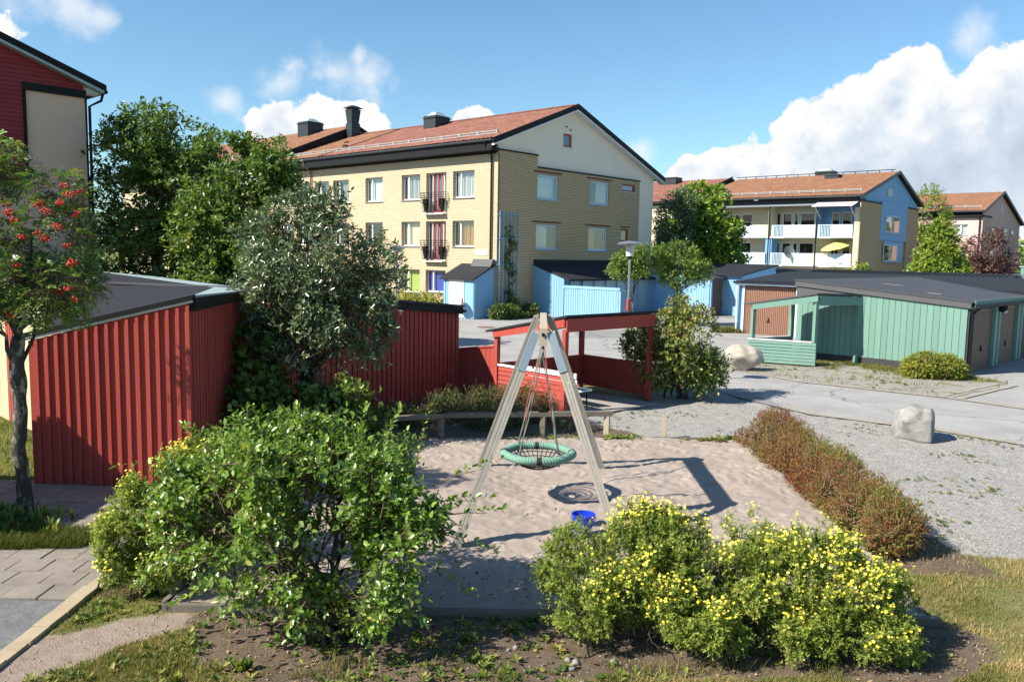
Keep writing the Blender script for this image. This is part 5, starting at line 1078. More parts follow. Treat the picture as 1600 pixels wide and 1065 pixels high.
while y < 9.0:
    o = bpy.data.objects.new('kerb_stone', me); COL.objects.link(o); o.parent = KB; xk = -4.275 if y < 8 else -4.275 + (y - 8) * .12
    o.location = (xk + random.uniform(-.006, .006), y, random.uniform(.002, .01)); o.rotation_euler = (0, random.uniform(-.02, .02), random.uniform(-.02, .02)); y += .308

# ================================================================== the nest swing
SW = thing('nest_swing', 'round green nest swing hanging by ropes from a weathered timber A frame', 'swing', (.4, 11.3))
apN, apF = V3((.385, 10.12, 2.6)), V3((.475, 12.62, 2.6))
bd_ = (apF - apN).normalized()
mb = MB(); mb.beam(apN - bd_ * .1 + V3((0, 0, -.11)), apF + bd_ * .1 + V3((0, 0, -.11)), .10, .22); mb.build('beam', 'pale_wood', SW)
feet = [(V3((-.66, 9.33, -.06)), apN, -1), (V3((1.35, 9.38, -.06)), apN, 1), (V3((-.52, 13.18, -.06)), apF, -1), (V3((1.54, 13.14, -.06)), apF, 1)]
for ft, ap_, sd_ in feet:
    top = ap_ + V3((sd_ * .085, 0, -.03)); d = (top - ft).normalized(); acr = d.cross(bd_).normalized()
    leg = None
    for k in (-1, 0, 1):
        mb = MB(); o_k = acr * (k * .037); cut = V3((0, 0, 0)) if k == 0 else d * -.03; mb.beam(ft + o_k, top + o_k + cut, .033, .105 if k else .098, up=acr.cross(d) if False else bd_)
        if leg is None: leg = mb.build('leg', 'grey_wood', SW)
        else: mb.build('lamella', 'grey_wood', leg)
    mb = MB(); s_ = -1 if ap_ is apN else 1
    pl = top + bd_ * (s_ * .06) - d * .04; q = [pl + acr * .05 * -sd_, pl - acr * .02 * -sd_, pl - d * .50 - acr * .055 * -sd_, pl - d * .55 + acr * .0 * -sd_, pl - d * .3 + acr * .06 * -sd_]
    mb.beam(pl + acr * 0, pl - d * .5, .10, .014, up=bd_ if False else acr.cross(d)); mb.build('bracket', 'zinc', SW)
for z, r_ in ((2.52, .022), (2.36, .018)):
    mb = MB(); c = apN + V3((0, 0, z - 2.6)) - bd_ * .1; mb.tube([c, c - bd_ * .02], r_, 8); mb.build('bolt', 'black_trim', SW)
SC = V3((.40, 11.40, .70)); RR, rr = .475, .054
nu, nv = 420, 12; th = np.linspace(0, 2 * np.pi, nu, endpoint=False); ph = np.linspace(0, 2 * np.pi, nv, endpoint=False); T, Ph = np.meshgrid(th, ph, indexing='ij')
hexr = 1 + .025 * np.cos(6 * T); wr = rr * (.86 + .24 * np.abs(np.sin(T * 38 + Ph * .9)))
vx = (RR * hexr + wr * np.cos(Ph)) * np.cos(T); vy = (RR * hexr + wr * np.cos(Ph)) * np.sin(T); vz = wr * np.sin(Ph)
vv = np.stack([vx, vy, vz], -1).reshape(-1, 3) + np.array(SC); ii, jj = np.meshgrid(np.arange(nu), np.arange(nv), indexing='ij'); ii, jj = ii.ravel(), jj.ravel()
fs = np.stack([ii * nv + jj, ((ii + 1) % nu) * nv + jj, ((ii + 1) % nu) * nv + (jj + 1) % nv, ii * nv + (jj + 1) % nv], -1)
mid_ = np.array([any(abs(((t_ - a + np.pi) % (2 * np.pi)) - np.pi) < .075 for a in (-1.571, 1.571, .05, 3.1)) for t_ in th]); mi = mid_[ii].astype(int)
np_mesh('ring', vv, fs, ['rope_green', 'rope_black'], SW, midx=mi, smooth=True)
mb = MB()
def dish(r_): return -.20 * (1 - (r_ / RR) ** 2) - .02
for k in range(36):
    a = 2 * math.pi * k / 36; mb.tube([SC + V3((r_ * math.cos(a), r_ * math.sin(a), dish(r_))) for r_ in (RR, .38, .28, .17, .06)], .0075, 4, cap=False)
for r_ in (.06, .13, .20, .27, .34, .41): mb.tube([SC + V3((r_ * math.cos(2 * math.pi * k / 36), r_ * math.sin(2 * math.pi * k / 36), dish(r_))) for k in range(36)], .0075, 4, close=True)
mb.build('net', 'rope_black', SW)
for hk, angs in ((apN + bd_ * .55, (235, 305)), (apF - bd_ * .55, (125, 55))):
    h0 = hk + V3((0, 0, -.22)); mb = MB()
    for k in range(4): mb.tube([h0 + V3((.014 * math.cos(a), .014 * (math.sin(a) if k % 2 else 0), -.02 - k * .035 + .024 * math.sin(a) + (0 if k % 2 else .0))) for a in np.linspace(0, 2 * math.pi, 8, endpoint=False)], .005, 4, close=True)
    mb.tube([h0, h0 + V3((0, 0, -.14))], .008, 5); mb.build('hook', 'chain', SW)
    h1 = h0 + V3((0, 0, -.15))
    for a in angs:
        e = SC + V3((RR * math.cos(R(a)), RR * math.sin(R(a)), .05)); d = e - h1; sx = d.orthogonal().normalized(); sy = d.normalized().cross(sx)
        for ph_, mm in ((0, 'rope_green'), (math.pi, 'rope_red')):
            pts = []; 
            for k in range(25):
                t_ = k / 24; am = .007 + .009 * math.sin(math.pi * t_); pts.append(h1 + d * t_ + (sx * math.cos(ph_ + t_ * 7) + sy * math.sin(ph_ + t_ * 7)) * am)
            mb = MB(); mb.tube(pts, .007, 5); mb.build('rope', mm, SW)
        mb = MB(); mb.tube([e + V3((0, 0, .03)), e - V3((0, 0, .14))], .02, 6); mb.build('rope_sleeve', 'zinc', SW)

# blue toy bucket in the sand
BU = thing('bucket', 'small bright blue plastic bucket standing in the sand behind the yellow bush', 'bucket', (.92, 9.85, .03))
mb = MB(); c = V3((.92, 9.85, .03)); n = 20
prof = [(.09, 0), (.135, .27), (.15, .27), (.15, .30), (.135, .30), (.13, .27), (.085, .02), (.0, .02)]
vs_ = []
for r_, z in prof: vs_ += [c + V3((r_ * math.cos(2 * math.pi * j / n), r_ * math.sin(2 * math.pi * j / n), z)) for j in range(n)]
fs_ = [(i * n + j, i * n + (j + 1) % n, (i + 1) * n + (j + 1) % n, (i + 1) * n + j) for i in range(len(prof) - 1) for j in range(n)]
mb.add(vs_, fs_); mb.build('body', 'blue_plastic', BU, smooth=False)
mb = MB(); mb.tube([c + V3((.15 * math.cos(a), -.05 - .12 * math.sin(a), .27 - .03 * math.sin(a))) for a in np.linspace(0, math.pi, 12)], .008, 5); mb.build('handle', 'blue_plastic', BU)

# street lamps
def lamp(p, h, label, kind):
    t = thing('street_lamp', label, 'street lamp', p, None); x, y = p
    if kind == 'lantern':
        mb = MB(); mb.tube([(x, y, 0), (x, y, 1.0), (x, y, h - .42)], [.045, .04, .032], 10); mb.build('pole', 'grey_metal', t)
        mb = MB(); mb.lathe((x, y, h - .46), [(.03, 0), (.06, .03), (.06, .09)], 12); mb.build('collar', 'black_trim', t)
        mb = MB(); mb.lathe((x, y, h - .37), [(.10, 0), (.13, .32)], 16); mb.build('lantern', 'lamp_glass', t)
        mb = MB(); mb.lathe((x, y, h - .05), [(.34, -.01), (.36, .01), (.30, .04), (.10, .085), (.0, .09)], 24); mb.build('lamp_shade', 'grey_metal', t)
        mb = MB(); mb.lathe((x, y, 2.02), [(.052, 0), (.056, .02), (.056, .30), (.05, .32)], 10); mb.build('band', 'red_frame', t)
    else:
        mb = MB(); mb.tube([(x, y, 0), (x, y, h - .3)], [.07, .05], 8); mb.build('pole', 'grey_metal', t)
        mb = MB(); mb.lathe((x, y, h - .34), [(.07, 0), (.2, .12), (.46, .26), (.44, .3), (.12, .42)], 20); mb.build('lamp_shade', 'zinc', t)
    return t
lamp((3.12, 22.15), 3.86, 'slim grey street lamp with lantern, disc top and red band behind the shelter', 'lantern')
lamp((-5.95, 42), 3.75, 'grey street lamp with wide cone head before the yellow brick front', 'cone')

# boulders
def boulder(label, c, sx, sy, sz, seed, mat, cuts=14, rot=0, planes=()):
    r_ = np.random.default_rng(seed); nu_, nv_ = 56, 34; a = np.linspace(0, 2 * np.pi, nu_, endpoint=False); b_ = np.linspace(.0, np.pi, nv_); A_, B_ = np.meshgrid(a, b_)
    d = np.stack([np.cos(A_) * np.sin(B_), np.sin(A_) * np.sin(B_), np.cos(B_)], -1).reshape(-1, 3); rad = np.full(len(d), 1.32)
    for k in range(cuts):
        n_ = r_.normal(size=3); n_ /= np.linalg.norm(n_); off_ = r_.uniform(.72, .98); dt = d @ n_; rad = np.minimum(rad, np.where(dt > .08, off_ / np.maximum(dt, .08), 9))
    for n_, off_ in planes:
        n_ = np.array(n_, float); n_ /= np.linalg.norm(n_); dt = d @ n_; rad = np.minimum(rad, np.where(dt > .08, off_ / np.maximum(dt, .08), 9))
    rad = rad * (1 + (fbm(d * 3.1 + seed, 5, seed) - .5) * (.07 if planes else .20) + (fbm(d * 11 + seed, 3, seed + 3) - .5) * .06)
    v = d * rad[:, None] * np.array([sx, sy, sz]); v[:, 2] = np.maximum(v[:, 2], -sz * .75); ca, sa = math.cos(rot), math.sin(rot); v = np.stack([v[:, 0] * ca - v[:, 1] * sa, v[:, 0] * sa + v[:, 1] * ca, v[:, 2]], -1)
    v += np.array([c[0], c[1], sz * .72]); ii_, jj_ = np.meshgrid(np.arange(nv_ - 1), np.arange(nu_), indexing='ij'); ii_, jj_ = ii_.ravel(), jj_.ravel()
    fs_ = np.stack([ii_ * nu_ + jj_, (ii_ + 1) * nu_ + jj_, (ii_ + 1) * nu_ + (jj_ + 1) % nu_, ii_ * nu_ + (jj_ + 1) % nu_], -1)
    return tag(np_mesh('boulder', v, fs_, mat, origin=(c[0], c[1], 0)), label, 'boulder')
def stone_mat(name, s):
    mt, t, p = new_mat(name); P = pos(t); a = noise_n(t, P, 3.2, 8, .7, .6); g = noise_n(t, P, 45, 5, .75); c = ramp(t, a, s); c = mixc(t, math_node(t, 'MULTIPLY', g, .35), c, cs(s[0][1], .7))
    t.links.new(c, p.inputs['Base Color']); p.inputs['Roughness'].default_value = .9; bump(t, p, math_node(t, 'ADD', g, a), .8, .02)
stone_mat('granite', [(.32, (.13, .122, .113)), (.46, (.28, .268, .255)), (.62, (.41, .40, .385))]); stone_mat('pale_granite', [(.3, (.24, .19, .145)), (.45, (.42, .365, .30)), (.65, (.56, .51, .45))])
boulder('large pale grey boulder standing alone on the gravel by the road', (8.06, 16.05), .42, .40, .43, 21, 'granite', 0, planes=[((0, 0, 1), .78), ((-.25, -1, .12), .80), ((.88, -.5, .04), .70), ((-1, .1, .1), .86), ((.1, 1, 0), .85), ((-.6, -.5, .6), .90), ((-.35, .2, .9), .84), ((.5, .1, .85), .86), ((-.7, -.6, -.4), .88)])
boulder('cream rounded boulder lying in front of the green shelter', (7.2, 25.5), .56, .40, .40, 8, 'pale_granite', 10, .2)

MH = thing('manhole_cover', 'rusty round manhole cover in the asphalt yard before the small blue shed', 'manhole cover', (-1.25, 38.9, .012))
mb = MB(); mb.lathe((-1.25, 38.9, .01), [(.42, 0), (.42, .006), (.40, .008)], 24); mb.build('frame', 'dark_metal', MH)
paint('rust', (.30, .13, .09), rough=.9, var=.3)
mb = MB(); mb.lathe((-1.25, 38.9, .0185), [(.36, 0), (.36, .004)], 24)
for k in range(7): mb.box(Fr((-1.25, 38.9), 0), -.3, .3, -.25 + k * .08, -.22 + k * .08, .0225, .026)
mb.build('lid', 'rust', MH)
# ================================================================== plants
def leaf_mat(name, stops, rough=.42, spec=.5, trans=.30, tcol=None):
    mt, t, p = new_mat(name); o = t.nodes['Material Output']
    a = N(t, 'ShaderNodeAttribute'); a.attribute_name = 'rnd'
    c = ramp(t, a.outputs['Fac'], stops); t.links.new(c, p.inputs['Base Color']); p.inputs['Roughness'].default_value = rough; p.inputs['Specular IOR Level'].default_value = spec
    tr = N(t, 'ShaderNodeBsdfTranslucent'); t.links.new(mixc(t, 1.0, c, tcol or (1.25, 1.35, .6), 'MULTIPLY'), tr.inputs[0])
    mxs = N(t, 'ShaderNodeMixShader'); mxs.inputs[0].default_value = trans; t.links.new(p.outputs[0], mxs.inputs[1]); t.links.new(tr.outputs[0], mxs.inputs[2]); t.links.new(mxs.outputs[0], o.inputs[0])
leaf_mat('leaf_front', [(0, (0.073, 0.136, 0.019)), (.5, (0.152, 0.254, 0.036)), (.85, (0.251, 0.354, 0.058)), (1, (0.449, 0.437, 0.074))], rough=.36, spec=.6)
leaf_mat('leaf_silver', [(0, (0.057, 0.096, 0.041)), (.5, (0.107, 0.162, 0.070)), (.85, (0.214, 0.264, 0.132)), (1, (0.378, 0.300, 0.144))], rough=.26, spec=.7, trans=.16)
leaf_mat('leaf_dark', [(0, (0.042, 0.094, 0.019)), (.5, (0.086, 0.153, 0.028)), (.85, (0.185, 0.248, 0.042)), (1, (0.317, 0.319, 0.053))], rough=.45)
leaf_mat('leaf_mid', [(0, (0.054, 0.115, 0.023)), (.5, (0.115, 0.190, 0.034)), (.85, (0.217, 0.287, 0.052)), (1, (0.386, 0.368, 0.069))], rough=.45)
leaf_mat('leaf_light', [(0, (0.099, 0.165, 0.021)), (.5, (0.198, 0.277, 0.036)), (.85, (0.317, 0.378, 0.053)), (1, (0.476, 0.425, 0.064))], rough=.45)
leaf_mat('leaf_maple', [(0, (0.079, 0.153, 0.017)), (.5, (0.159, 0.260, 0.028)), (.85, (0.278, 0.366, 0.042)), (1, (0.449, 0.425, 0.053))], rough=.5)
leaf_mat('leaf_rowan', [(0, (0.059, 0.124, 0.032)), (.5, (0.119, 0.201, 0.048)), (.85, (0.211, 0.295, 0.074)), (1, (0.396, 0.389, 0.074))], rough=.4, spec=.55)
leaf_mat('leaf_potentilla', [(0, (.08, .125, .022)), (.4, (.19, .25, .045)), (.75, (.36, .41, .08)), (1, (.52, .49, .14))], rough=.6, spec=.3, trans=.36)
leaf_mat('leaf_spirea', [(0, (.15, .04, .025)), (.32, (.27, .085, .045)), (.5, (.26, .14, .05)), (.62, (.13, .17, .035)), (.85, (.19, .25, .05)), (1, (.40, .30, .09))], rough=.6, spec=.3)
leaf_mat('leaf_viburnum', [(0, (0.079, 0.130, 0.027)), (.5, (0.159, 0.218, 0.045)), (.8, (0.304, 0.307, 0.074)), (1, (0.555, 0.319, 0.106))], rough=.42, spec=.5)
leaf_mat('leaf_yellowgreen', [(0, (.10, .15, .018)), (.5, (.24, .28, .03)), (.85, (.38, .38, .05)), (1, (.48, .34, .08))], rough=.55)
leaf_mat('leaf_purple', [(0, (.05, .022, .025)), (.5, (.13, .065, .06)), (1, (.26, .15, .11))], rough=.5)
leaf_mat('leaf_ground', [(0, (0.053, 0.094, 0.015)), (.5, (0.119, 0.177, 0.027)), (.85, (0.225, 0.260, 0.053)), (1, (0.344, 0.283, 0.085))], rough=.55, spec=.3)
leaf_mat('grass_blade', [(0, (0.093, 0.112, 0.021)), (.4, (0.185, 0.183, 0.042)), (.65, (0.344, 0.260, 0.106)), (1, (0.555, 0.407, 0.212))], rough=.7, spec=.2)
leaf_mat('dead_leaf', [(0, (.10, .05, .025)), (.5, (.22, .13, .06)), (1, (.36, .25, .14))], rough=.8, spec=.2, trans=.1)
leaf_mat('petal', [(0, (.70, .56, .04)), (.5, (.82, .72, .08)), (1, (.86, .80, .22))], rough=.6, spec=.2, trans=.3, tcol=(1, 1, .7))
paint('bark', (.07, .055, .043), rough=.95, var=.35, stretch=(14, 14, 5), grain=(60, 60, 14), gb=1.0, wear=(.20, .185, .16), wear_amt=.54)
paint('grey_bark', (.05, .045, .037), rough=.95, var=.4, stretch=(18, 18, 8), grain=(55, 55, 22), gb=1.0, wear=(.26, .25, .225), wear_amt=.50)
paint('twig', (.16, .105, .065), rough=.9, var=.3, gb=.3)
paint('pale_twig', (.36, .26, .165), rough=.9, var=.3, gb=.3)
plain('berry', (.52, .035, .015), .35, .5)

def unit(a): return a / np.maximum(np.linalg.norm(a, axis=-1, keepdims=True), 1e-9)
LEAF6 = (np.array([[0, 0, 0], [.28, .5, .0], [.68, .42, .0], [1, 0, -.06], [.68, -.42, .0], [.28, -.5, .0]]), [(0, 3, 2, 1), (0, 5, 4, 3)])
LEAF4 = (np.array([[0, 0, 0], [.48, .5, .0], [1, 0, -.05], [.48, -.5, .0]]), [(0, 2, 1), (0, 3, 2)])
def leaves_np(P, D, Nn, ln, wd_, shape=LEAF6, fold=.22):
    """P base, D axis, Nn normal, all (n,3); folded two-face leaves"""
    n = len(P); D = unit(D); Nn = unit(Nn - D * (D * Nn).sum(-1, keepdims=True)); S = np.cross(Nn, D)
    tv, tf = shape; k = len(tv)
    up = (np.abs(tv[:, 1]) * fold * 2)[None, :, None] * wd_[:, None, None] * .5
    V = P[:, None] + D[:, None] * tv[None, :, 0:1] * ln[:, None, None] + S[:, None] * tv[None, :, 1:2] * wd_[:, None, None] + Nn[:, None] * (tv[None, :, 2:3] * ln[:, None, None] + up)
    F = np.array(tf)[None] + (np.arange(n) * k)[:, None, None]
    return V.reshape(-1, 3), F.reshape(-1, len(tf[0])), len(tf)
def twig_leaves(B, D, L, m, ll, lw, r_, droop=.25, spread=1.0, upn=.7, pinn=False, tseg=(.15, 1.0), jitter=.25):
    """m leaves along each twig; B base, D direction, L length"""
    n = len(B); t_ = np.linspace(tseg[0], tseg[1], m)[None] + r_.uniform(-.5, .5, (n, m)) * .6 / m
    D = unit(D); side = unit(np.cross(D, np.array([0, 0, 1.]) + r_.normal(0, .3, (n, 3)))); upv = np.cross(side, D)
    pos_ = B[:, None] + D[:, None] * (t_ * L[:, None])[..., None] - np.array([0, 0, 1.]) * (droop * (t_ ** 2) * L[:, None])[..., None]
    if pinn: ang = np.where(np.arange(m)[None] % 2 == 0, 1.0, -1.0) * np.ones((n, 1)) * 1.1; roll = np.zeros((n, m))
    else: ang = spread * r_.uniform(.45, 1.15, (n, m)); roll = np.arange(m)[None] * 2.4 + r_.uniform(0, 6.28, (n, 1)) + r_.normal(0, .3, (n, m))
    if pinn: ax = D[:, None] * np.cos(ang)[..., None] + side[:, None] * np.sin(ang)[..., None]; nn = upv[:, None] + r_.normal(0, .15, (n, m, 3))
    else:
        rad = side[:, None] * np.cos(roll)[..., None] + upv[:, None] * np.sin(roll)[..., None]
        ax = D[:, None] * np.cos(ang)[..., None] + rad * np.sin(ang)[..., None] + np.array([0, 0, -.12]); nn = D[:, None] * .5 - rad * .3 + np.array([0, 0, upn]) + r_.normal(0, jitter, (n, m, 3))
    sc = r_.uniform(.5, 1.3, (n, m))
    return pos_.reshape(-1, 3), ax.reshape(-1, 3), nn.reshape(-1, 3), (ll * sc).ravel(), (lw * sc).ravel()
def lobes_sample(lobes, n, r_, shell=.55, gap=0., gs=1.3, seed=0, zmin=None):
    """points and outward normals in a union of ellipsoids, thinned by noise so that gaps stay open"""
    lob = np.array(lobes, float); w_ = lob[:, 3] * lob[:, 4] * lob[:, 5]; out_p, out_n = [], []; need = n; tries = 0
    while need > 0 and tries < 30:
        m = int(need * 2.2) + 50; i = r_.choice(len(lob), m, p=w_ ** .75 / (w_ ** .75).sum()); d = unit(r_.normal(size=(m, 3))); rad = (r_.uniform(shell ** 3, 1, m)) ** (1 / 3)
        p = lob[i, :3] + d * rad[:, None] * lob[i, 3:6]; nrm = unit(d / lob[i, 3:6]); ok = np.ones(m, bool)
        if gap: ok &= fbm(p * gs, 3, seed) > gap
        if zmin is not None: ok &= p[:, 2] > zmin
        out_p.append(p[ok]); out_n.append(nrm[ok]); need -= ok.sum(); tries += 1
    return np.concatenate(out_p)[:n], np.concatenate(out_n)[:n]
def crown(name, par, lobes, n_tw, tw_len, m, ll, lw, mat, seed, shape=LEAF6, upb=.35, droop=.25, shell=.5, gap=.42, gs=1.3, pinn=False, zmin=None, rnd_pow=1.0, hue=.35, kind='stuff', upn=.7, clump=0, spread=1.):
    r_ = np.random.default_rng(seed); B, Nr = lobes_sample(lobes, n_tw, r_, shell, gap, gs, seed, zmin); n = len(B)
    D = unit(Nr * .8 + np.array([0, 0, upb]) + r_.normal(0, .45, (n, 3))); L = tw_len * r_.uniform(.5, 1.3, n)
    P, A_, Nn, ln, wd_ = twig_leaves(B - D * L[:, None] * .4, D, L, m, ll, lw, r_, droop, pinn=pinn, upn=upn, spread=spread)
    V, F, fpl = leaves_np(P, A_, Nn, ln, wd_, shape)
    tone = np.repeat(r_.uniform(0, 1, n), m) * .45 + r_.uniform(0, 1, n * m) * .55; tone = np.clip(tone + (fbm(P * .9, 3, seed + 4) - .5) * hue * 2, 0, 1) ** rnd_pow
    return np_mesh(name, V, F, mat, par, fattrs=dict(rnd=np.repeat(tone, fpl)), kind=kind), (B, D, L, P)
def wob(a, b_, n, amp, r_):
    a, b_ = np.array(a, float), np.array(b_, float); L = np.linalg.norm(b_ - a); o = [a + (b_ - a) * t_ for t_ in np.linspace(0, 1, n)]
    return [tuple(p + (r_.normal(0, amp, 3) * L if 0 < i < n - 1 else 0)) for i, p in enumerate(o)]
def trunk(par, base, lobes, r0_, mat, seed, fork=.45, top=None, limbs=8, name='trunk', lean=.04):
    r_ = np.random.default_rng(seed); lob = np.array(lobes); c = (lob[:, :3] * lob[:, 3:4]).sum(0) / lob[:, 3].sum(); zt = lob[:, 2].max()
    f = np.array([base[0] + (c[0] - base[0]) * fork, base[1] + (c[1] - base[1]) * fork, base[2] + (zt - base[2]) * fork]); mb = MB()
    tr = wob(base, f, 6, lean, r_); tr[0] = (tr[0][0], tr[0][1], tr[0][2] - .1); mb.tube(tr, list(np.linspace(r0_ * 1.15, r0_ * .75, 6)), 10); t_ = mb.build(name, mat, par, smooth=True)
    for k in range(limbs):
        l = lob[k % len(lob)]; e = l[:3] + r_.normal(0, .28, 3) * l[3:6]; s_ = np.array(tr[3 + k % 3]); mb = MB(); pts = wob(s_, e, 6, .05, r_); mb.tube(pts, list(np.linspace(r0_ * .5, r0_ * .08, 6)), 6)
        for q in range(3):
            a = np.array(pts[2 + q]); e2 = a + (l[:3] - a) * .3 + r_.normal(0, .45, 3) * l[3:6]; mb.tube(wob(a, e2, 4, .06, r_), list(np.linspace(r0_ * .22, r0_ * .04, 4)), 4)
        mb.build('limb', mat, par, smooth=True)
    return t_
def stems(par, base, lobes, n, r0_, mat, seed, spread=.2, name='stem', sub=3, each=True):
    r_ = np.random.default_rng(seed); lob = np.array(lobes); acc = MB()
    for k in range(n):
        l = lob[k % len(lob)]; e = l[:3] + r_.normal(0, .4, 3) * l[3:6]; b_ = np.array(base) + np.array([r_.normal(0, spread), r_.normal(0, spread * .6), -.06]); m_ = b_ + (e - b_) * .45 + np.array([0, 0, .12 * np.linalg.norm(e - b_)])
        mb = MB() if each else acc; pts = wob(b_, m_, 4, .05, r_)[:-1] + wob(m_, e, 5, .05, r_); mb.tube(pts, list(np.linspace(r0_, r0_ * .18, len(pts))), 6)
        for q in range(sub):
            a = np.array(pts[3 + q % 4]); e2 = a + (e - b_) * .18 + r_.normal(0, .4, 3) * l[3:6]; mb.tube(wob(a, e2, 4, .07, r_), list(np.linspace(r0_ * .4, r0_ * .1, 4)), 4)
        if each: mb.build(name, mat, par, smooth=True)
    if not each: acc.build(name, mat, par, smooth=True, kind='stuff')
def plumes(lobes, n, rad, h, seed, zlo=-.5):
    r_ = np.random.default_rng(seed); o = []
    while len(o) < n:
        l = lobes[r_.integers(len(lobes))]; d = unit(r_.normal(size=3))
        if d[2] < zlo: continue
        p = np.array(l[:3]) + d * np.array(l[3:6]) * .92; k = r_.uniform(.7, 1.35)
        if p[2] < .12: continue
        if all(sum(((p[q] - m_[q]) / (m_[3 + q] * 1.02)) ** 2 for q in range(3)) > .8 for m_ in lobes if m_ is not l): o.append((*p, rad * k, rad * k, h * k * r_.uniform(.8, 1.3)))
    return [(*l[:3], l[3] * .86, l[4] * .86, l[5] * .86) for l in lobes] + o
def twig_mesh(par, B, D, L, rad, mat, frac=1., seed=0, droop=.25, name='twigs', back=.9):
    r_ = np.random.default_rng(seed); k = r_.random(len(B)) < frac; B, D, L = B[k], unit(D[k]), L[k]; n = len(B); s_ = unit(np.cross(D, r_.normal(size=(n, 3)))); q = np.cross(D, s_); V = []
    for t_, w_ in ((-back, 1), (.1, .8), (.6, .4)):
        c = B + D * (t_ * L)[:, None] - np.array([0, 0, 1.]) * (droop * max(t_ + .4, 0) ** 2 * L)[:, None]
        for a in (0, 2.09, 4.19): V.append(c + (s_ * math.cos(a) + q * math.sin(a)) * rad * w_)
    V = np.stack(V, 1); F = [(i * 3 + j, i * 3 + (j + 1) % 3, (i + 1) * 3 + (j + 1) % 3, (i + 1) * 3 + j) for i in (0, 1) for j in range(3)]; F = np.array(F)[None] + (np.arange(n) * 9)[:, None, None]
    return np_mesh(name, V.reshape(-1, 3), F.reshape(-1, 4), mat, par, kind='stuff')
def leaf_parts(par, P, A_, Nn, ln, wd_, mat, cols):
    """the leaves nearest the viewer, each one an object of its own sharing a few meshes"""
    ms = []
    for v in cols:
        tv, tf = LEAF6; vv = tv * np.array([1, 1, 1]); vv = vv.copy(); vv[:, 2] += np.abs(vv[:, 1]) * .22; me = bpy.data.meshes.new('leaf'); me.from_pydata([tuple(x) for x in vv], [], tf); me.materials.append(M[mat]); at = me.attributes.new('rnd', 'FLOAT', 'FACE'); at.data.foreach_set('value', [v, v]); me.update(); ms.append(me)
    D = unit(A_); Nn = unit(Nn - D * (D * Nn).sum(-1, keepdims=True)); S = np.cross(Nn, D); org = ORG[par.name]
    for i in range(len(P)):
        o = bpy.data.objects.new('leaf', ms[i % len(ms)]); COL.objects.link(o); o.parent = par
        mt = Matrix((tuple(D[i] * ln[i]), tuple(S[i] * wd_[i]), tuple(Nn[i] * wd_[i]))).transposed().to_4x4(); mt.translation = V3(P[i]) - org; o.matrix_local = mt

# ------------------------------------------------ big leafy shrub at the front of the sandpit
FB = thing('shrub', 'large spreading green leafy shrub at the front left of the sandpit', 'shrub', (-1.6, 7.15))
fl1 = [(-1.75, 7.35, 1.33, .95, .75, .56), (-2.45, 7.5, 1.30, .72, .7, .48), (-1.22, 7.45, 1.26, .60, .6, .48), (-2.78, 7.35, .92, .42, .45, .40), (-2.1, 7.0, .72, .6, .45, .44), (-1.4, 6.95, .66, .55, .4, .40), (-1.05, 7.2, .88, .40, .4, .36), (-.90, 7.6, 1.15, .34, .4, .36), (-1.95, 8.0, 1.45, .8, .5, .42), (-1.55, 7.2, .95, .5, .4, .38), (-1.75, 6.9, .45, .36, .28, .26)]
cr_, (B_, D_, L_, P_) = crown('foliage', FB, plumes(fl1, 60, .17, .20, 12), 3300, .29, 8, .062, .034, 'leaf_front', 11, upb=.3, shell=.4, gap=.465, gs=2.4, droop=.2)
twig_mesh(FB, B_, D_, L_, .0042, 'twig', .45, 3); stems(FB, (-1.6, 7.12, 0), fl1, 16, .03, 'bark', 5, spread=.19)
r_ = np.random.default_rng(19); sh = []   # long shoots above and to the sides
shoots = [((-3.14, 7.6, 1.45), (-.55, -.1, .10), .55), ((-2.84, 7.6, 1.6), (-.3, -.1, .45), .4), ((-1.99, 7.6, 1.75), (-.05, 0, .6), .35), ((-1.44, 7.6, 1.75), (.1, .1, .55), .38), ((-1.19, 7.6, 1.72), (.25, 0, .62), .42), ((-0.86, 7.5, 1.62), (.16, 0, .8), .55), ((-0.54, 7.6, 1.4), (.6, .1, .3), .55), ((-0.59, 7.5, 1.2), (.7, 0, .15), .45), ((-0.59, 7.3, .95), (.7, -.1, -.1), .5), ((-0.74, 7.2, .7), (.7, -.2, -.25), .5), ((-2.99, 7.1, .7), (-.5, -.2, -.15), .35), ((-2.44, 7.8, 1.75), (-.1, .1, .5), .3), ((-0.44, 7.6, 1.05), (.6, .1, .1), .4), ((-2.64, 7.0, .55), (-.3, -.2, -.1), .3), ((-1.74, 6.7, .5), (-.1, -.5, -.1), .3), ((-1.04, 6.9, .5), (.5, -.3, -.1), .4)]
Bs = np.array([s[0] for s in shoots]); Ds = np.array([s[1] for s in shoots]); Ls = np.array([s[2] for s in shoots])
P, A_, Nn, ln, wd_ = twig_leaves(Bs, Ds, Ls, 17, .07, .036, r_, .15, tseg=(0, 1)); nl = len(P)
front = np.argsort(P_[:, 1] - .15 * P_[:, 2])[:0]
leaf_parts(FB, P, A_, Nn, ln, wd_, 'leaf_front', (.35, .6, .75, .9)); twig_mesh(FB, Bs, Ds, Ls, .006, 'twig', 1, 3, .15, name='shoots', back=.4)

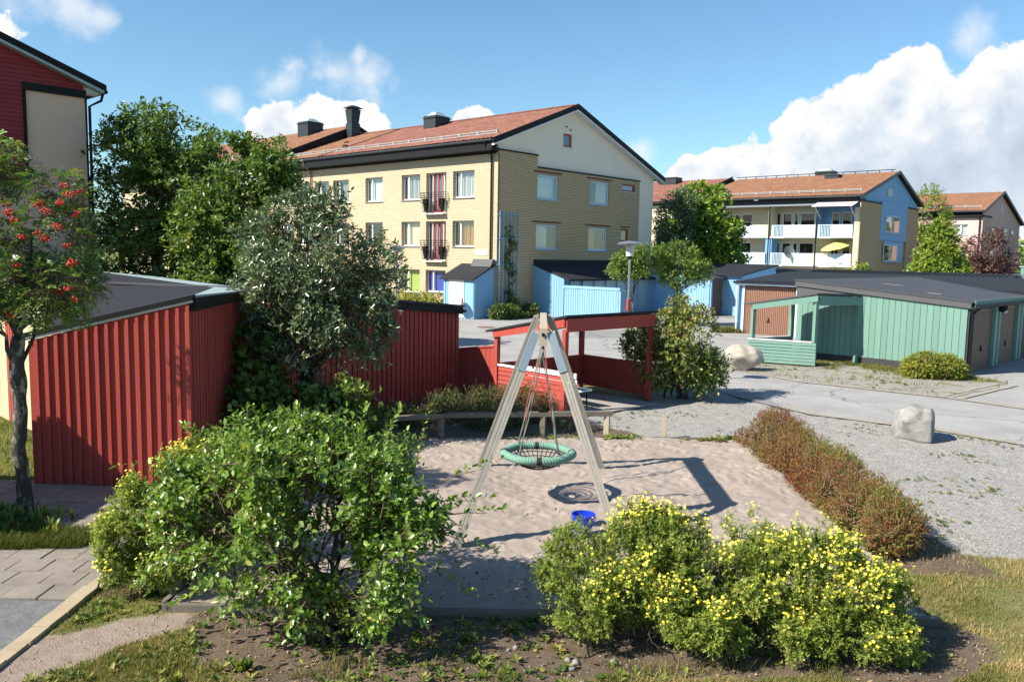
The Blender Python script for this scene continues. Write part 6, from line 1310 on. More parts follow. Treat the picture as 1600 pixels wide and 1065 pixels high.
# ------------------------------------------------ potentilla bushes with yellow flowers
def potentilla(label, base, lobes, n_tw, n_fl, seed, fl_up=.6):
    t = thing('flowering_bush', label, 'bush', base, 'yellow flowering bushes round the sandpit')
    lobes = [(a, b, c * .94, d, e, f * .94) for a, b, c, d, e, f in lobes]; core = lobes; lobes = plumes(lobes, 15 * len(lobes), .10, .13, seed)
    _, (B, D, L, P) = crown('foliage', t, lobes, int(n_tw * 2.3), .115, 13, .028, .0142, 'leaf_potentilla', seed, shape=LEAF4, upb=.6, shell=.5, gap=.445, gs=3.6, droop=.1, upn=.8)
    twig_mesh(t, B, D, L, .0026, 'bark', .08, seed, .1, back=1.2); stems(t, base, core, 4 * len(core), .010, 'bark', seed + 1, spread=.35, name='stems', each=False)
    r_ = np.random.default_rng(seed + 7); tip = B + D * L[:, None] * .62; sc = tip[:, 2] * fl_up + D[:, 2] * .25 - tip[:, 1] * .18 + fbm(tip * 3.2, 2, seed) * 1.3 + r_.uniform(0, .35, len(tip)); k = np.argsort(-sc)[:n_fl]; C = tip[k] + D[k] * .02; n = len(C)
    Nf = unit(D[k] * .5 + np.array([-.35, -.35, .7]) + r_.normal(0, .35, (n, 3))); a1 = unit(np.cross(Nf, r_.normal(size=(n, 3)))); a2 = np.cross(Nf, a1); rad = r_.uniform(.011, .021, n); V = [C]; 
    for j in range(10): a = j * math.pi / 5; rr_ = rad * (1 if j % 2 else .55); V.append(C + (a1 * math.cos(a) + a2 * math.sin(a)) * rr_[:, None] + Nf * (rad * (.35 if j % 2 else .15))[:, None])
    V = np.stack(V, 1).reshape(-1, 3); F = np.array([(0, 1 + (j - 1) % 10, 1 + j, 1 + (j + 1) % 10) for j in range(1, 10, 2)])[None] + (np.arange(n) * 11)[:, None, None]
    np_mesh('flowers', V, F.reshape(-1, 4), 'petal', t, fattrs=dict(rnd=np.repeat(r_.uniform(0, 1, n), 5)), kind='stuff'); return t
potentilla('broad yellow flowering bush at the front right of the sandpit, first clump beside the bucket', (1.0, 7.3, 0), [(.82, 7.35, .60, .5, .5, .44), (1.15, 7.25, .55, .42, .45, .48), (.75, 7.2, .30, .35, .36, .28), (1.25, 7.5, .74, .40, .40, .38), (1.5, 7.15, .42, .35, .4, .38), (1.52, 7.42, .70, .38, .4, .40)], 2700, 720, 31)
potentilla('yellow flowering bush in the middle of the clump at the front right of the sandpit', (1.95, 7.2, 0), [(1.85, 7.3, .62, .46, .5, .48), (2.3, 7.35, .66, .45, .5, .50), (1.7, 7.0, .35, .40, .36, .32), (2.2, 7.0, .32, .42, .36, .3), (1.5, 7.35, .66, .35, .42, .42), (2.55, 7.15, .5, .35, .42, .42)], 3000, 880, 47)
potentilla('yellow flowering bush nearest the grass, last of the clump at the front right', (3.0, 7.15, 0), [(2.75, 7.35, .66, .46, .5, .44), (3.15, 7.2, .50, .45, .46, .42), (2.9, 6.95, .32, .44, .36, .3), (3.3, 6.9, .22, .22, .24, .2)], 2300, 800, 59)
potentilla('tall yellow flowering bush by the paved path at the left of the large shrub', (-3.62, 8.35, 0), [(-3.65, 8.35, .70, .42, .45, .55), (-3.3, 8.8, .95, .48, .45, .5), (-3.95, 8.2, .48, .32, .36, .4), (-2.95, 9.0, 1.0, .4, .45, .42), (-3.6, 8.0, .42, .4, .32, .36)], 3300, 800, 71, .22)

# ------------------------------------------------ red brown spirea hedge
HD = thing('hedge', 'low red brown clipped hedge running back along the right of the sandpit', 'hedge', (4.75, 12.4))
hl = [(4.46 + .03 * k + (0 if k % 2 else .22), 9.7 + k * .47, .34, .36, .42, .37) for k in range(13)] + [(4.60, 9.55, .28, .38, .3, .31), (4.78, 10.2, .37, .32, .5, .35), (4.92, 12.0, .38, .3, .8, .34), (4.85, 14.2, .38, .3, .8, .36)] + [(4.52, 9.7 + k * .5, .14, .30, .4, .16) for k in range(12)]
_, (B, D, L, P) = crown('foliage', HD, hl, 15000, .10, 9, .030, .014, 'leaf_spirea', 83, shape=LEAF4, upb=.75, shell=.5, gap=.40, gs=3.0, droop=.05, hue=.6, upn=.9)
twig_mesh(HD, B, D, L, .0034, 'pale_twig', .26, 2, .05, back=2.2)

# ------------------------------------------------ rounded viburnum by the shelter
VB = thing('shrub', 'tall rounded bush with reddish green leaves at the right of the red shelter', 'shrub', (4.15, 20.2))
vl = [(4.15, 20.2, 1.15, .95, .9, .85), (4.45, 20.2, 1.75, .65, .65, .6), (3.75, 20.3, 1.6, .55, .55, .6), (4.7, 20.1, .75, .6, .6, .55), (3.6, 20.2, .8, .55, .5, .6), (3.2, 20.9, 1.25, .4, .4, .45), (4.1, 20.3, 2.15, .35, .35, .4)]
_, (B, D, L, P) = crown('foliage', VB, vl, 2700, .30, 8, .075, .042, 'leaf_viburnum', 97, upb=.4, shell=.5, gap=.43, gs=1.9)
twig_mesh(VB, B, D, L, .005, 'twig', .5, 1); stems(VB, (4.1, 20.25, 0), vl, 10, .03, 'bark', 98, spread=.2)

# ------------------------------------------------ silvery small tree before the red walls
WT = thing('small_tree', 'small bushy tree with glossy silver green leaves before the red garage wall', 'tree', (-3.7, 14.75))
wl_ = [(-3.6, 14.7, 3.3, 1.15, 1.05, .95), (-3.15, 14.6, 2.6, 1.15, .95, .95), (-4.2, 14.8, 2.7, .85, .85, .85), (-3.9, 14.8, 4.0, .65, .65, .62), (-2.55, 14.6, 3.15, .62, .6, .75), (-3.5, 14.5, 1.95, .95, .8, .6), (-4.55, 14.7, 3.75, .5, .5, .45), (-2.6, 14.5, 2.1, .5, .5, .55), (-4.35, 14.6, 2.1, .5, .5, .42), (-3.3, 14.7, 4.3, .35, .35, .35)]
_, (B, D, L, P) = crown('crown', WT, wl_, 3300, .30, 8, .088, .034, 'leaf_silver', 113, upb=.15, shell=.4, gap=.46, gs=1.9, droop=.3, upn=.5)
twig_mesh(WT, B, D, L, .0045, 'twig', .4, 1); trunk(WT, (-3.62, 14.75, 0), wl_, .085, 'bark', 114, fork=.35, limbs=10)

# ------------------------------------------------ rowan with red berries
RW = thing('rowan_tree', 'rowan tree with red berry clusters standing beside the red shed', 'tree', (-6.22, 10.2))
rl_ = [(-6.3, 10.2, 3.3, .75, .75, .5), (-5.75, 10.1, 3.05, .65, .65, .45), (-6.85, 10.0, 3.4, .65, .45, .6), (-5.95, 10.2, 3.75, .6, .55, .42), (-6.75, 10.0, 4.15, .5, .4, .45), (-5.45, 10.1, 3.55, .38, .4, .32), (-6.35, 10.0, 2.98, .5, .5, .26), (-5.5, 10.0, 3.0, .4, .42, .26), (-6.95, 9.95, 3.0, .5, .4, .33), (-6.45, 10.2, 4.45, .45, .45, .4), (-5.6, 10.15, 4.05, .4, .4, .35), (-7.2, 9.9, 4.6, .5, .4, .5)]
r_ = np.random.default_rng(131); B, Nr = lobes_sample(rl_, 2500, r_, .3, .38, 2.0, 5); n = len(B); D = unit(Nr * .7 + np.array([0, 0, .1]) + r_.normal(0, .5, (n, 3))); L = .19 * r_.uniform(.7, 1.25, n)
P, A_, Nn, ln, wd_ = twig_leaves(B, D, L, 13, .066, .023, r_, .45, pinn=True, tseg=(.2, 1)); V, F, fpl = leaves_np(P, A_, Nn, ln, wd_, LEAF4, .1)
np_mesh('crown', V, F, 'leaf_rowan', RW, fattrs=dict(rnd=np.repeat(np.clip(np.repeat(r_.uniform(0, .9, n), 13) + r_.normal(0, .1, n * 13), 0, 1), fpl)), kind='stuff'); twig_mesh(RW, B, D, L, .004, 'twig', .8, 1, .4)
r_ = np.random.default_rng(5); mb = MB(); tp = [(-6.18, 10.2, -.1), (-6.19, 10.21, .5), (-6.22, 10.2, 1.0), (-6.17, 10.2, 1.45), (-6.2, 10.2, 1.9), (-6.16, 10.2, 2.35)]
q = np.array(tp); tt = np.linspace(0, 5, 46); px_ = np.stack([np.interp(tt, range(6), q[:, k]) for k in range(3)], -1) + (np.stack([fbm(np.stack([tt * 1.3, tt * 0, tt * 0 + k], -1), 3, 88) for k in range(3)], -1) - .5) * np.array([.07, .07, 0]); mb.tube([tuple(v) for v in px_], list(np.interp(tt, range(6), [.115, .088, .082, .082, .088, .074])), 16)
vq = np.array([tuple(v) for v in mb.v]); k_ = (fbm(vq * np.array([9, 9, 4.5]), 4, 77) - .5) * .05; cq = np.repeat(px_, 16, 0); vq = vq + unit(vq - cq) * k_[:, None]; mb.v = [V3(v) for v in vq]; mb.build('trunk', 'grey_bark', RW, smooth=True)
for e, rr_ in (((-5.7, 10.1, 3.0), .045), ((-5.95, 10.2, 3.6), .045), ((-6.6, 10.2, 3.4), .05), ((-6.9, 10.2, 3.9), .035), ((-6.5, 10.1, 2.9), .03), ((-5.35, 10.1, 3.45), .025)):
    mb = MB(); pts = wob(tp[5 if rr_ > .03 else 4], e, 6, .05, r_); mb.tube(pts, list(np.linspace(rr_, rr_ * .3, 6)), 7)
    for q in range(3): a = np.array(pts[2 + q]); mb.tube(wob(a, a + np.array([r_.normal(0, .3), r_.normal(0, .25), .25]), 4, .06, r_), [.014, .011, .008, .005], 5)
    mb.build('limb', 'grey_bark', RW, smooth=True)
def berry_mesh(seed, n=26):
    r2 = np.random.default_rng(seed); V = []; F = []; ico = [(0, 0, 1), (.894, 0, .447), (.276, .851, .447), (-.724, .526, .447), (-.724, -.526, .447), (.276, -.851, .447), (.724, .526, -.447), (-.276, .851, -.447), (-.894, 0, -.447), (-.276, -.851, -.447), (.724, -.526, -.447), (0, 0, -1)]
    fc = [(0, 1, 2), (0, 2, 3), (0, 3, 4), (0, 4, 5), (0, 5, 1), (1, 6, 2), (2, 7, 3), (3, 8, 4), (4, 9, 5), (5, 10, 1), (6, 7, 2), (7, 8, 3), (8, 9, 4), (9, 10, 5), (10, 6, 1), (11, 7, 6), (11, 8, 7), (11, 9, 8), (11, 10, 9), (11, 6, 10)]
    for k in range(n):
        c = r2.normal(size=3); c = c / np.linalg.norm(c) * np.array([.052, .052, .035]) * r2.uniform(.5, 1); o = len(V); V += [tuple(c + np.array(v) * .0105) for v in ico]; F += [tuple(i + o for i in f) for f in fc]
    me = bpy.data.meshes.new('berry_cluster'); me.from_pydata(V, [], F); me.materials.append(M['berry']); me.polygons.foreach_set('use_smooth', [True] * len(F)); me.update(); return me
bms = [berry_mesh(k) for k in range(4)]
for k, p in enumerate([(-5.94, 9.75, 3.87), (-5.86, 9.7, 3.78), (-6.04, 9.85, 3.98), (-5.58, 9.75, 3.98), (-5.45, 9.65, 3.89), (-5.34, 9.85, 4.2), (-5.25, 9.8, 4.1), (-5.34, 9.75, 4.0), (-5.21, 9.85, 3.87), (-5.35, 9.7, 3.72), (-5.27, 9.75, 3.5), (-5.2, 9.7, 3.3), (-5.28, 9.75, 3.0), (-5.22, 9.75, 2.87), (-5.87, 9.75, 3.25), (-5.97, 9.75, 2.67), (-5.46, 9.85, 2.94), (-5.55, 9.65, 3.63), (-5.74, 9.65, 3.59), (-5.55, 9.8, 3.58), (-5.25, 10.05, 4.15)]):
    o = bpy.data.objects.new('berry_cluster', bms[k % 4]); COL.objects.link(o); o.parent = RW; o.location = V3(p) - ORG[RW.name]; o.rotation_euler = (random.uniform(-.4, .4), random.uniform(-.4, .4), random.uniform(0, 6)); s_ = random.uniform(.95, 1.35); o.scale = (s_, s_, s_)

# ------------------------------------------------ trees
def tree(nm, label, base, lobes, r0_, n_tw, twl, m, ll, lw, mat, seed, bark='bark', gap=.43, gs=.8, cat='tree', group=None, limbs=8, **kw):
    t = thing(nm, label, cat, base, group); crown('crown', t, lobes, n_tw, twl, m, ll, lw, mat, seed, shape=LEAF4, gap=gap, gs=gs, **kw); trunk(t, (base[0], base[1], 0), lobes, r0_, bark, seed + 1, limbs=limbs); return t
tree('dense_tree', 'tall dark dense tree behind the red shed touching the red gabled house', (-13.4, 31.0), [(-13.2, 31, 6.6, 2.3, 2.2, 2.2), (-14.2, 31, 5, 1.8, 2, 2.2), (-12.2, 30.6, 5.2, 2, 2, 2.2), (-13.3, 31, 3, 2.6, 2.2, 2.0), (-12.4, 30.8, 7.2, 1.4, 1.4, 1.2), (-14.2, 31, 7.2, 1.2, 1.2, 1.1), (-11.3, 30.6, 2.6, 1.6, 1.6, 1.9), (-14.8, 30, 2.9, 1.3, 1.4, 1.8)], .2, 5200, .55, 8, .17, .095, 'leaf_dark', 141, gap=.475, gs=.75, shell=.35, group='trees behind the red shed')
tree('dense_tree', 'lighter green tree beside the dark tree, its crown against the brick front', (-9.75, 29.0), [(-9.75, 29.0, 5.83, 1.7, 1.6, 1.6), (-8.83, 29.0, 5.45, 1.5, 1.5, 1.6), (-10.03, 28.7, 4.15, 1.8, 1.7, 1.8), (-8.74, 28.8, 3.59, 1.4, 1.5, 1.7), (-8.28, 28.9, 6.48, .7, .7, .9), (-9.57, 28.5, 2.29, 1.8, 1.6, 1.5), (-8.05, 28.9, 4.89, .9, .9, .8), (-9.38, 28.9, 6.76, .7, .7, .7)], .16, 3600, .5, 8, .17, .09, 'leaf_mid', 151, gap=.47, gs=.85, shell=.35, group='trees behind the red shed')
tree('dense_tree', 'low dark tree filling the gap beneath the lighter tree', (-9.2, 29.0), [(-9.4, 29, 2.6, 1.6, 1.4, 1.6), (-8.3, 28.8, 2.1, 1.2, 1.2, 1.4), (-11, 28.8, 2.0, 1.7, 1.3, 1.5)], .1, 1700, .45, 8, .15, .08, 'leaf_dark', 157, gap=.42, gs=.9, shell=.4, group='trees behind the red shed')
tree('maple_tree', 'round bright green maple between the pale gable and the blue house', (13.2, 60), [(13.2, 60, 5.0, 2.9, 2.8, 2.6), (13.6, 60, 7.2, 2.0, 2, 1.7), (14.6, 59.6, 5.6, 2.0, 2, 2.2), (12.4, 59.6, 3.6, 2.2, 2, 1.9), (14.8, 59.5, 3.2, 1.9, 2, 1.8)], .2, 4600, .6, 7, .24, .17, 'leaf_maple', 161, gap=.40, gs=.6, shell=.55)
tree('dense_tree', 'darker olive tree close to the right end of the pale gable', (11.0, 57.0), [(11.0, 57, 5.6, 1.3, 1.5, 2.3), (10.8, 57, 3.2, 1.5, 1.5, 1.8), (11.6, 57, 7.2, .8, .9, 1.0)], .15, 1900, .55, 7, .18, .10, 'leaf_silver', 167, gap=.42, gs=.7, shell=.4)

def young(label, base, lobes, seed):
    t = thing('young_tree', label, 'tree', base, 'young street trees by the blue stores'); crown('crown', t, lobes, 1300, .4, 8, .115, .062, 'leaf_mid', seed, shape=LEAF4, gap=.42, gs=1.3, shell=.3); trunk(t, (base[0], base[1], 0), lobes, .055, 'grey_bark', seed + 1, fork=.55, limbs=6); return t
young('young thin stemmed tree in front of the striped blue doors beside the lamp', (6.05, 41.0), [(5.9, 41, 3.25, 1.0, .9, .62), (6.6, 41, 3.5, .8, .8, .6), (6.3, 41, 2.7, .95, .8, .45), (5.3, 41, 2.8, .6, .6, .4)], 173)
young('young thin stemmed tree before the navy store, right one of the pair', (8.1, 41.5), [(8.2, 41.5, 3.5, 1.15, 1, .8), (9.1, 41.5, 3.0, .9, .9, .6), (7.5, 41.5, 2.9, .9, .9, .6), (8.3, 41.4, 2.5, 1.1, .9, .5), (9.6, 41.5, 2.6, .5, .5, .35)], 181)
tree('pyramid_tree', 'yellow green pyramid shaped tree in front of the pink house', (33.0, 64), [(33, 64, 2.4, 2.3, 2, 1.7), (33, 64, 3.8, 1.8, 1.7, 1.4), (33, 64, 5.2, 1.2, 1.2, 1.4), (33.1, 64, 6.6, .6, .7, .9), (34.6, 64, 2.0, 1.2, 1.2, 1.1)], .14, 2700, .55, 7, .24, .13, 'leaf_light', 191, gap=.42, gs=.7, shell=.4)
tree('purple_tree', 'sparse purple leaved tree before the front wall of the pink house', (42.0, 73), [(41.6, 73, 4.2, 1.9, 1.8, 1.9), (42.9, 73, 3.4, 1.6, 1.6, 1.6), (40.7, 73, 2.8, 1.4, 1.4, 1.4), (42.2, 73, 5.9, 1.0, 1, 1.1)], .12, 1500, .6, 6, .22, .12, 'leaf_purple', 197, gap=.44, gs=.7, shell=.2)
tree('dense_tree', 'dark green tree behind the right end of the pink house', (68.5, 98), [(68.5, 98, 5, 3, 3, 3.6), (69.5, 98, 8, 2.4, 2.4, 2.4), (67.6, 97, 3, 2, 2, 2.6)], .25, 2600, .9, 7, .36, .2, 'leaf_dark', 199, gap=.40, gs=.45, shell=.4)
tree('dense_tree', 'small bush tree by the foot of the blue house balcony corner', (28.5, 70), [(28.5, 70, 1.9, 1.5, 1.3, 1.5), (29.2, 70, 2.6, .9, .9, .9)], .08, 900, .5, 7, .2, .1, 'leaf_light', 211, gap=.40, gs=.7, shell=.4)
tree('dense_tree', 'thin tree top showing between the blue gable and the pink roof', (46.5, 93), [(46.5, 93, 9, 1.6, 1.6, 3.2), (46.6, 93, 5, 2, 2, 3)], .15, 700, .8, 6, .3, .14, 'leaf_light', 223, gap=.46, gs=.6, shell=.2)

# far woodland that closes the view between the houses
r_ = np.random.default_rng(3); n = 240; tx = r_.uniform(-190, 230, n); ty = 165 + r_.uniform(0, 45, n) + .0006 * tx ** 2
lob = [(x, y, r_.uniform(2.5, 4), 5, 4, r_.uniform(3.5, 6.2)) for x, y in zip(tx, ty)]
B, Nr = lobes_sample(lob, 30000, r_, .7); P = B; V, F, fpl = leaves_np(P, unit(Nr + r_.normal(0, .6, P.shape)), unit(Nr * .3 + np.array([0, 0, .8]) + r_.normal(0, .4, P.shape)), r_.uniform(.9, 1.6, len(P)), r_.uniform(.5, .9, len(P)), LEAF4)
o = np_mesh('woodland', V, F, 'leaf_dark', fattrs=dict(rnd=np.repeat(r_.uniform(0, 1, len(P)), fpl)), kind='stuff')

# clipped bushes and hedges further off
def bush(label, base, lobes, n_tw, ll, lw, mat, seed, twl=.2, nm='bush', **kw):
    t = thing(nm, label, 'bush' if nm == 'bush' else 'hedge', base); _, (B, D, L, P) = crown('foliage', t, lobes, n_tw, twl, 8, ll, lw, mat, seed, shape=LEAF4, **kw); twig_mesh(t, B, D, L, .006, 'twig', .5, seed, .1, back=1.5); return t
bush('rounded yellow green clipped bush beside the green garage door corner', (12.65, 24.4), [(12.45, 24.4, .40, .62, .5, .42), (12.95, 24.35, .38, .55, .5, .40), (12.1, 24.45, .33, .4, .4, .33), (13.2, 24.3, .30, .35, .4, .30)], 2600, .05, .03, 'leaf_yellowgreen', 233, twl=.12, gap=.36, gs=3, shell=.7)
hl = [tuple(fa.pt(2.9 + k * .75, 1.5, .65)) + (.55, .5, .65) for k in range(14)]
bush('yellow green hedge along the foot of the yellow brick front', tuple(fa.pt(7, 1.5, 0)), hl, 2600, .10, .055, 'leaf_yellowgreen', 239, nm='hedge', gap=.38, gs=1.6, shell=.6)
bush('golden hedge half hidden behind the silver green tree', (-13.2, 42), [(-13.6 + k * .8, 42, .65, .7, .6, .75) for k in range(5)], 1300, .09, .05, 'leaf_yellowgreen', 241, nm='hedge', gap=.38, gs=1.6, shell=.6)
bush('dark low bush at the brick corner between the two blue stores', tuple(fb.pt(.6, 1.0, 0)), [tuple(fb.pt(u, .9, .4)) + (.5, .5, .45) for u in (-.6, .2, 1.1, 2.0)] + [tuple(fb.pt(1.0, .6, .75)) + (.4, .3, .5)], 1100, .09, .055, 'leaf_dark', 251, gap=.42, gs=1.6, shell=.4)
CV = thing('climber', 'green climbing vine growing up the blue trellis on the brick corner', 'climber', tuple(fb.pt(.9, .35, 0))); vlb = [tuple(fb.pt(.9 + .25 * math.sin(k * 1.7), .33, .5 + k * .42)) + (.22, .12, .36) for k in range(11)]
_, (B, D, L, P) = crown('foliage', CV, vlb, 420, .2, 6, .09, .06, 'leaf_dark', 257, shape=LEAF4, gap=.42, gs=2, shell=.2); mb = MB(); mb.tube([fb.pt(.9 + .1 * math.sin(k), .32, k * .5) for k in range(10)], .015, 5); mb.build('stem', 'bark', CV)
# shade loving plants between the sheds and behind the rail
def sprawl(label, base, lobes, n_tw, mat, seed, ll=.09, lw=.06, nm='undergrowth', cat='plant', shp=LEAF6, **kw):
    t = thing(nm, label, cat, base); _, (B, D, L, P) = crown('foliage', t, lobes, n_tw, .3, 6, ll, lw, mat, seed, shape=shp, **kw); twig_mesh(t, B, D, L, .005, 'twig', .7, seed, .1, back=1.5); return t
sprawl('leafy climber with broad leaves in the dark corner between shed and garage', (-4.3, 13.9), [(-4.45, 14.3, 1.6, .4, .6, .6), (-4.2, 13.6, .8, .5, .6, .6), (-3.4, 13.9, .7, .7, .6, .5), (-2.7, 14.1, .5, .6, .5, .4), (-4.55, 14.9, 2.0, .25, .4, .35)], 760, 'leaf_dark', 263, .11, .09, nm='climber', cat='climber')
sprawl('bright leafed plant under the silver green tree by the red wall', (-3.1, 14.0), [(-3.2, 13.9, 1.25, .45, .35, .35), (-2.75, 14.0, 1.0, .3, .3, .4)], 160, 'leaf_front', 265, .09, .06, nm='shrub', cat='shrub')
ul = [(-2.2 + k * .55, 16.4 + (k % 3) * .35, .22, .45, .45, .26) for k in range(7)] + [(-1.9 + k * .5, 17.3 + k * .28, .25, .45, .45, .3) for k in range(5)] + [(-.1, 17.6, .4, .5, .4, .4), (.5, 17.2, .4, .4, .35, .4), (.75, 17.5, .35, .3, .3, .35)]
sprawl('low dark ground shrubs between the rail fence and the red garage', (-.8, 16.9), ul, 2300, 'leaf_dark', 269, .05, .026, nm='shrubbery', cat='shrubs', shp=LEAF4, gap=.42, gs=2)

# grass, weeds, litter, pebbles
def scatter(n, box, dens, seed):
    r_ = np.random.default_rng(seed); x = r_.uniform(box[0], box[1], n); y = r_.uniform(box[2], box[3], n); k = r_.random(n) < dens(x, y); return x[k], y[k], r_
def gh(x, y): return np.minimum((fbm2(x, y, 1.3, 4, 5) - .62) * .10 + (fbm2(x, y, 7, 3, 6) - .55) * .035, -.004)
def blades(name, x, y, r_, h, w_, mat='grass_blade', z=None, bias=0.):
    n = len(x); b_ = np.stack([x, y, gh(x, y) if z is None else np.full(n, z)], -1); a = r_.uniform(0, 6.28, n); lean = r_.uniform(.1, .8, n); hh = h * r_.uniform(.4, 1.2, n); d = np.stack([np.cos(a) * lean, np.sin(a) * lean, np.ones(n)], -1); s_ = np.stack([-np.sin(a), np.cos(a), np.zeros(n)], -1) * (w_ * r_.uniform(.6, 1.3, n))[:, None]
    V = np.stack([b_ - s_, b_ + s_, b_ + d * (hh * .55)[:, None] + s_ * .7, b_ + d * (hh * .55)[:, None] - s_ * .7, b_ + d * hh[:, None] * np.array([1.25, 1.25, .9])], 1)
    F1 = (np.array([[0, 1, 2], [0, 2, 3], [3, 2, 4]])[None] + (np.arange(n) * 5)[:, None, None]).reshape(-1, 3); tone = np.clip(fbm2(x, y, 1.5, 3, 12) * 1.5 - .35 + r_.normal(0, .2, n) + bias, 0, 1)
    return np_mesh(name, V.reshape(-1, 3), F1, mat, fattrs=dict(rnd=np.repeat(tone, 3)), kind='stuff')
def in_any(x, y, polys, j=.25):
    xx = x + (fbm2(x, y, 1.6, 3, 3) - .5) * j * 2; yy = y + (fbm2(x, y, 1.6, 3, 9) - .5) * j * 2; r_ = np.zeros(x.shape, bool)
    for q in polys: r_ |= inside(xx, yy, q)
    return r_
SANDQ = [(-3.4, 7.6), (4.3, 7.6), (4.4, 15.6), (-1.3, 15.1), (-2.9, 14.5)]
def lawn(x, y):
    bad = in_any(x, y, [GRAV, SANDQ, DIRT[0], SOIL[0], SOIL[2]], .2) | (x < -4.15); return np.where(bad, .03, np.clip((fbm2(x, y, .9, 4, 31) - .30) * 3.2, .08, 1))
x, y, r_ = scatter(190000, (-4.4, 7.5, 5.3, 9.6), lawn, 301); blades('grass', x, y, r_, .05, .0026, bias=.12)
x, y, r_ = scatter(110000, (-3.6, 6.2, 5.3, 7.1), lawn, 302); blades('grass', x, y, r_, .045, .0022, bias=.05)
x, y, r_ = scatter(40000, (3.8, 9.5, 6.5, 9.6), lawn, 304); blades('grass', x, y, r_, .045, .0026, bias=.18)
x, y, r_ = scatter(9000, (-3.4, 5.6, 6.35, 6.95), lambda x, y: np.clip((fbm2(x, y, 2.2, 3, 71) - .5) * 6, 0, 1) * (y < 6.75), 303); blades('tall_grass', x, y, r_, .13, .003, bias=-.25)
x, y, r_ = scatter(26000, (-7.4, -4.7, 9.0, 9.85), lambda x, y: in_any(x, y, [GREEN[0]], .1) * 1., 305); blades('tall_grass', x, y, r_, .14, .0045, bias=-.4, z=.0)
x, y, r_ = scatter(26000, (-14, -7, 11.9, 20), lambda x, y: in_any(x, y, [GREEN[1]], .1) * 1., 306); blades('grass', x, y, r_, .10, .006, bias=-.1)
x, y, r_ = scatter(70000, (6.5, 14.7, 20.8, 28.6), lambda x, y: inside(x, y, VERGE) * np.clip((fbm2(x, y, 1.1, 3, 41) - .40) * 5, 0, 1) * np.clip((y + .55 * x - 31.6) / 1.2 + .5, .06, 1), 307); blades('grass', x, y, r_, .11, .007, z=.02, bias=-.25)
x, y, r_ = scatter(5000, (9.5, 11.0, 38.0, 40.0), lambda x, y: np.exp(-((x - 10.2) ** 2 + ((y - 38.5) * 1.0) ** 2) / .3), 308); blades('tall_grass', x, y, r_, .3, .012, z=.01, bias=-.3)
def weeds(name, x, y, r_, ll, lw, mat, m=7, z=None, tilt=.45):
    n = len(x); zz = gh(x, y) if z is None else np.full(n, z); B = np.stack([x, y, zz + .004], -1); sc = r_.uniform(.5, 1.4, n); a = (np.arange(m) * 2.4)[None] + r_.uniform(0, 6.28, (n, 1)); e = r_.uniform(.15, 1.0, (n, m)) * tilt * 2
    D = np.stack([np.cos(a) * np.cos(e), np.sin(a) * np.cos(e), np.sin(e)], -1); Nn = np.stack([-np.cos(a) * np.sin(e), -np.sin(a) * np.sin(e), np.cos(e)], -1); P = np.repeat(B, m, 0); k = (sc[:, None] * r_.uniform(.6, 1.2, (n, m))).ravel()
    V, F, fpl = leaves_np(P + D.reshape(-1, 3) * .01, D.reshape(-1, 3), Nn.reshape(-1, 3), ll * k, lw * k, LEAF6, .2); return np_mesh(name, V, F, mat, fattrs=dict(rnd=np.repeat(np.clip(np.repeat(r_.uniform(0, 1, n), m) + r_.normal(0, .12, n * m), 0, 1), fpl)), kind='stuff')
x, y, r_ = scatter(3400, (-4.1, 6.5, 5.6, 8.2), lambda x, y: np.clip((fbm2(x, y, 1.7, 3, 51) - .52) * 6, 0, 1) * ~in_any(x, y, [SANDQ, DIRT[0]], .1), 311); weeds('weeds', x, y, r_, .055, .024, 'leaf_ground')
x, y, r_ = scatter(420, (-2.9, .6, 5.7, 6.6), lambda x, y: np.clip((fbm2(x, y, 2.3, 2, 57) - .5) * 6, 0, 1), 312); weeds('weeds', x, y, r_, .085, .035, 'leaf_ground', m=12, tilt=.8)
x, y, r_ = scatter(9000, (4.8, 9.5, 8.7, 12.5), lambda x, y: np.clip((fbm2(x, y, 1.6, 3, 62) - .47) * 5, 0, 1) * np.clip((12.3 - y - .35 * (x - 5)) / 2.5, 0, 1), 318); blades('grass', x, y, r_, .05, .004, bias=-.05)
x, y, r_ = scatter(7000, (1.6, 12, 8.3, 20.5), lambda x, y: in_any(x, y, [GRAV], .1) * np.clip((fbm2(x, y, 1.1, 3, 61) - .55) * 7, 0, 1) * .8, 313); weeds('weeds', x, y, r_, .034, .015, 'leaf_ground', m=9)
x, y, r_ = scatter(700, (7.0, 14.3, 21, 28.3), lambda x, y: inside(x, y, VERGE) * np.clip((fbm2(x, y, .9, 3, 61) - .5) * 5, 0, 1), 314); weeds('weeds', x, y, r_, .075, .03, 'leaf_ground', z=.02)
x, y, r_ = scatter(260, (-6.8, -5.4, 9.4, 10.4), lambda x, y: np.exp(-((x + 6.2) ** 2 + (y - 9.9) ** 2) / .25), 315); weeds('weeds', x, y, r_, .15, .028, 'leaf_rowan', m=12, z=.01, tilt=.85)
x, y, r_ = scatter(520, (.4, 4.4, 14.8, 15.7), lambda x, y: np.exp(-((y - 15.35 - .02 * x) ** 2) / .02) * np.clip((fbm2(x, y, 2, 2, 63) - .42) * 5, 0, 1), 316); weeds('weeds', x, y, r_, .09, .04, 'leaf_ground', z=.03)
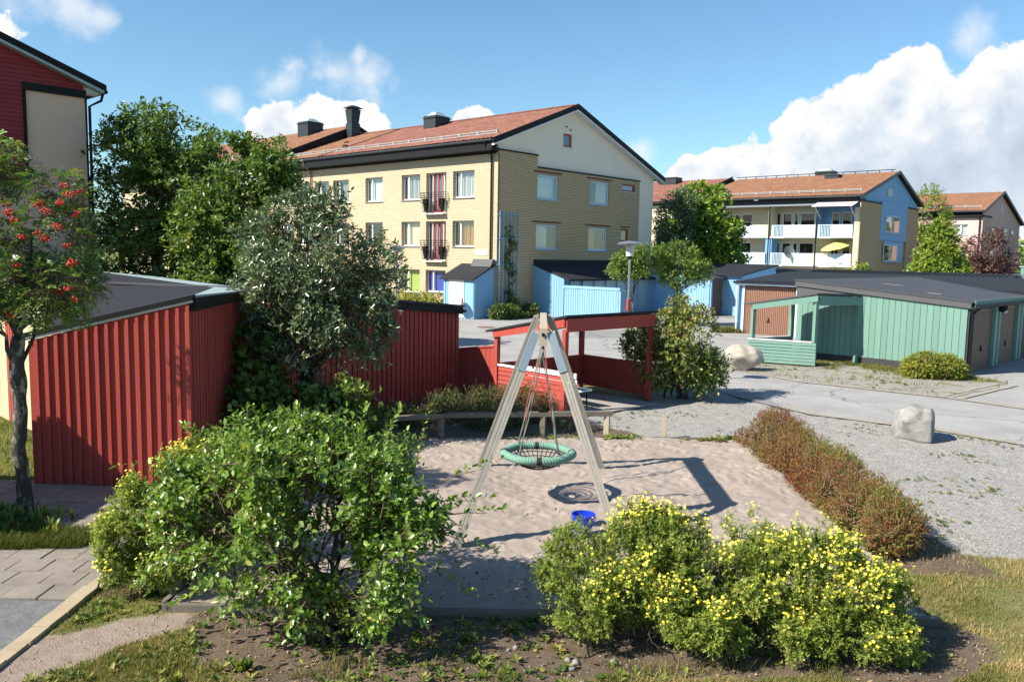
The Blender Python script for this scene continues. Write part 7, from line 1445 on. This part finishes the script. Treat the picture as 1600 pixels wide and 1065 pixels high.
# moss and grass in the joints of the slabs
x, y, r_ = scatter(24000, (-7, -4.2, 7.8, 11.8), lambda x, y: (np.abs(((y - 7.985 + .171) % .342)) < .02) | (np.abs((((x + 4.30) + (np.floor((y - 7.985 + .171) / .342) % 2) * .185 + .005) % .37)) < .022), 317); k = fbm2(x, y, 2.0, 3, 65) > .52; blades('joint_grass', x[k], y[k], r_, .03, .003, z=.01, bias=-.2)
def litter(name, x, y, r_, ll, lw, mat, z=None):
    n = len(x); zz = gh(x, y) if z is None else np.full(n, z); a = r_.uniform(0, 6.28, n); D = np.stack([np.cos(a), np.sin(a), r_.normal(0, .25, n)], -1); Nn = np.stack([r_.normal(0, .35, n), r_.normal(0, .35, n), np.ones(n)], -1); V, F, fpl = leaves_np(np.stack([x, y, zz + .012], -1), D, Nn, ll * r_.uniform(.5, 1.3, n), lw * r_.uniform(.5, 1.3, n), LEAF6, .5); return np_mesh(name, V, F, mat, fattrs=dict(rnd=np.repeat(r_.uniform(0, 1, n), fpl)), kind='stuff')
x, y, r_ = scatter(2600, (-4.0, 5.5, 5.6, 9.3), lambda x, y: np.where(in_any(x, y, [SOIL[0], SOIL[3]], .2), .8, .10), 321); litter('fallen_leaves', x, y, r_, .045, .026, 'dead_leaf')
x, y, r_ = scatter(420, (-1.6, 1.2, 7.8, 8.9), lambda x, y: np.ones_like(x) * .6, 325); litter('fallen_leaves', x, y, r_, .045, .026, 'dead_leaf', z=.07)
x, y, r_ = scatter(160, (-3, 4.2, 7.9, 15.3), lambda x, y: np.ones_like(x) * .6, 322); litter('fallen_leaves', x, y, r_, .045, .026, 'dead_leaf', z=.06)
def pebbles(name, x, y, r_, s0, s1, mat, z=None):
    n = len(x); oct_ = np.array([[1, 0, 0], [0, 1, 0], [-1, 0, 0], [0, -1, 0], [0, 0, .7], [0, 0, -.6]]); s_ = r_.uniform(s0, s1, n); zz = gh(x, y) if z is None else np.full(n, z); a = r_.uniform(0, 6.28, n); ca, sa = np.cos(a), np.sin(a); v = oct_[None] * s_[:, None, None] * r_.uniform(.6, 1.3, (n, 6, 1)); v = np.stack([v[..., 0] * ca[:, None] - v[..., 1] * sa[:, None], v[..., 0] * sa[:, None] + v[..., 1] * ca[:, None], v[..., 2]], -1) + np.stack([x, y, zz + s_ * .3], -1)[:, None]
    F = (np.array([(0, 1, 4), (1, 2, 4), (2, 3, 4), (3, 0, 4), (1, 0, 5), (2, 1, 5), (3, 2, 5), (0, 3, 5)])[None] + (np.arange(n) * 6)[:, None, None]).reshape(-1, 3); return np_mesh(name, v.reshape(-1, 3), F, mat, kind='stuff')
x, y, r_ = scatter(14000, (4.6, 12, 8.8, 18.5), lambda x, y: in_any(x, y, [GRAV], .1) * 1., 331); pebbles('gravel', x, y, r_, .005, .014, 'concrete')
x, y, r_ = scatter(2600, (-4.2, 6, 5.5, 8.6), lambda x, y: np.where(in_any(x, y, [SOIL[0], DIRT[0]], .2), .8, .1), 332); pebbles('pebbles', x, y, r_, .004, .014, 'concrete')
x, y, r_ = scatter(9, (-1.2, 1.0, 6.1, 7.1), lambda x, y: np.ones_like(x), 333)
for k in range(len(x)): pass
pebbles('stones', x, y, r_, .03, .05, 'granite')
